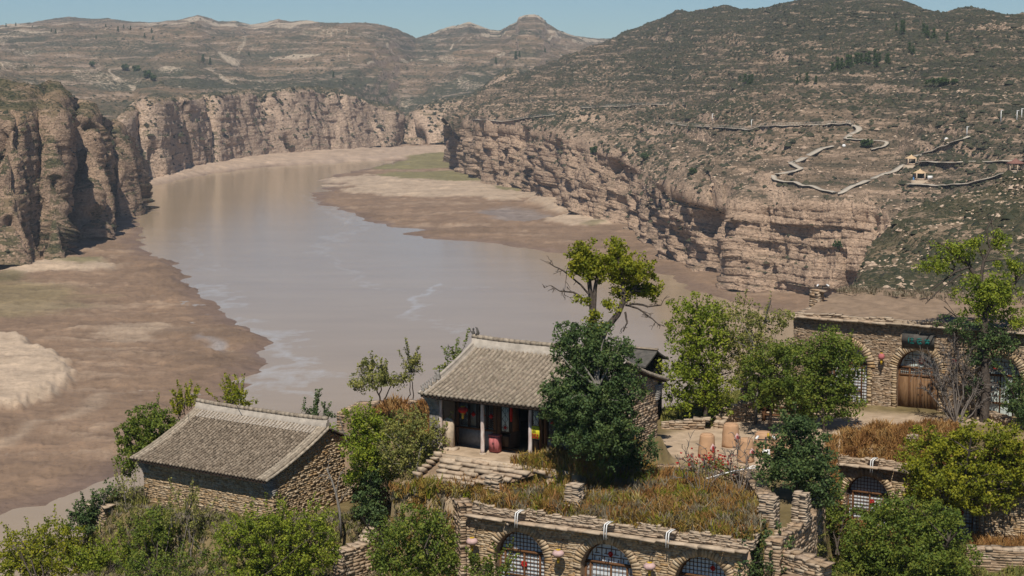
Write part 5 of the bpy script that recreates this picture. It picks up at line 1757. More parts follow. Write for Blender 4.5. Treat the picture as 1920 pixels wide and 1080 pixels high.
for i, a in enumerate(ARR):
    arch_soffit(F, *a, -.04, .62).build("arch_reveal", M['mud'], ur)
    if i != 1:
        w = arch_window(F, *a, .5, ur, 'keys' if i == 2 else 'grid', seed=i, paper='paper_dim' if i == 2 else 'paper')
        red_disc(F, a[0] - .3, a[2] + .6, .46, .2, w)
a = ARR[1]
w = arch_window(F, *a, .5, ur, 'keys', door=True, paper='paper_dim', transom=2.75)
red_disc(F, .12, 3.25, .46, .23, w)
q = MB(); F.box(q, -1.28, 1.28, .44, .54, 2.2, 2.34)
for x in (-1.26, -.62, .1, .75, 1.26):
    F.box(q, x - .05, x + .05, .44, .56, 0, 2.75)
q.build("door_frame", M['wood'], ur)
q = MB(); lattice(q, F, -1.2, -.68, 2.38, 2.68, .5, 4, 2, .03); lattice(q, F, -.56, .04, 2.38, 2.68, .5, 4, 2, .03); lattice(q, F, .16, .7, 2.38, 2.68, .5, 4, 2, .03); q.build("top_lights", M['wood'], ur)
for x0, x1, o_ in ((-.57, .05, 0.0), (.13, .7, .03)):
    q = MB(); n = 3
    for k in range(n):
        F.box(q, x0 + (x1 - x0) * k / n + .004, x0 + (x1 - x0) * (k + 1) / n - .004, .45 + o_, .52 + o_, .02, 2.2 - .04 * o_)
    dl = q.build("door_leaf", M['wood_old'], ur)
    q = MB(); q.lathe(F(x1 - .08 if x0 < 0 else x0 + .08, .43 + o_, 1.1), [(0, -.04), (.035, -.02), (.035, .02), (0, .04)], 8); q.build("door_ring", M['iron'], dl)
for x0, x1 in ((-1.21, -.67), (.8, 1.21)):
    q = MB(); F.box(q, x0, x1, .46, .52, .02, 2.2); q.build("side_panel", M['wood_old'], ur)
eave_slabs(F, -8.3, 12, 5.42, .5, 25, .13, .8).build("eave_slabs", M['slab'], ur)
eave_slabs(Frame(F(-8.0, 8.0, 0), math.radians(28) + math.pi / 2), 0, 8.2, 5.43, .3, 26, .12, .6).build("eave_slabs", M['slab'], ur)
pt = stones(MB(), F, -7.9, 12, 5.55, 5.9, None, lambda a: 5.78 + .05 * math.sin(a * 2.0), -.05, .4, (.07, .12), (.25, .8), .05, seed=105); pt.build("parapet", M['slab'], ur)
V = []
for b_ in np.linspace(.15, 9.5, 24):
    row = []
    for a_ in np.linspace(-7.7, 13, 60):
        row.append(F(a_, b_, 5.68 + .10 * max(b_ - 1, 0) * .8 + .05 * math.sin(a_ * 1.7 + b_ * 2.3) + .04 * math.sin(a_ * 4.1 - b_)))
    V.append(row)
V.append([F(a_, 9.8, 0) for a_ in np.linspace(-7.7, 13, 60)])
MB().grid(np.array(V), flip=True).build("earth_roof", mat_plain("grey_brown_roof_earth", (.27, .195, .135), .35, 1.2, bumpd=.05), ur)
# plaque above the door
p = F(.02, -.12, 4.1)
pq = thing("plaque", p, "dark weathered plaque with faded green lettering above the arched plank door", "sign")
Fp = Frame(p, math.radians(28)); q = MB(); q.box(Fp(0, 0, .41), Fp.u * 1.0, Fp.g * .04 + Fp.k * .02, Fp.k * .42 - Fp.g * .05); q.build("board", M['plaque'], pq)
q = MB()
for i, g_ in enumerate(([[(.2, 1), (.0, .6)], [(.1, .75), (.1, 0)], [(.35, .9), (.95, .9)], [(.4, .62), (.9, .62)], [(.65, .9), (.65, .1)], [(.35, .1), (1, .1)]],
                       [[(.1, .85), (.9, .95)], [(.5, 1), (.45, .6)], [(.05, .6), (.95, .62)], [(.45, .6), (.1, .3)], [(.35, .4), (.3, .05)], [(.3, .05), (.75, .05)], [(.6, .35), (.95, .05)]],
                       [[(.05, .7), (.95, .7)], [(.5, 1), (.5, .0)], [(.3, .95), (.25, .55)], [(.72, .95), (.78, .55)], [(.15, .4), (.9, .4)], [(.5, .4), (.15, .05)], [(.5, .4), (.9, .05)]])):
    glyph(q, Fp, -.62 + i * .5, .24, .38, g_, -.055, .032)
q.build("lettering", M['teal'], pq)
for a_, lab in ((-2.15, "small faded pink lantern on the wall left of the plaque"), (2.35, "small faded pink lantern on the wall right of the plaque")):
    p = F(a_, -.45, 3.45)
    t = lantern(p, .2, .4, 'redfaded', lab, "lanterns on the upper right dwelling", .3)
    MB().tube([F(a_, .02, 4.0), F(a_, -.45, 3.95)], .02, 5).build("bracket", M['iron'], t)

# ================================================================= WALLS, RUINS AND YARD THINGS
Zy = 88.25
pillar(928, 941, 87.9, .85, 1.3, "stacked stone pillar, leftmost on the grassy roof, below the steps", 1)
pillar(1077, 945, 88.45, .8, .95, "short stacked stone pillar on the grassy roof in front of the tree trunk", 2)
pillar(1441, 985, 88.25, .85, 1.35, "stacked stone pillar at the right end of the grassy roof", 3)
pillar(1502, 975, 88.2, .75, 1.3, "narrow stacked stone pillar beyond the grassy roof's right edge", 4)
rubble_wall("yard_wall", [W(1328, 880, z=88.3), W(1400, 915, z=88.2), W(1428, 965, z=88.2)], [.55, .6, .8], .6, "low broken wall with white pipe at the right edge of the grassy roof", seed=120)
q = MB(); q.tube([W(1325, 897, z=88.9), W(1372, 884, z=88.95), W(1400, 879, z=89.0), W(1424, 877, z=89.0)], .032, 6); q.tube([W(1400, 879, z=89.02), W(1412, 873, z=89.1), W(1424, 877, z=89.02)], .028, 6)
tag(q.build("white_pipe", M['white'], base=W(1325, 897, z=88.9)), "white water pipe lying along the low broken yard wall", "pipe")
rubble_wall("yard_wall", [W(1240, 806, z=88.2), W(1322, 808, z=88.2)], [.3, .65], .8, "low heap-like stone wall beside the courtyard under the lime tree", seed=123, pale=True)
rubble_wall("yard_wall", [W(1356, 806, z=88.2), W(1374, 794, z=88.2), W(1416, 792, z=88.2)], [.35, .9, 1.35], .6, "sloping stone wall leading up to the dark shed doorway", seed=126, pale=True)
# shed with the dark doorway
p = W(1435, 778, z=88.2); Fd = Frame(p, math.radians(25))
sh = thing("stone_shed", p, "small stone shed with open dark doorway behind the yard post", "shed")
q = MB(); stones(q, Fd, -1.6, -.62, -.2, 1.75, None, None, 0, .25, seed=130); q.build("front_wall", M['stone'], sh)
q = MB(); stones(q, Fd, .55, 2.2, -.2, 1.75, None, None, 0, .25, seed=131); q.build("front_wall", M['stone'], sh)
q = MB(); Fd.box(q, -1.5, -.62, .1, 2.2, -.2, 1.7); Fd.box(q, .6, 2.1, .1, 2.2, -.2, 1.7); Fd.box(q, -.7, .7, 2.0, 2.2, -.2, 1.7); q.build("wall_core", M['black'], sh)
eave_slabs(Fd, -1.8, 2.4, 1.75, .3, 33, .1, 2.3).build("slab_roof", M['plaque'], sh)
# grey timber post
p = W(1417, 797, z=88.2)
q = MB().tube([p - [0, 0, .2], p + [.0, 0, 1.2], p + [.03, 0, 2.55]], [.1, .095, .085], 9)
tag(q.build("timber_post", M['bark_pale'], base=p), "bare grey timber post standing beside the shed doorway", "post")
# red-brown bench
p = W(1462, 793, z=88.15); Fb = Frame(p, math.radians(20))
bn = thing("wooden_bench", p, "red-brown timber bench with thick end posts by the shed", "bench")
for x in (-.95, .95):
    q = MB(); Fb.box(q, x - .09, x + .09, -.25, .25, 0, .95, .006); q.build("leg", M['wood'], bn)
q = MB(); Fb.box(q, -.85, .85, -.24, .24, .42, .5); q.build("seat", M['wood'], bn)
q = MB(); Fb.box(q, -.85, .85, .18, .24, .62, .74); Fb.box(q, -.85, .85, .18, .24, .8, .92); q.build("backrest", M['wood'], bn)

# clay grain bins
def bin_(px_, py_, R, H, label, paper=True, seed=0):
    p = W(px_, py_, z=88.22)
    t = thing("clay_bin", p, label, "clay bin", "clay bins in the courtyard")
    r = np.random.default_rng(seed)
    prof = [(0, 0), (R, 0), (R * 1.015, H * .12), (R * .99, H * .3), (R * .93, H * .6), (R * .85, H * .9), (R * .80, H * .97), (R * .72, H), (R * .30, H * 1.0), (0, H * .99)]
    mb = MB().lathe(p, prof, 28)
    v = mb.v[0]; v += (fbm(v * 2.2 + seed, 3) * .035)[:, None] * np.array([1, 1, .4])
    mb.build("bin_body", M['clay'], t, smooth_=True)
    MB().lathe(p + [0, 0, H * 1.0], [(R * .66, -.02), (R * .70, .02), (R * .64, .05), (0, .045)], 20).build("lid", M['clay'], t)
    if paper:
        az = math.radians(-52)           # the paper looks right and towards the camera
        d = np.array([math.cos(az), math.sin(az), 0]); tg = np.array([-d[1], d[0], 0]); zc = H * .48
        c = p + d * (R * .965 + .03) + np.array([0, 0, zc])
        k = np.array([0, 0, 1.]) - d * .16
        pm_ = MB(); s = R * .52
        pm_.box(c, (tg + k) * s * .5, d * .006, (tg - k) * s * .5); pp = pm_.build("diamond_paper", M['silver'], t)
        g = MB()
        class _F:
            pass
        for st_ in G2 + G3[:2]:
            g.tube([c + d * .012 + tg * (x - .5) * s * .75 + k * (y - .5) * s * .75 for x, y in st_], .014, 4)
        g.build("lettering", M['red'], pp)
    return t


bin_(1325, 858, .47, 1.28, "clay bin with diamond paper, leftmost, behind the red flowers", seed=1)
bin_(1370, 838, .50, 1.3, "clay bin with diamond paper, standing farthest back of the bins", seed=2)
bin_(1398, 866, .47, 1.25, "clay bin with diamond paper, nearest to the yard wall", seed=3)
bin_(1431, 855, .55, 1.3, "wide clay bin behind the camera post with white box", False, 4)
bin_(1466, 850, .6, 1.0, "squat clay bin at the right end, partly behind the dark tree", False, 5)
# camera post with white control box
p = W(1435, 875, z=88.25); Fq = Frame(p, math.radians(5))
cp = thing("camera_post", p, "dark camera post with white control box beside the clay bins", "camera post")
MB().tube([p, p + [0, 0, 1.6]], .05, 8).build("pole", M['iron'], cp)
q = MB(); Fq.box(q, -.42, .42, -.03, .03, 1.42, 1.48); q.build("crossarm", M['iron'], cp)
q = MB(); Fq.box(q, -.17, .22, -.22, -.06, .42, .96); bx_ = q.build("control_box", M['white'], cp)
for s, yaw in ((-.42, .5), (.38, -.6)):
    c = Fq(s, -.02, 1.62); dv = np.array([-math.sin(yaw) * np.sign(1), -math.cos(yaw), -.25])
    MB().tube([c - dv * .02, c + dv * .28], [.075, .065], 8).build("camera", M['white'], cp)
MB().lathe(Fq(.12, 0, 1.55), [(0, 0), (.06, 0), (.06, .25), (0, .27)], 8).build("sensor", M['gold'], cp)
# small camera mast on the roof's back edge
p = W(1541, 585, d=119)
cm_ = thing("camera_post", p, "slim dark camera mast with two white heads behind the earthen roof", "camera post")
MB().tube([p - [0, 0, .4], p + [0, 0, 1.75]], .045, 6).build("pole", M['iron'], cm_)
q = MB(); q.box(p + [0, 0, 1.72], (.32, 0, 0), (0, .03, 0), (0, 0, .025)); q.build("crossarm", M['iron'], cm_)
for s in (-.28, .28):
    MB().tube([p + [s, 0, 1.8], p + [s * 1.4, -.22, 1.74]], [.06, .05], 7).build("camera", M['white'], cm_)
rubble_wall("chimney_stack", [W(1517, 592, d=118.5), W(1535, 592, d=118)], [1.75, 1.55], .6, "low square stone stack behind the earthen roof's left corner", "chimney", seed=140)

# ruin left of the hall
r0 = W(640, 815, z=87.2)
rubble_wall("ruined_house", [W(632, 826, z=87.0), W(700, 832, z=87.0), W(790, 838, z=87.0)], [1.75, 2.0, 2.1], 3.2, "ruined roofless stone hut between the two tiled roofs", "ruin", seed=150, drop=1.2)
q = MB(); r = np.random.default_rng(16); a = 0
pA, pB = W(700, 766, z=89.3), W(792, 762, z=89.5)
for k in range(6):
    c = pA + (pB - pA) * (k + .5) / 6
    q.box(c + [0, .1, r.normal(0, .03)], (pB - pA) / 12 * 1.05, np.array([.0, .75, .10]), np.array([0, 0, .035]), .03, r)
tag(q.build("slate_canopy", M['plaque'], base=pA), "thin sagging slate eave jutting from the ruined hut", "slate roof")
q = MB(); V = []
for k, (zz_, dp_) in enumerate([(86.5, 98.3), (88.95, 98.4), (89.25, 99.5), (89.6, 102), (89.9, 104.5), (89.7, 106.5), (87, 108)]):
    V.append([np.array([(x - 960) / FPX * dp_, dp_ * .985, zz_ + (.18 * math.sin(x * .09 + k) - .9 * smooth(690, 640, x) if 0 < k < 6 else 0)]) for x in np.linspace(645, 845, 26)])
tag(q.grid(np.array(V), flip=True).build("earth_bank", M['mortar'], base=V[0][0], smooth_=True), kind="structure")

# retaining walls
rubble_wall("retaining_wall", [FH(-11.9, .4, -1.9), FH(-11.7, -2.1, -1.9), FH(-9.9, -2.6, -1.9)], [1.75, 1.75, 2.05], .7, "short stepped dry stone wall left of the tiled stone house", seed=160, pale=True, drop=1.0)
rubble_wall("retaining_wall", [W(640, 1070, z=84.2), W(700, 1048, z=84.4), W(722, 1000, z=85.0)], [.9, .9, .9], .7, "low rubble wall between the tiled stone house and the wing wall", seed=164, pale=True, drop=.8)
rubble_wall("retaining_wall", [W(1810, 1110, z=82.6), W(1990, 1120, z=82.6)], [2.3, 2.2], .8, "pale flat-coursed stone wall at the lower right corner", seed=168, pale=True, drop=1.5, hh=(.09, .16), ww=(.25, .8))
rubble_wall("ruined_wall", [W(1838, 800, z=87.5), W(1905, 830, z=87.5)], [.9, 1.1], .9, "broken rubble wall base right of the dead tangled shrub", seed=172)
rubble_wall("ruined_wall", [W(1836, 765, z=88.6), W(1868, 725, z=89.2), W(1905, 700, z=89.6), W(1990, 690, z=89.8)], [.3, 1.2, 1.6, 1.6], .8, "sloping stone side wall rising at the right edge", seed=176)
pillar(1672 + 40, 835, 88.2, .6, .6, "stub of stacked stone in the dry grass above the lower right arches", 6)
rubble_wall("terrace_wall", [W(1180, 900, z=88.4), W(1250, 888, z=88.4), W(1325, 893, z=88.3)], [.3, .35, .3], .5, "low buried terrace wall behind the grassy roof", seed=180)

pA_, pB_, pC_ = W(1446, 1008, z=88.2), W(1512, 960, z=88.2), FL(-2.2, 1.0)
nv_ = np.array([.62, -.55, 0])
rubble_wall("retaining_wall", [np.array([*(pA_ + nv_ * .55)[:2], 84.3]), np.array([*(pB_ + nv_ * .55)[:2], 84.3]), np.array([pC_[0], pC_[1], 84.3])], [3.75, 3.8, 3.7], .7, "tall rubble retaining wall between the grassy roof's right pillars and the lower right arches", seed=190, drop=1.0)

# grey shed roof behind the hall
p = W(1183, 690, d=107); Fd = Frame(p, math.radians(30))
s2 = thing("small_shed", p, "small dark shed with grey tiled roof behind the hall's right end", "shed")
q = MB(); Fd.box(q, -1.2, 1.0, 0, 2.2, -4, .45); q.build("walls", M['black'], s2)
roof_deck(Fd, -1.4, 1.2, -.5, .35, 1.1, 1.05, .2, .1).build("roof", M['plaque'], s2); roof_deck(Fd, -1.4, 1.2, 2.7, .35, 1.1, 1.05, .2, .1).build("back_roof", M['plaque'], s2)
q = MB(); Fd.box(q, -1.42, 1.22, 1.0, 1.2, 1.0, 1.1); q.build("ridge", M['tile'], s2)
# ================================================================= PLANTS
def leaf_cloud(mb, centers, radii, n, size, tones, seed, up=.35, flat=1.0):
    """n leaves about each clump centre; every leaf its own small bent quad"""
    r = np.random.default_rng(seed)
    K = len(centers); N = K * n
    c = np.repeat(centers, n, 0); R = np.repeat(radii, n, 0)
    o = r.normal(size=(N, 3)); o /= np.linalg.norm(o, axis=1)[:, None]
    o *= (r.random(N) ** .45)[:, None]
    p = c + o * R[:, None] * np.array([1, 1, .8 * flat])
    nrm = r.normal(size=(N, 3)) + np.array([0, 0, up]) + o * .5
    nrm /= np.linalg.norm(nrm, axis=1)[:, None]
    t = r.normal(size=(N, 3)); t -= (t * nrm).sum(1)[:, None] * nrm; t /= np.linalg.norm(t, axis=1)[:, None] + 1e-9
    b = np.cross(nrm, t)
    s = size * 1.18 * r.uniform(.65, 1.35, N)[:, None]
    v = np.stack([p - t * s * .5, p + b * s * .32 + nrm * s * .08, p + t * s * .5, p - b * s * .32 + nrm * s * .08], 1).reshape(-1, 3)
    q = np.arange(N * 4).reshape(-1, 4)
    tn = np.clip(np.repeat(tones, n) + r.normal(0, .10, N), 0, 1)
    mb.add(v, q, a=np.repeat(tn, 4))


def bend(p, q, r, k=5, sag=.12):
    p = np.asarray(p, float); q = np.asarray(q, float)
    t = np.linspace(0, 1, k)[:, None]
    L = np.linalg.norm(q - p)
    m_ = r.normal(0, sag * L * .5, 3) + np.array([0, 0, sag * L * .4])
    return p * (1 - t) + q * t + np.sin(np.pi * t) * m_ + r.normal(0, .012 * L, (k, 3)) * np.sin(np.pi * t)


def twigs(mb, p, q, rad, r, n=4, lvl=1):
    b = bend(p, q, r)
    mb.tube(b, np.linspace(rad, max(rad * .35, .011), len(b)), 5, False)
    if lvl:
        L = np.linalg.norm(b[-1] - b[0])
        for i in range(n):
            s = b[r.integers(1, len(b))]
            d = (b[-1] - b[0]) / L + r.normal(0, .6, 3); d /= np.linalg.norm(d)
            twigs(mb, s, s + d * L * r.uniform(.3, .6), max(rad * .45, .016), r, n, lvl - 1)


def plant(name, label, cat, base, blobs, leaf, bark='bark', dens=1.0, lsize=.13, clump=.38, nleaf=34, trunk=.09, stems=1, seed=1, d=None, group=None, fork=.45, spread=1.0, limbs=None, bare=None, fill=.55, shoots=0):
    """base = photo pixel of the foot and its height above the river, or a world point; blobs = crown masses"""
    r = np.random.default_rng(seed)
    B0 = W(*base) if len(base) == 3 and base[0] > 60 or len(base) == 3 and base[1] > 400 else np.array(base, float)
    dep = float((B0 - CAMP) @ _fw) if d is None else d
    t = thing(name, B0, label, cat, group)
    C_, R_, T_ = [], [], []
    for bl in blobs:
        x, y, rx, ry = bl[:4]
        off = bl[4] if len(bl) > 4 else r.normal(0, .35) * min(rx, 40) * dep / FPX
        c = W(x, y, d=dep + off); sx_, sz = 1.16 * rx * dep / FPX, 1.16 * ry * dep / FPX; sy_ = (sx_ + sz) / 2 * spread
        vol = 4.19 * sx_ * sy_ * sz
        k = int(max(6, dens * 1.05 * vol ** .85 / (clump ** 2.3)))
        o = r.normal(size=(k, 3)); o /= np.linalg.norm(o, axis=1)[:, None]
        o *= (r.random(k) ** fill)[:, None]
        C_.append(c + o * np.array([sx_, sy_, sz])); R_.append(clump * r.uniform(.6, 1.25, k)); T_.append(np.clip(r.normal(.5, .22, k), 0, 1))
    C_ = np.concatenate(C_); R_ = np.concatenate(R_); T_ = np.concatenate(T_)
    mb = MB(); leaf_cloud(mb, C_, R_, nleaf, lsize, T_, seed + 1)
    wd = MB()
    if shoots:
        sl = MB(); lc2 = []
        for i in range(shoots):
            c = C_[r.integers(len(C_))]; tp = c + np.array([r.normal(0, .35), r.normal(0, .35), r.uniform(.5, 1.25)])
            b = bend(B0 * .25 + c * .75, tp, r, 6, .05); wd.tube(b, np.linspace(.016, .007, 6), 4, False)
            lc2 += [b[2] * (1 - f) + b[-1] * f for f in np.linspace(0, 1, 9)]
        lc2 = np.array(lc2)
        leaf_cloud(mb, lc2, np.full(len(lc2), .11), 5, lsize, np.clip(r.normal(.6, .2, len(lc2)), 0, 1), seed + 2)
    mb.build("crown", M[leaf], t)
    ctr = C_.mean(0); top = C_[:, 2].max()
    if limbs is None:
        fk = []
        for s in range(stems):
            foot = B0 + (r.normal(0, .12 * stems, 3) * np.array([1, 1, 0]) if stems > 1 else 0)
            tgt = ctr + (r.normal(0, 1, 3) * np.ptp(C_, axis=0) * .22 if stems > 1 else r.normal(0, .1, 3))
            hgt = foot + (tgt - foot) * fork
            hgt2 = foot + (tgt - foot) * 1.15
            b = np.concatenate([bend(foot - [0, 0, .25], hgt, r, 5, .05), bend(hgt, hgt2, r, 5, .05)[1:]])
            wd.tube(b, np.linspace(trunk, trunk * .35, len(b)), 7, False)
            fk += list(b[3:])
        fk = np.array(fk)
    else:
        fk = []
        for lp in limbs:
            pts = np.array([W(x, y, d=dep + (o[0] if o else 0)) for x, y, rr, *o in lp]); rad = np.array([q[2] for q in lp]) * dep / FPX
            wd.tube(pts + r.normal(0, .01, pts.shape), rad, 8, False); fk += list(pts[len(pts) // 3:])
        fk = np.array(fk)
    sel = r.permutation(len(C_))[:min(len(C_), 34)]
    for c in C_[sel]:
        j = np.argmin(np.linalg.norm(fk - c, axis=1) + np.maximum(0, fk[:, 2] - c[2]) * 1.5)
        b = bend(fk[j], c, r, 4, .1)
        wd.tube(b, np.linspace(trunk * .32, .010, len(b)), 5, False)
    for bp in bare or []:
        pts = [W(x, y, d=dep) for x, y in bp]
        for i in range(len(pts) - 1):
            f = 1 - i / len(pts)
            wd.tube(bend(pts[i], pts[i + 1], r, 4, .04), np.linspace(.05 * f + .012, .05 * (f - .2) + .012, 4), 5, False)
            if i:
                for k in range(3):
                    dv = (pts[i + 1] - pts[i]); L = np.linalg.norm(dv); dv = dv / L + r.normal(0, .55, 3)
                    twigs(wd, pts[i] + (pts[i + 1] - pts[i]) * r.random(), pts[i] + dv * L * r.uniform(.5, 1.0), .022, r, 3, 1)
    wd.build("trunk", M[bark], t)
    return t


def dead_shrub(label, base, tips, seed, rad=.035, n=5, group=None, name="dead_shrub", cat="dead shrub", bark='bark_dead', lvl=2):
    r = np.random.default_rng(seed)
    B0 = W(*base); dep = float((B0 - CAMP) @ _fw)
    mb = MB()
    for x, y in tips:
        q = W(x, y, d=dep + r.normal(0, .4)); m_ = B0 + (q - B0) * .45 + r.normal(0, .12, 3)
        mb.tube(bend(B0 + r.normal(0, .08, 3) * [1, 1, 0] - [0, 0, .15], m_, r, 4, .05), np.linspace(rad, rad * .7, 4), 5, False)
        twigs(mb, m_, q, rad * .7, r, n, lvl)
    return tag(mb.build(name, M[bark], base=B0), label, cat, group)


# --- trees round the hall and the yard
plant("dense_tree", "dense dark green tree with pale trunk covering the hall's right end", "tree", (1078, 868, 89.5),
      [(1115, 650, 66, 44), (1066, 630, 32, 30), (1085, 700, 54, 42), (1155, 690, 48, 46), (1092, 750, 66, 46), (1160, 745, 50, 42), (1045, 745, 40, 28), (1035, 775, 26, 18), (1090, 785, 66, 40), (1100, 810, 60, 34), (1060, 765, 40, 26), (1158, 800, 42, 40), (1120, 838, 45, 25), (1155, 845, 42, 26)],
      'leaf_dark', 'bark_pale', .8, .125, .36, 46, .24, 1, 301, d=88.3, fork=.4, shoots=22)
plant("tall_tree", "tall leaning tree with two yellow green crowns and bare side branches above the dark tree", "tree", (1112, 842, 89.6),
      [(1095, 478, 34, 26), (1088, 505, 26, 20), (1118, 500, 22, 22), (1150, 500, 36, 34), (1190, 505, 38, 26), (1212, 540, 30, 20), (1180, 545, 28, 20), (1150, 455, 16, 9), (1160, 475, 30, 14), (1088, 562, 15, 9), (1140, 572, 17, 15), (1114, 592, 14, 15), (1120, 620, 20, 14)],
      'leaf_yellow', 'bark', 1.25, .13, .32, 36, .2, 1, 302, d=95.5,
      limbs=[[(1112, 842, 9), (1114, 740, 9), (1118, 660, 8), (1114, 610, 7), (1108, 560, 5), (1102, 510, 4), (1096, 470, 2)], [(1118, 660, 7), (1135, 618, 7), (1158, 590, 6), (1171, 560, 5.5), (1166, 525, 4), (1158, 480, 2)], [(1171, 565, 5), (1186, 545, 4), (1205, 520, 2)], [(1112, 600, 5), (1116, 540, 4), (1125, 490, 2)]],
      bare=[[(1110, 560), (1090, 535), (1062, 512), (1040, 500), (1030, 492)], [(1100, 565), (1075, 548), (1050, 546), (1034, 536)], [(1172, 572), (1195, 578), (1215, 592), (1238, 612)], [(1180, 570), (1215, 575), (1240, 572)], [(1172, 585), (1176, 605), (1168, 622)]], fill=.7)
plant("lime_tree", "tall loose lime green tree with bushy foot beside the hall's back corner", "tree", (1327, 800, 88.2),
      [(1305, 585, 50, 36), (1285, 640, 45, 42), (1330, 640, 48, 46), (1290, 700, 58, 40), (1335, 710, 52, 45), (1280, 745, 44, 28), (1330, 752, 45, 28), (1345, 590, 30, 22)], 'leaf_lime', 'bark', .62, .135, .40, 34, .2, 1, 303, fork=.3, shoots=16)
plant("olive_tree", "thin olive grey tree with see-through crown between the lime tree and green tree", "tree", (1396, 775, 88.6),
      [(1395, 600, 45, 34), (1440, 605, 42, 32), (1385, 655, 50, 40), (1440, 650, 42, 32), (1400, 700, 40, 34), (1478, 600, 24, 18)], 'leaf_olive', 'bark_pale', .5, .115, .38, 30, .11, 2, 304, d=106, fork=.3, shoots=16)
plant("green_tree", "mid green tree shading the stone shed and bench", "tree", (1440, 815, 88.2), [(1425, 690, 42, 36), (1465, 670, 42, 34), (1440, 728, 48, 34), (1480, 725, 38, 36)], 'leaf_green', 'bark', .85, .125, .38, 40, .12, 1, 305, d=103, fork=.5, shoots=14)
plant("green_tree", "bushy bright green tree with thin dark trunk left of the arched plank door", "tree", (1546, 812, 88.2),
      [(1555, 650, 42, 34), (1520, 680, 46, 38), (1585, 690, 34, 38), (1535, 730, 52, 38), (1585, 745, 32, 30), (1500, 745, 36, 34), (1555, 770, 40, 18)], 'leaf_green', 'bark', 1.0, .125, .38, 42, .10, 1, 306, fork=.45, shoots=14)
plant("round_tree", "round dark green tree in front of the squat clay bin and grassy pillar", "tree", (1487, 948, 88.2),
      [(1490, 800, 38, 30), (1510, 835, 46, 36), (1465, 850, 46, 36), (1530, 880, 44, 40), (1455, 890, 34, 24), (1500, 885, 50, 34), (1545, 925, 30, 32)], 'leaf_dark', 'bark', .95, .12, .36, 42, .12, 1, 307, fork=.35, shoots=14)
plant("old_tree", "old gnarled tree with sparse yellow green sprays beside the right arched window", "tree", (1845, 792, 87.9),
      [(1790, 470, 48, 22), (1825, 455, 26, 14), (1875, 455, 26, 20), (1755, 495, 34, 20), (1840, 545, 46, 28), (1885, 545, 34, 30), (1900, 500, 30, 20), (1850, 580, 50, 24), (1905, 600, 30, 26)], 'leaf_lime', 'bark', .8, .125, .36, 34, .2, 1, 308, d=108,
      limbs=[[(1845, 792, 9), (1850, 720, 8), (1842, 650, 7), (1848, 590, 6), (1838, 530, 5), (1818, 500, 4), (1785, 470, 2.5), (1760, 455, 1.2)], [(1848, 590, 6), (1885, 560, 5), (1905, 525, 4), (1925, 500, 2.5)], [(1838, 530, 4), (1845, 490, 3), (1865, 450, 1.6), (1858, 415, 1)], [(1818, 500, 3), (1790, 510, 2), (1745, 545, 1)]],
      bare=[[(1830, 520), (1800, 515), (1765, 540), (1735, 570)], [(1850, 600), (1800, 600), (1770, 575)], [(1858, 470), (1850, 430), (1862, 405)], [(1870, 560), (1840, 600), (1835, 640)]], fill=.75)
plant("ivy_tree", "dark leafy growth hanging round the old tree's trunk over the stone wall", "tree", (1830, 795, 87.9),
      [(1790, 612, 40, 18), (1850, 632, 48, 24), (1885, 650, 30, 26), (1840, 675, 30, 22), (1825, 725, 18, 26)], 'leaf_dark', 'bark', .5, .12, .36, 38, .1, 2, 309, d=108)
dead_shrub("large dead shrub of tangled grey twigs right of the arched plank door", (1793, 800, 88.0), [(1735, 690), (1755, 705), (1775, 680), (1800, 672), (1820, 690), (1845, 700), (1740, 735), (1765, 735), (1830, 735), (1850, 750), (1788, 690), (1812, 680), (1750, 690), (1835, 715)], 310, .06, 8)
plant("yellow_green_bush", "large yellow green bush above the lower right arches", "bush", (1800, 1010, 84.0),
      [(1745, 835, 50, 34), (1800, 850, 50, 40), (1825, 815, 46, 26), (1885, 830, 46, 34), (1720, 880, 36, 32), (1775, 900, 62, 40), (1850, 890, 60, 46), (1905, 890, 40, 48), (1830, 935, 60, 26), (1725, 925, 36, 24)], 'leaf_yellow', 'bark', .85, .13, .38, 40, .14, 2, 311, d=97, shoots=26)
plant("dark_green_bush", "big dark green bush at the bottom in front of the lower right arches", "bush", (1700, 1130, 82.0),
      [(1690, 965, 52, 36), (1640, 985, 44, 36), (1750, 985, 56, 42), (1690, 1030, 80, 44), (1620, 1045, 46, 44), (1775, 1040, 56, 50), (1720, 1070, 90, 34), (1580, 1070, 34, 28)], 'leaf_green', 'bark', .85, .125, .38, 42, .14, 2, 312, d=91, shoots=26)
plant("green_bush", "green bush climbing beside the clay-plastered broken wall", "bush", (1440, 1110, 83.5), [(1425, 1010, 30, 22), (1440, 1050, 44, 28), (1470, 1030, 30, 24), (1410, 1072, 40, 22), (1490, 1072, 30, 20)], 'leaf_dark', 'bark', .62, .12, .34, 36, .06, 3, 313, d=83, shoots=16)
plant("green_bush", "small green bush between the stacked pillar and lower right arches", "bush", (1570, 1030, 84.5), [(1565, 960, 26, 30), (1585, 985, 24, 24), (1555, 1005, 30, 24), (1550, 930, 18, 20)], 'leaf_green', 'bark', .8, .12, .34, 38, .06, 2, 314, d=95, shoots=16)
plant("green_bush", "dark bush filling the right edge behind the sloping side wall", "bush", (1915, 815, 87.8), [(1905, 740, 24, 34), (1915, 780, 26, 24)], 'leaf_dark', 'bark', .9, .12, .34, 38, .06, 2, 315, d=106, shoots=16)
plant("lime_bush", "lime green bush against the right gable of the tiled stone house", "bush", (690, 935, 86.5), [(672, 795, 40, 28), (705, 810, 44, 34), (690, 850, 50, 36), (720, 880, 40, 34), (680, 890, 34, 34)], 'leaf_lime', 'bark_pale', .85, .12, .36, 38, .07, 3, 316, d=95, shoots=14)
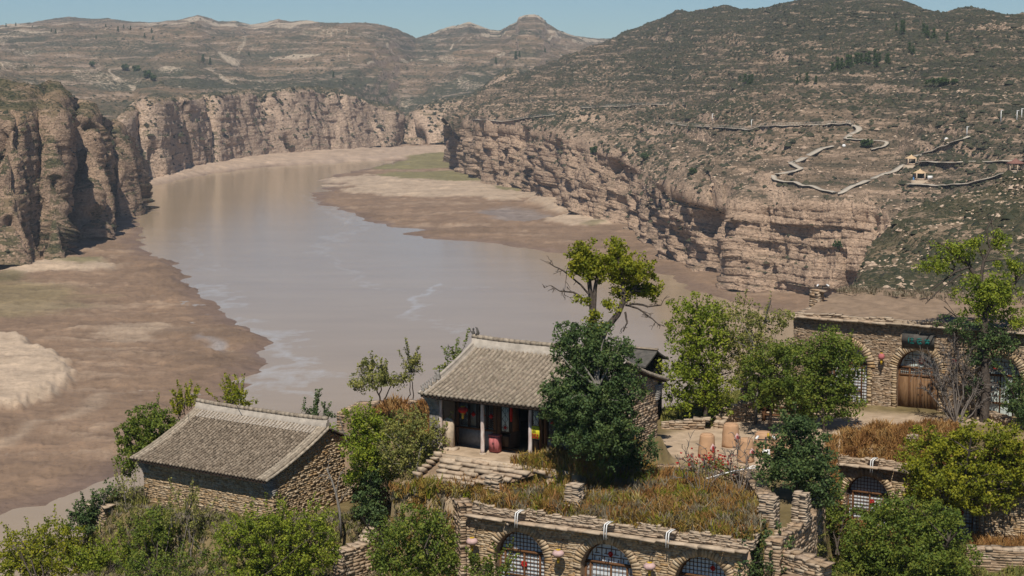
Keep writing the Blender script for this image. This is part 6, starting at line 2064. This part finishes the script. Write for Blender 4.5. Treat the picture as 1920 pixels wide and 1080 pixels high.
plant("yellow_bush", "pale yellow green bush with grey stems left of the hall porch", "bush", (778, 900, 88.3), [(770, 800, 46, 26), (800, 830, 42, 34), (755, 840, 44, 34), (790, 870, 46, 24), (740, 875, 28, 24)], 'leaf_olive', 'bark_pale', .8, .115, .34, 38, .06, 4, 317, d=93.5, shoots=16)
plant("ivy_bush", "dark creeper growing up the gable wall below the lime bush", "bush", (700, 985, 85.4), [(700, 905, 22, 34), (690, 945, 24, 34), (712, 965, 18, 24)], 'leaf_dark', 'bark', .9, .12, .32, 38, .05, 2, 318, d=94)
plant("sapling", "airy sapling with pale yellow leaves on top of the ruined hut", "sapling", (716, 750, 89.5), [(700, 685, 26, 18), (690, 712, 32, 18), (725, 715, 28, 20), (670, 725, 20, 12)], 'leaf_olive', 'bark_pale', .95, .12, .34, 28, .05, 3, 319, d=99, shoots=8)
plant("sapling", "slender wispy sapling beside the hall's left roof corner", "sapling", (768, 742, 89.6), [(770, 690, 18, 18), (778, 672, 12, 10), (755, 708, 18, 12)], 'leaf_olive', 'bark_pale', .95, .11, .3, 26, .035, 2, 320, d=99, shoots=8)
plant("sapling", "small green sapling showing behind the hall's left roof slope", "sapling", (852, 720, 88.5), [(852, 665, 20, 14), (840, 688, 18, 14), (862, 690, 16, 16)], 'leaf_green', 'bark', .55, .12, .32, 28, .04, 2, 321, d=103, shoots=8)
plant("green_tree", "bushy olive green tree at the far left corner of the tiled stone house", "tree", (288, 900, 83.5), [(275, 785, 36, 22), (250, 810, 28, 24), (300, 800, 28, 30), (260, 845, 36, 32), (300, 845, 30, 30), (240, 870, 20, 20)], 'leaf_green', 'bark', 1.0, .12, .34, 40, .09, 2, 322, d=103, shoots=14)
plant("yellow_shrub", "yellow leaved shrub peeping over the middle of the tiled ridge", "shrub", (446, 800, 84.0), [(435, 745, 26, 14), (455, 757, 28, 12), (430, 765, 22, 12)], 'leaf_yellow', 'bark', .55, .12, .32, 30, .05, 2, 323, d=104, shoots=22)
plant("yellow_shrub", "small leafy shrub at the left end of the tiled ridge", "shrub", (350, 800, 84.0), [(350, 755, 18, 12), (335, 768, 14, 10)], 'leaf_yellow', 'bark', .6, .12, .3, 30, .04, 2, 324, d=105, shoots=22)
plant("grey_shrub", "grey green shrub at the right end of the tiled ridge", "shrub", (598, 815, 85.0), [(590, 775, 22, 12), (608, 785, 20, 12)], 'leaf_dark', 'bark_pale', .6, .11, .3, 30, .04, 2, 325, d=102, shoots=12)
# --- foreground left
plant("green_shrub", "leafy green shrub below the stepped dry stone wall at the lower left", "shrub", (205, 1085, 82.0), [(200, 1035, 34, 26), (165, 1050, 36, 26), (235, 1045, 30, 24), (190, 1070, 50, 18)], 'leaf_lime', 'bark', .7, .11, .34, 36, .05, 3, 351, d=96, shoots=16)
plant("olive_shrub", "dry olive shrub sprawling between the stepped wall and rounded shrub", "shrub", (255, 1010, 84.0), [(258, 985, 24, 18), (235, 1000, 24, 18)], 'leaf_olive', 'bark_dead', .45, .1, .34, 30, .03, 5, 352, d=97.5, shoots=12)
plant("green_shrub", "weedy green shrub between the two pillars right of the grassy roof", "shrub", (1480, 1040, 85.5), [(1475, 975, 18, 28), (1480, 1005, 26, 24), (1520, 1020, 26, 26), (1500, 1055, 40, 22)], 'leaf_olive', 'bark', .8, .1, .34, 36, .05, 3, 353, d=89.5, shoots=14)
plant("yellow_shrub", "broad yellow green shrub filling the bottom left corner", "shrub", (80, 1130, 82.0), [(55, 1020, 46, 28), (105, 1000, 40, 26), (20, 1045, 40, 28), (80, 1050, 56, 30), (135, 1025, 40, 30), (50, 1075, 60, 26), (140, 1062, 50, 26)], 'leaf_yellow', 'bark', .72, .12, .36, 36, .06, 4, 326, d=98, shoots=22)
plant("dark_shrub", "blue green shrub with slender upright shoots left of the stepped wall", "shrub", (182, 1040, 82.5), [(175, 940, 26, 18), (200, 920, 20, 12), (165, 970, 34, 26), (195, 965, 26, 24), (150, 985, 24, 22)], 'leaf_dark', 'bark_pale', .62, .125, .34, 32, .05, 3, 327, d=99, shoots=14)
plant("grey_shrub", "thin greyish shrub at the left corner of the stone house wall", "shrub", (240, 1010, 84.0), [(240, 905, 22, 24), (228, 940, 30, 28), (245, 970, 30, 22)], 'leaf_olive', 'bark_dead', .45, .095, .34, 30, .03, 5, 328, d=99, shoots=12)
plant("green_shrub", "rounded green shrub in front of the stone house's left wall end", "shrub", (288, 1075, 83.5), [(290, 985, 36, 26), (275, 1015, 38, 30), (310, 1010, 32, 30)], 'leaf_green', 'bark', .8, .11, .34, 36, .05, 3, 329, d=95, shoots=16)
plant("olive_shrub", "wiry olive shrub with bare stems before the stone house wall", "shrub", (345, 1040, 84.2), [(345, 945, 26, 26), (370, 975, 28, 26), (330, 975, 24, 24)], 'leaf_olive', 'bark_dead', .36, .095, .34, 28, .03, 6, 330, d=94, shoots=16)
plant("lime_shrub", "wide fresh green shrub with upright stems before the stone house's front corner", "shrub", (510, 1130, 83.0),
      [(470, 990, 44, 32), (530, 985, 44, 30), (590, 985, 36, 34), (440, 1020, 42, 34), (500, 1030, 56, 34), (570, 1030, 56, 36), (470, 1068, 60, 24), (550, 1070, 64, 24), (615, 1020, 22, 40)], 'leaf_lime', 'bark', .5, .105, .30, 40, .05, 9, 331, d=88.5, fork=.6, shoots=110)
plant("green_shrub", "low weedy green shrub along the bottom edge left of centre", "shrub", (340, 1120, 83.0), [(330, 1060, 46, 22), (250, 1060, 40, 24), (390, 1050, 26, 26), (290, 1075, 60, 16)], 'leaf_green', 'bark', .6, .1, .34, 34, .04, 5, 332, d=91, shoots=16)
plant("green_bush", "large green bush leaning on the wing wall left of the front arches", "bush", (790, 1130, 83.0),
      [(775, 980, 46, 28), (820, 1000, 40, 32), (745, 1015, 50, 36), (795, 1040, 56, 36), (725, 1055, 34, 26), (835, 1050, 26, 30), (770, 1075, 70, 20)], 'leaf_green', 'bark', .85, .115, .36, 40, .1, 3, 333, d=85.5, shoots=16)
plant("green_shrub", "leafy green shrub at the bottom below the first front arch", "shrub", (925, 1110, 83.5), [(915, 1075, 28, 14), (945, 1068, 18, 10), (890, 1078, 22, 12)], 'leaf_green', 'bark', .7, .11, .3, 34, .04, 2, 334, d=83.5, shoots=16)
plant("green_bush", "dark green bush below the hall's right end behind the grassy roof", "bush", (1185, 890, 88.4), [(1180, 838, 34, 22), (1215, 845, 26, 22), (1160, 860, 28, 20), (1200, 866, 34, 16)], 'leaf_dark', 'bark_pale', .75, .11, .34, 36, .05, 3, 335, d=91.5, shoots=16)
fl = plant("flower_shrub", "grey green shrub covered in red blossoms before the clay bins", "flowering shrub", (1335, 915, 88.4), [(1320, 870, 40, 16), (1355, 872, 34, 14), (1330, 890, 40, 14), (1300, 880, 18, 14)], 'leaf_olive', 'bark_dead', .4, .09, .3, 24, .03, 6, 336, d=92.5)
r = np.random.default_rng(5); q = MB()
cc = np.array([W(x, y, d=92.3 + r.normal(0, .25)) for x, y in zip(np.r_[r.normal(1330, 30, 95), r.uniform(1285, 1385, 35)], np.r_[r.normal(862, 9, 95), r.uniform(852, 900, 35)])])
leaf_cloud(q, cc, np.full(len(cc), .05), 7, .085, np.full(len(cc), .5), 55); q.build("blossoms", M['flower'], fl)
fl = plant("flower_shrub", "little red-flowered weed at the left of the dry grass before the plank door", "flowering shrub", (1602, 835, 88.2), [(1602, 822, 14, 8), (1615, 818, 10, 7)], 'leaf_olive', 'bark_dead', .5, .08, .25, 20, .02, 3, 337, d=107)
q = MB(); cc = np.array([W(x, y, d=106.7) for x, y in zip(r.normal(1606, 13, 16), r.normal(812, 6, 16))]); leaf_cloud(q, cc, np.full(len(cc), .05), 7, .09, np.full(len(cc), .5), 56); q.build("blossoms", M['flower'], fl)
dead_shrub("bare grey shrub standing left among the red blossoms on the grassy roof", (1318, 935, 88.4), [(1285, 850), (1300, 860), (1325, 845), (1340, 870), (1275, 875), (1345, 895)], 340, .025, 5)
dead_shrub("bare grey shrub right of the red blossoms by the low yard wall", (1385, 930, 88.3), [(1365, 850), (1385, 835), (1405, 855), (1370, 880), (1410, 880), (1395, 850)], 341, .03, 5)
q = MB(); r = np.random.default_rng(77); B0 = W(640, 1000, z=85.3); dp = float((B0 - CAMP) @ _fw)
q.tube([B0 - [0, 0, .2]] + [W(x, y, d=dp) for x, y in ((637, 960), (630, 925), (622, 900), (612, 878))], [.075, .07, .06, .05, .03], 8)
for a_, b_ in (((630, 925), (640, 885)), ((622, 900), (600, 890)), ((618, 890), (618, 862)), ((634, 945), (655, 915))):
    twigs(q, W(*a_, d=dp), W(*b_, d=dp), .03, r, 3, 1)
tag(q.build("dead_tree", M['bark_pale'], base=B0), "leafless pale dead tree leaning before the stone house's gable", "dead tree")
dead_shrub("bundle of bare upright stems before the stone house's front wall", (505, 1000, 84.6), [(478, 890), (495, 900), (470, 930), (520, 910), (540, 930), (455, 945)], 343, .02, 3, lvl=1)

# --- dry grass
def roof_z(p):
    z = ground_z(p)
    for F, A0_, A1_, pts in ((FC, -2.7, 11.7, ((.3, .95), (.9, 1.05), (1.6, 1.24), (2.2, 1.36), (2.5, 1.2))), (FL, -1.9, 13, ((.3, .88), (.9, 1.1), (1.7, 1.55), (2.4, 1.75), (2.9, 1.5)))):
        q = np.c_[p, np.zeros(len(p))] - np.array([F.O[0], F.O[1], 0])
        a, b = q @ F.u, q @ F.g
        bb, cc = zip(*pts)
        k = (a > A0_) & (a < A1_) & (b > .25) & (b < 2.6)
        z = np.where(k, np.maximum(z, F.O[2] + np.interp(b, bb, cc)), z)
    return z


def grass(name, label, polys, hmean, dens, mats, seed, mound=.9, blades=11, wid=.024, zoff=None, zfun=None, mounds=0):
    r = np.random.default_rng(seed); mb = MB()
    for poly in polys:
        P = np.array(poly); lo, hi = P.min(0), P.max(0)
        n = int(np.prod(hi - lo) * dens)
        p = r.uniform(lo, hi, (n, 2)); p = p[sdist(p, P) > 0]
        m_ = fbm(np.c_[p / mound, np.full(len(p), seed * 1.3)], 3)
        keep = r.random(len(p)) < smooth(-.75, .25, m_) * .9 + .12
        p = p[keep]; m_ = m_[keep]
        zz = (zfun or roof_z)(p)
        n = len(p)
        H = hmean * (1 + .75 * m_) * r.uniform(.6, 1.25, n)
        H = np.clip(H, .12, None)
        tone = np.clip(.5 + 1.25 * fbm(np.c_[p / (mound * .8), np.full(n, seed + 9.)], 2), 0, 1)
        k = blades
        b = np.repeat(np.c_[p, zz], k, 0) + np.c_[r.normal(0, .09, (n * k, 2)), np.zeros(n * k)]
        hh = np.repeat(H, k) * r.uniform(.55, 1.1, n * k)
        az = r.uniform(0, 2 * math.pi, n * k); ln = np.abs(r.normal(0, .38, n * k))
        tip = b + np.c_[np.cos(az) * ln * hh, np.sin(az) * ln * hh, hh]
        az2 = r.uniform(0, 2 * math.pi, n * k); w = wid * r.uniform(.6, 1.5, n * k)
        sd_ = np.c_[np.cos(az2) * w, np.sin(az2) * w, np.zeros(n * k)]
        mid = (b + tip) / 2 + np.c_[r.normal(0, .05, (n * k, 2)), hh * .16]
        tip = tip + np.c_[r.normal(0, .07, (n * k, 2)), -np.abs(r.normal(0, .10, n * k)) * hh]
        v = np.stack([b - sd_ * .6, b + sd_ * .6, mid + sd_, tip, mid - sd_], 1).reshape(-1, 3)
        i = np.arange(n * k)[:, None] * 5
        if mounds:
            km = r.permutation(n)[:int(mounds * abs(np.prod(hi - lo)))]
            cs = np.c_[p, zz][km]; sz_ = r.uniform(.16, .34, len(km))
            cs = np.repeat(cs, 5, 0) + r.normal(0, 1, (len(km) * 5, 3)) * np.repeat(sz_, 5)[:, None] * [.7, .7, .35] + np.repeat(sz_, 5)[:, None] * [0, 0, 1.0]
            leaf_cloud(mb, cs, np.repeat(sz_, 5) * .8, 34, .075, np.repeat(np.clip(tone[km] + r.normal(0, .12, len(km)), 0, 1), 5), seed + 3, up=.6)
        mb.add(v, np.concatenate([i + np.array([[0, 1, 2, 4]])]), i + np.array([[4, 2, 3]]), np.repeat(np.repeat(tone, k), 5))
    o = mb.build(name, M[mats])
    return tag(o, label, "grass", kind="stuff")


pw = lambda pts, z: [tuple(W(x, y, z=z)[:2]) for x, y in pts]
roofpoly = pw([(735, 950), (735, 915), (850, 912), (1010, 912), (1040, 888), (1200, 880), (1330, 905), (1425, 950), (1435, 1000), (1390, 1005), (1130, 975), (960, 952), (870, 942)], 88.4)
grass("dry_grass", "golden brown and green tufted grass covering the roof of the front arches", [roofpoly], .52, 80, 'grass_gold', 401, mounds=1.3)
grass("dry_shrubs", "rusty orange dry shrublets among the grass of the front roof", [roofpoly], .7, 16, 'leaf_brown', 421, mounds=.55, mound=1.3)
grass("green_shrublets", "yellow green shrublets among the grass of the front roof", [roofpoly], .6, 8, 'leaf_yellow', 422, mounds=.3, mound=1.5)
grass("straw_grass", "pale grey straw mixed in the grass on the front roof", [roofpoly], .55, 34, 'grass_grey', 402, blades=9)
grass("dry_grass", "reddish brown grass above the lower right arches", [pw([(1548, 870), (1555, 825), (1640, 808), (1790, 800), (1790, 850), (1700, 872), (1600, 864)], 88.25)], .52, 75, 'leaf_brown', 403, mounds=.9)
grass("dry_grass", "brown stalky grass on the bank of the ruined hut", [[tuple(W(x, y, d=dd_)[:2]) for x, y, dd_ in [(690, 760, 99), (800, 755, 99), (838, 720, 104.5), (700, 720, 104.5)]]], .6, 75, 'leaf_brown', 404, mounds=.9, zfun=lambda p: np.interp(p[:, 1], [98, 106], [89.2, 89.9]))
grass("dry_grass", "rusty brown grass above the flat-coursed corner wall", [pw([(1826, 1035), (1830, 985), (1990, 985), (1990, 1040)], 84.3)], .8, 75, 'leaf_brown', 405, mounds=.9)
grass("weeds", "weeds and straw in the undergrowth round the stone house", [pw([(-40, 1100), (-20, 1040), (180, 1010), (250, 985), (520, 1005), (650, 1000), (720, 960), (735, 1060), (860, 1090), (600, 1120), (200, 1120)], 84.4)], .32, 18, 'grass_grey', 406, blades=10)
grass("weeds", "green weeds in the undergrowth round the stone house", [pw([(-40, 1100), (-20, 1040), (180, 1010), (250, 985), (520, 1005), (650, 1000), (720, 960), (735, 1060), (860, 1090), (600, 1120), (200, 1120)], 84.4)], .30, 20, 'leaf_olive', 407, blades=10)
grass("weeds", "grassy bank between the hall and the lime tree", [pw([(1240, 800), (1245, 720), (1330, 720), (1420, 740), (1420, 775), (1330, 800)], 88.3)], .3, 26, 'leaf_olive', 408, blades=10)
grass("weeds", "rough weeds round the lower right arches", [pw([(1540, 1010), (1600, 1000), (1800, 1010), (1990, 980), (1990, 1100), (1500, 1120), (1480, 1010)], 83.7)], .4, 14, 'leaf_olive', 409, blades=10)
grass('weeds', 'grass on the stepped ledge left of the stone house', [fp(FH, [(-12.2, -3.6), (-8.6, -3.6), (-8.8, 3), (-12.2, 3)])], .4, 30, 'leaf_olive', 411, blades=10)
grass('weeds', 'straw on the stepped ledge left of the stone house', [fp(FH, [(-12.2, -3.6), (-8.6, -3.6), (-8.8, 3), (-12.2, 3)])], .45, 16, 'grass_grey', 412, blades=10)
grass("weeds", "dry tufts along the back of the upper right earthen roof", [fp(FR, [(-7.5, 6.6), (9, 6.6), (9, 9.6), (-7.5, 9.6)])], .32, 8, 'grass_grey', 410, blades=9, zfun=lambda p: np.full(len(p), FR.O[2] + 5.68 + .56))
# ================================================================= FAR DETAILS on the right bank and hills
def walkway(name, pix, width, label, rail=True, posts=True, group=None, lift=.95, deck='board', railmat='board', cat="boardwalk"):
    P = []
    for (x0, y0), (x1, y1) in zip(pix[:-1], pix[1:]):
        n = max(2, int(math.hypot(x1 - x0, y1 - y0) / 6))
        for k in range(n):
            P.append(on_mountain(x0 + (x1 - x0) * k / n, y0 + (y1 - y0) * k / n, lift))
    P.append(on_mountain(*pix[-1], lift))
    P = np.array(P)
    for _ in range(1):
        P[1:-1] = (P[:-2] + P[1:-1] * 2 + P[2:]) / 4
    t = thing(name, P[0], label, cat, group)
    tan = np.gradient(P, axis=0); tan[:, 2] = 0; tan /= np.linalg.norm(tan, axis=1)[:, None] + 1e-9
    sd_ = np.stack([-tan[:, 1], tan[:, 0], 0 * tan[:, 0]], 1)
    L, R = P - sd_ * width / 2, P + sd_ * width / 2
    dn = np.array([0, 0, -.3])
    MB().grid(np.stack([L + dn, L, R, R + dn], 1)).grid(np.stack([R + dn, L + dn], 1)).build("deck", M[deck], t)
    if rail:
        for S in (L, R):
            mb = MB(); up = np.array([0, 0, 1.15])
            mb.tube(S + up, .07, 4); mb.tube(S + up * .5, .05, 4)
            for p in S[::1]:
                mb.box(p + up * .5, (.08, 0, 0), (0, .08, 0), (0, 0, .6))
            mb.build("railing", M[railmat], t)
    if posts:
        for p in P[1::2]:
            MB().box(p - np.array([0, 0, 2.4]), (.3, 0, 0), (0, .3, 0), (0, 0, 2.0)).build("pier", M['board'], t)
    return t


walkway("boardwalk", [(886, 226), (950, 230), (1000, 222), (1040, 217)], 3.0, "far railed boardwalk on the cliff's left end, with dark roof line", railmat='rail', lift=1.2, posts=False)
walkway("boardwalk", [(1090, 205), (1150, 201), (1220, 198), (1285, 199)], 3.0, "long dark railed boardwalk under the upper crags", railmat='rail', lift=1.2, posts=False)
walkway("boardwalk", [(1232, 231), (1290, 238), (1410, 246), (1430, 239), (1500, 237), (1598, 235)], 2.4, "white-posted level boardwalk across the middle of the mountain", lift=1.0)
walkway("stairway", [(1604, 238), (1614, 244), (1598, 252), (1586, 262)], 3.2, "short pale stair at the right end of the level boardwalk", posts=False, rail=False)
walkway("boardwalk", [(1586, 263), (1620, 264), (1664, 268), (1660, 276), (1634, 282)], 2.2, "bent boardwalk turning back on itself below the short stair", posts=False, rail=False)
walkway("stairway", [(1562, 277), (1545, 279), (1520, 290), (1500, 303), (1482, 310)], 3.4, "broad curving stair climbing left of the mountain's middle", posts=False, rail=False)
walkway("stairway", [(1482, 310), (1495, 316), (1505, 318), (1480, 326), (1456, 330)], 3.0, "zigzag stair below the curving stair", posts=False, rail=False)
walkway("stairway", [(1450, 332), (1454, 340), (1490, 346), (1540, 356), (1566, 364)], 2.6, "long straight stair running down right from the zigzag", posts=False, rail=False)
walkway("stairway", [(1570, 367), (1600, 352), (1640, 336), (1680, 322), (1695, 310)], 3.0, "sloping stair rising right to the upper pavilion", posts=False, rail=False)
walkway("path", [(1716, 297), (1745, 287), (1775, 276), (1800, 267), (1815, 258)], 3.2, "stepped path climbing above the upper pavilion", posts=False, rail=False)
for pix, w, nm in (([(1725, 304), (1780, 306), (1850, 305), (1930, 303)], 5., "path"), ([(1706, 348), (1760, 349), (1820, 346), (1850, 338), (1880, 328), (1930, 326)], 4., "path"), ([(1830, 370), (1850, 357), (1862, 352)], 2.5, "path")):
    t_ = walkway("footpath", pix, w, "x", rail=False, posts=False, lift=.7)
    for c_ in list(t_.children):
        tag(c_, kind="structure")
        c_.parent = None; c_.location = t_.location; c_.name = "path"
    bpy.data.objects.remove(t_)


def pavilion(x, y, R, label, posts=4, roofm='pav', plinth=True):
    p = on_mountain(x, y, .3)
    t = thing("pavilion", p, label, "pavilion")
    H = R * .95
    MB().lathe(p + [0, 0, H], [(R * 1.05, -.15), (R * 1.1, 0), (R * .75, R * .14), (R * .4, R * .30), (R * .12, R * .46), (.15, R * .56), (0, R * .6)], 4 if posts == 4 else 6).build("roof", M[roofm], t)
    for k in range(posts):
        a = (k + .5) * 2 * math.pi / posts
        MB().tube([p + [R * .78 * math.cos(a), R * .78 * math.sin(a), 0], p + [R * .78 * math.cos(a), R * .78 * math.sin(a), H]], .32, 7).build("post", M['pavpost'], t)
    if plinth:
        MB().lathe(p, [(R * 1.15, -3.2), (R * 1.15, 0), (0, .02)], 8).build("plinth", M['slab'], t)
    q = MB()
    for k in range(posts - 1):
        a0, a1 = (k + .5) * 2 * math.pi / posts, (k + 1.5) * 2 * math.pi / posts
        q.box(p + [R * .78 * (math.cos(a0) + math.cos(a1)) / 2, R * .78 * (math.sin(a0) + math.sin(a1)) / 2, .5], np.array([math.cos(a1) - math.cos(a0), math.sin(a1) - math.sin(a0), 0]) * R * .36, np.array([.1, .1, 0]), (0, 0, .35))
    q.build("bench_rail", M['pavpost'], t)
    return t


pavilion(1708, 310, 3.3, "upper tan-roofed pavilion on a stone plinth at the stair head")
pavilion(1725, 340, 3.4, "lower tan-roofed pavilion with green plants beneath")
pavilion(1905, 324, 4.0, "round pavilion with red-brown thatched roof at the right edge", 6, 'thatch', False)


def pole(x, y, h, label, lamp=True, mat='white', group="poles along the mountain paths"):
    p = on_mountain(x, y, 0)
    t = thing("lamp_pole", p, label, "lamp pole", group)
    MB().tube([p - [0, 0, 1], p + [0, 0, h]], .17, 6).build("pole", M[mat], t)
    q = MB(); q.box(p + [.35, 0, h], (.6, 0, 0), (0, .2, 0), (0, 0, .14)); q.build("head", M[mat], t)


for x, y, h, lab in ((1336, 228, 4.5, "thin white pole at the left end of the level boardwalk"), (1408, 240, 4, "thin white pole where the level boardwalk steps up"), (1813, 256, 4, "white pole at the top of the stepped path"), (1877, 231, 5.5, "tall grey pole left of the pair at the right edge"), (1906, 227, 5, "pale pole, left one of the pair at the right edge"), (1915, 225, 5, "pale pole, right one of the pair at the right edge")):
    pole(x, y, h, lab)
p = on_mountain(1713, 342, 0); tag(MB().tube([p - [0, 0, .3], p + [0, 0, 1.2], p + [0, 0, 3.6]], [.35, .45, .2], 7).build("blue_pillar", M['blue'], base=p), "blue and white marker post in front of the lower pavilion", "marker post")
p = on_mountain(1743, 336, 0); q = MB(); q.box(p + [0, 0, 1.1], (1.1, 0, 0), (0, .1, 0), (0, 0, .8)); q.box(p + [-.8, 0, .2], (.08, 0, 0), (0, .08, 0), (0, 0, .6)); q.box(p + [.8, 0, .2], (.08, 0, 0), (0, .08, 0), (0, 0, .6))
tag(q.build("notice_board", M['white'], base=p), "white notice panel right of the lower pavilion", "sign")
for x, y, lab in ((1583, 274, "white boulder-like marker on the slope below the bent boardwalk"), (1774, 262, "white marker on the slope left of the stepped path")):
    p = on_mountain(x, y, 0); q = MB(); q.lathe(p, [(.9, -.3), (1.0, .4), (.7, 1.0), (0, 1.2)], 7)
    tag(q.build("white_marker", M['white'], base=p), lab, "marker")


# small trees on the slopes: one low model per kind, then copies
def far_tree(name, kind, seed, h, w, leaf):
    r = np.random.default_rng(seed)
    k = 46
    o = r.normal(size=(k, 3)); o /= np.linalg.norm(o, axis=1)[:, None]; o *= (r.random(k) ** .5)[:, None]
    if kind == 'cone':
        zt = r.random(k); c = np.c_[o[:, 0] * w * (1 - zt * .8), o[:, 1] * w * (1 - zt * .8), h * (.12 + .85 * zt)]
    else:
        c = o * [w, w, h * .38] + [0, 0, h * .58]
    root = thing(name, (0, 0, 0), "x", "tree")
    mb = MB(); leaf_cloud(mb, c, np.full(k, w * .36), 16, w * .28, r.random(k) * .6, seed)
    mb.build("crown", M[leaf], root)
    MB().tube([(0, 0, -1), (0, 0, h * .6)], [w * .13, w * .06], 6).build("trunk", M['bark'], root)
    return root


def copy_tree(o):
    c = o.copy(); COL.objects.link(c)
    for ch in o.children:
        k = ch.copy(); COL.objects.link(k); k.parent = c
    return c


def on_hills(x, y):
    d = Gf - CAMP; dep = d @ _fw
    X = 960 + FPX * d[..., 0] / dep; Yp = 540 - FPX * (d @ _up) / dep
    j = np.argmin(np.abs(cols_x - x)); lo, hi = max(0, j - 6), j + 7
    e = (X[:-1, lo:hi] - x) ** 2 + (Yp[:-1, lo:hi] - y) ** 2
    k = np.unravel_index(np.argmin(e), e.shape)
    return Gf[k[0], lo + k[1]]


PROTO = {'cone': far_tree("conifer", 'cone', 501, 8, 2.2, 'leaf_dark'), 'round': far_tree("small_tree", 'round', 502, 6.5, 3.2, 'leaf_dark')}
used = set()


def place(kind, p, s, label, group, rz):
    if kind in used:
        o = copy_tree(PROTO[kind])
    else:
        o = PROTO[kind]; used.add(kind)
    o.location = [float(k) for k in p]; o.scale = (s, s, s); o.rotation_euler = (0, 0, rz)
    o["label"] = label; o["group"] = group


r = np.random.default_rng(61)
GROUPS = [
    ('round', [(172, 126, 1.5), (237, 132, 1.6), (255, 138, 1.9), (277, 147, 1.6), (288, 152, 1.4)], "small round tree in the row on the left hillside below the bare tracks", "row of round trees on the left hillside", on_hills),
    ('cone', [(382, 118, 1.6), (394, 122, 1.3), (468, 107, 1.2), (625, 145, 1.2)], "lone dark tree scattered on the hillside left of centre", "scattered trees left of centre", on_hills),
    ('cone', [(198, 52, 1.10), (210, 56, 1.10), (222, 60, 1.21), (232, 54, 1.10), (245, 58, 1.10), (262, 66, 0.99), (272, 72, 1.10), (283, 62, 1.26), (286, 76, 1.10), (180, 73, 0.99), (96, 62, 0.99), (104, 64, 1.10), (60, 55, 1.10), (12, 52, 1.21), (30, 50, 0.99)], "tiny dark conifer on the high far left plateau", "conifers on the far left plateau", on_hills),
    ('cone', [(968, 112, 1.5), (975, 108, 1.5), (1022, 104, 1.5), (930, 120, 1.4)], "small dark tree on the hill below the flat-topped peak", "trees below the flat-topped peak", on_hills),
    ('cone', [(1560 + i * 9 + dx, y, s) for i, (dx, y, s) in enumerate([(0, 137, .8), (2, 133, 1.0), (0, 130, 1.0), (1, 130, 1.1), (-2, 127, 1.1), (3, 125, 1.1), (0, 121, 1.1), (1, 118, 1.0), (-2, 120, 1.1), (2, 126, 1.0), (0, 116, .9), (3, 122, .9)])] + [(1592, 125, 1.0), (1604, 124, 1.0), (1640, 112, .9), (1662, 118, .9), (1665, 121, 1.)], "dark conifer in the slanting clump on the right mountain", "conifer clump on the right mountain", on_mountain),
    ('cone', [(1388, 160, .9), (1396, 159, .9), (1404, 159, .9), (1410, 158, .8), (1494, 158, .7), (1513, 157, .8), (1530, 157, .8)], "dark shrub-like conifer in the line on the right mountain ledge", "line of conifers on the ledge", on_mountain),
    ('round', [(1740, 162, .55), (1752, 160, .6), (1764, 161, .75), (1774, 161, .75), (1788, 158, .55)], "round dark tree in the short row on the right terrace", "short row of trees on the right terrace", on_mountain),
    ('cone', [(1690, 60, 1.0), (1694, 64, 1.2), (1732, 66, 1.1), (1738, 72, 1.2), (1750, 74, 1.0), (1775, 80, .9), (1680, 60, .8), (1705, 100, .9), (1712, 102, .8)], "small tree near the ridge of the right mountain", "trees near the right ridge", on_mountain),
    ('round', [(1720, 336, .6), (1728, 337, .55), (1626, 277, .8), (1620, 276, .7)], "low green tree beside a mountain walkway", "trees beside the mountain walkways", on_mountain),
    ('round', [(1118, 288, .9), (1112, 292, .8), (1575, 470, .75), (1300, 330, .7), (1210, 300, .8)], "green shrub tree growing on the right cliff", "shrub trees on the right cliff", on_mountain),
]
for kind, pts, label, group, fn in GROUPS:
    for x, y, s in pts:
        place(kind, fn(x, y), s * r.uniform(.85, 1.15), label, group, r.uniform(0, 6.28))
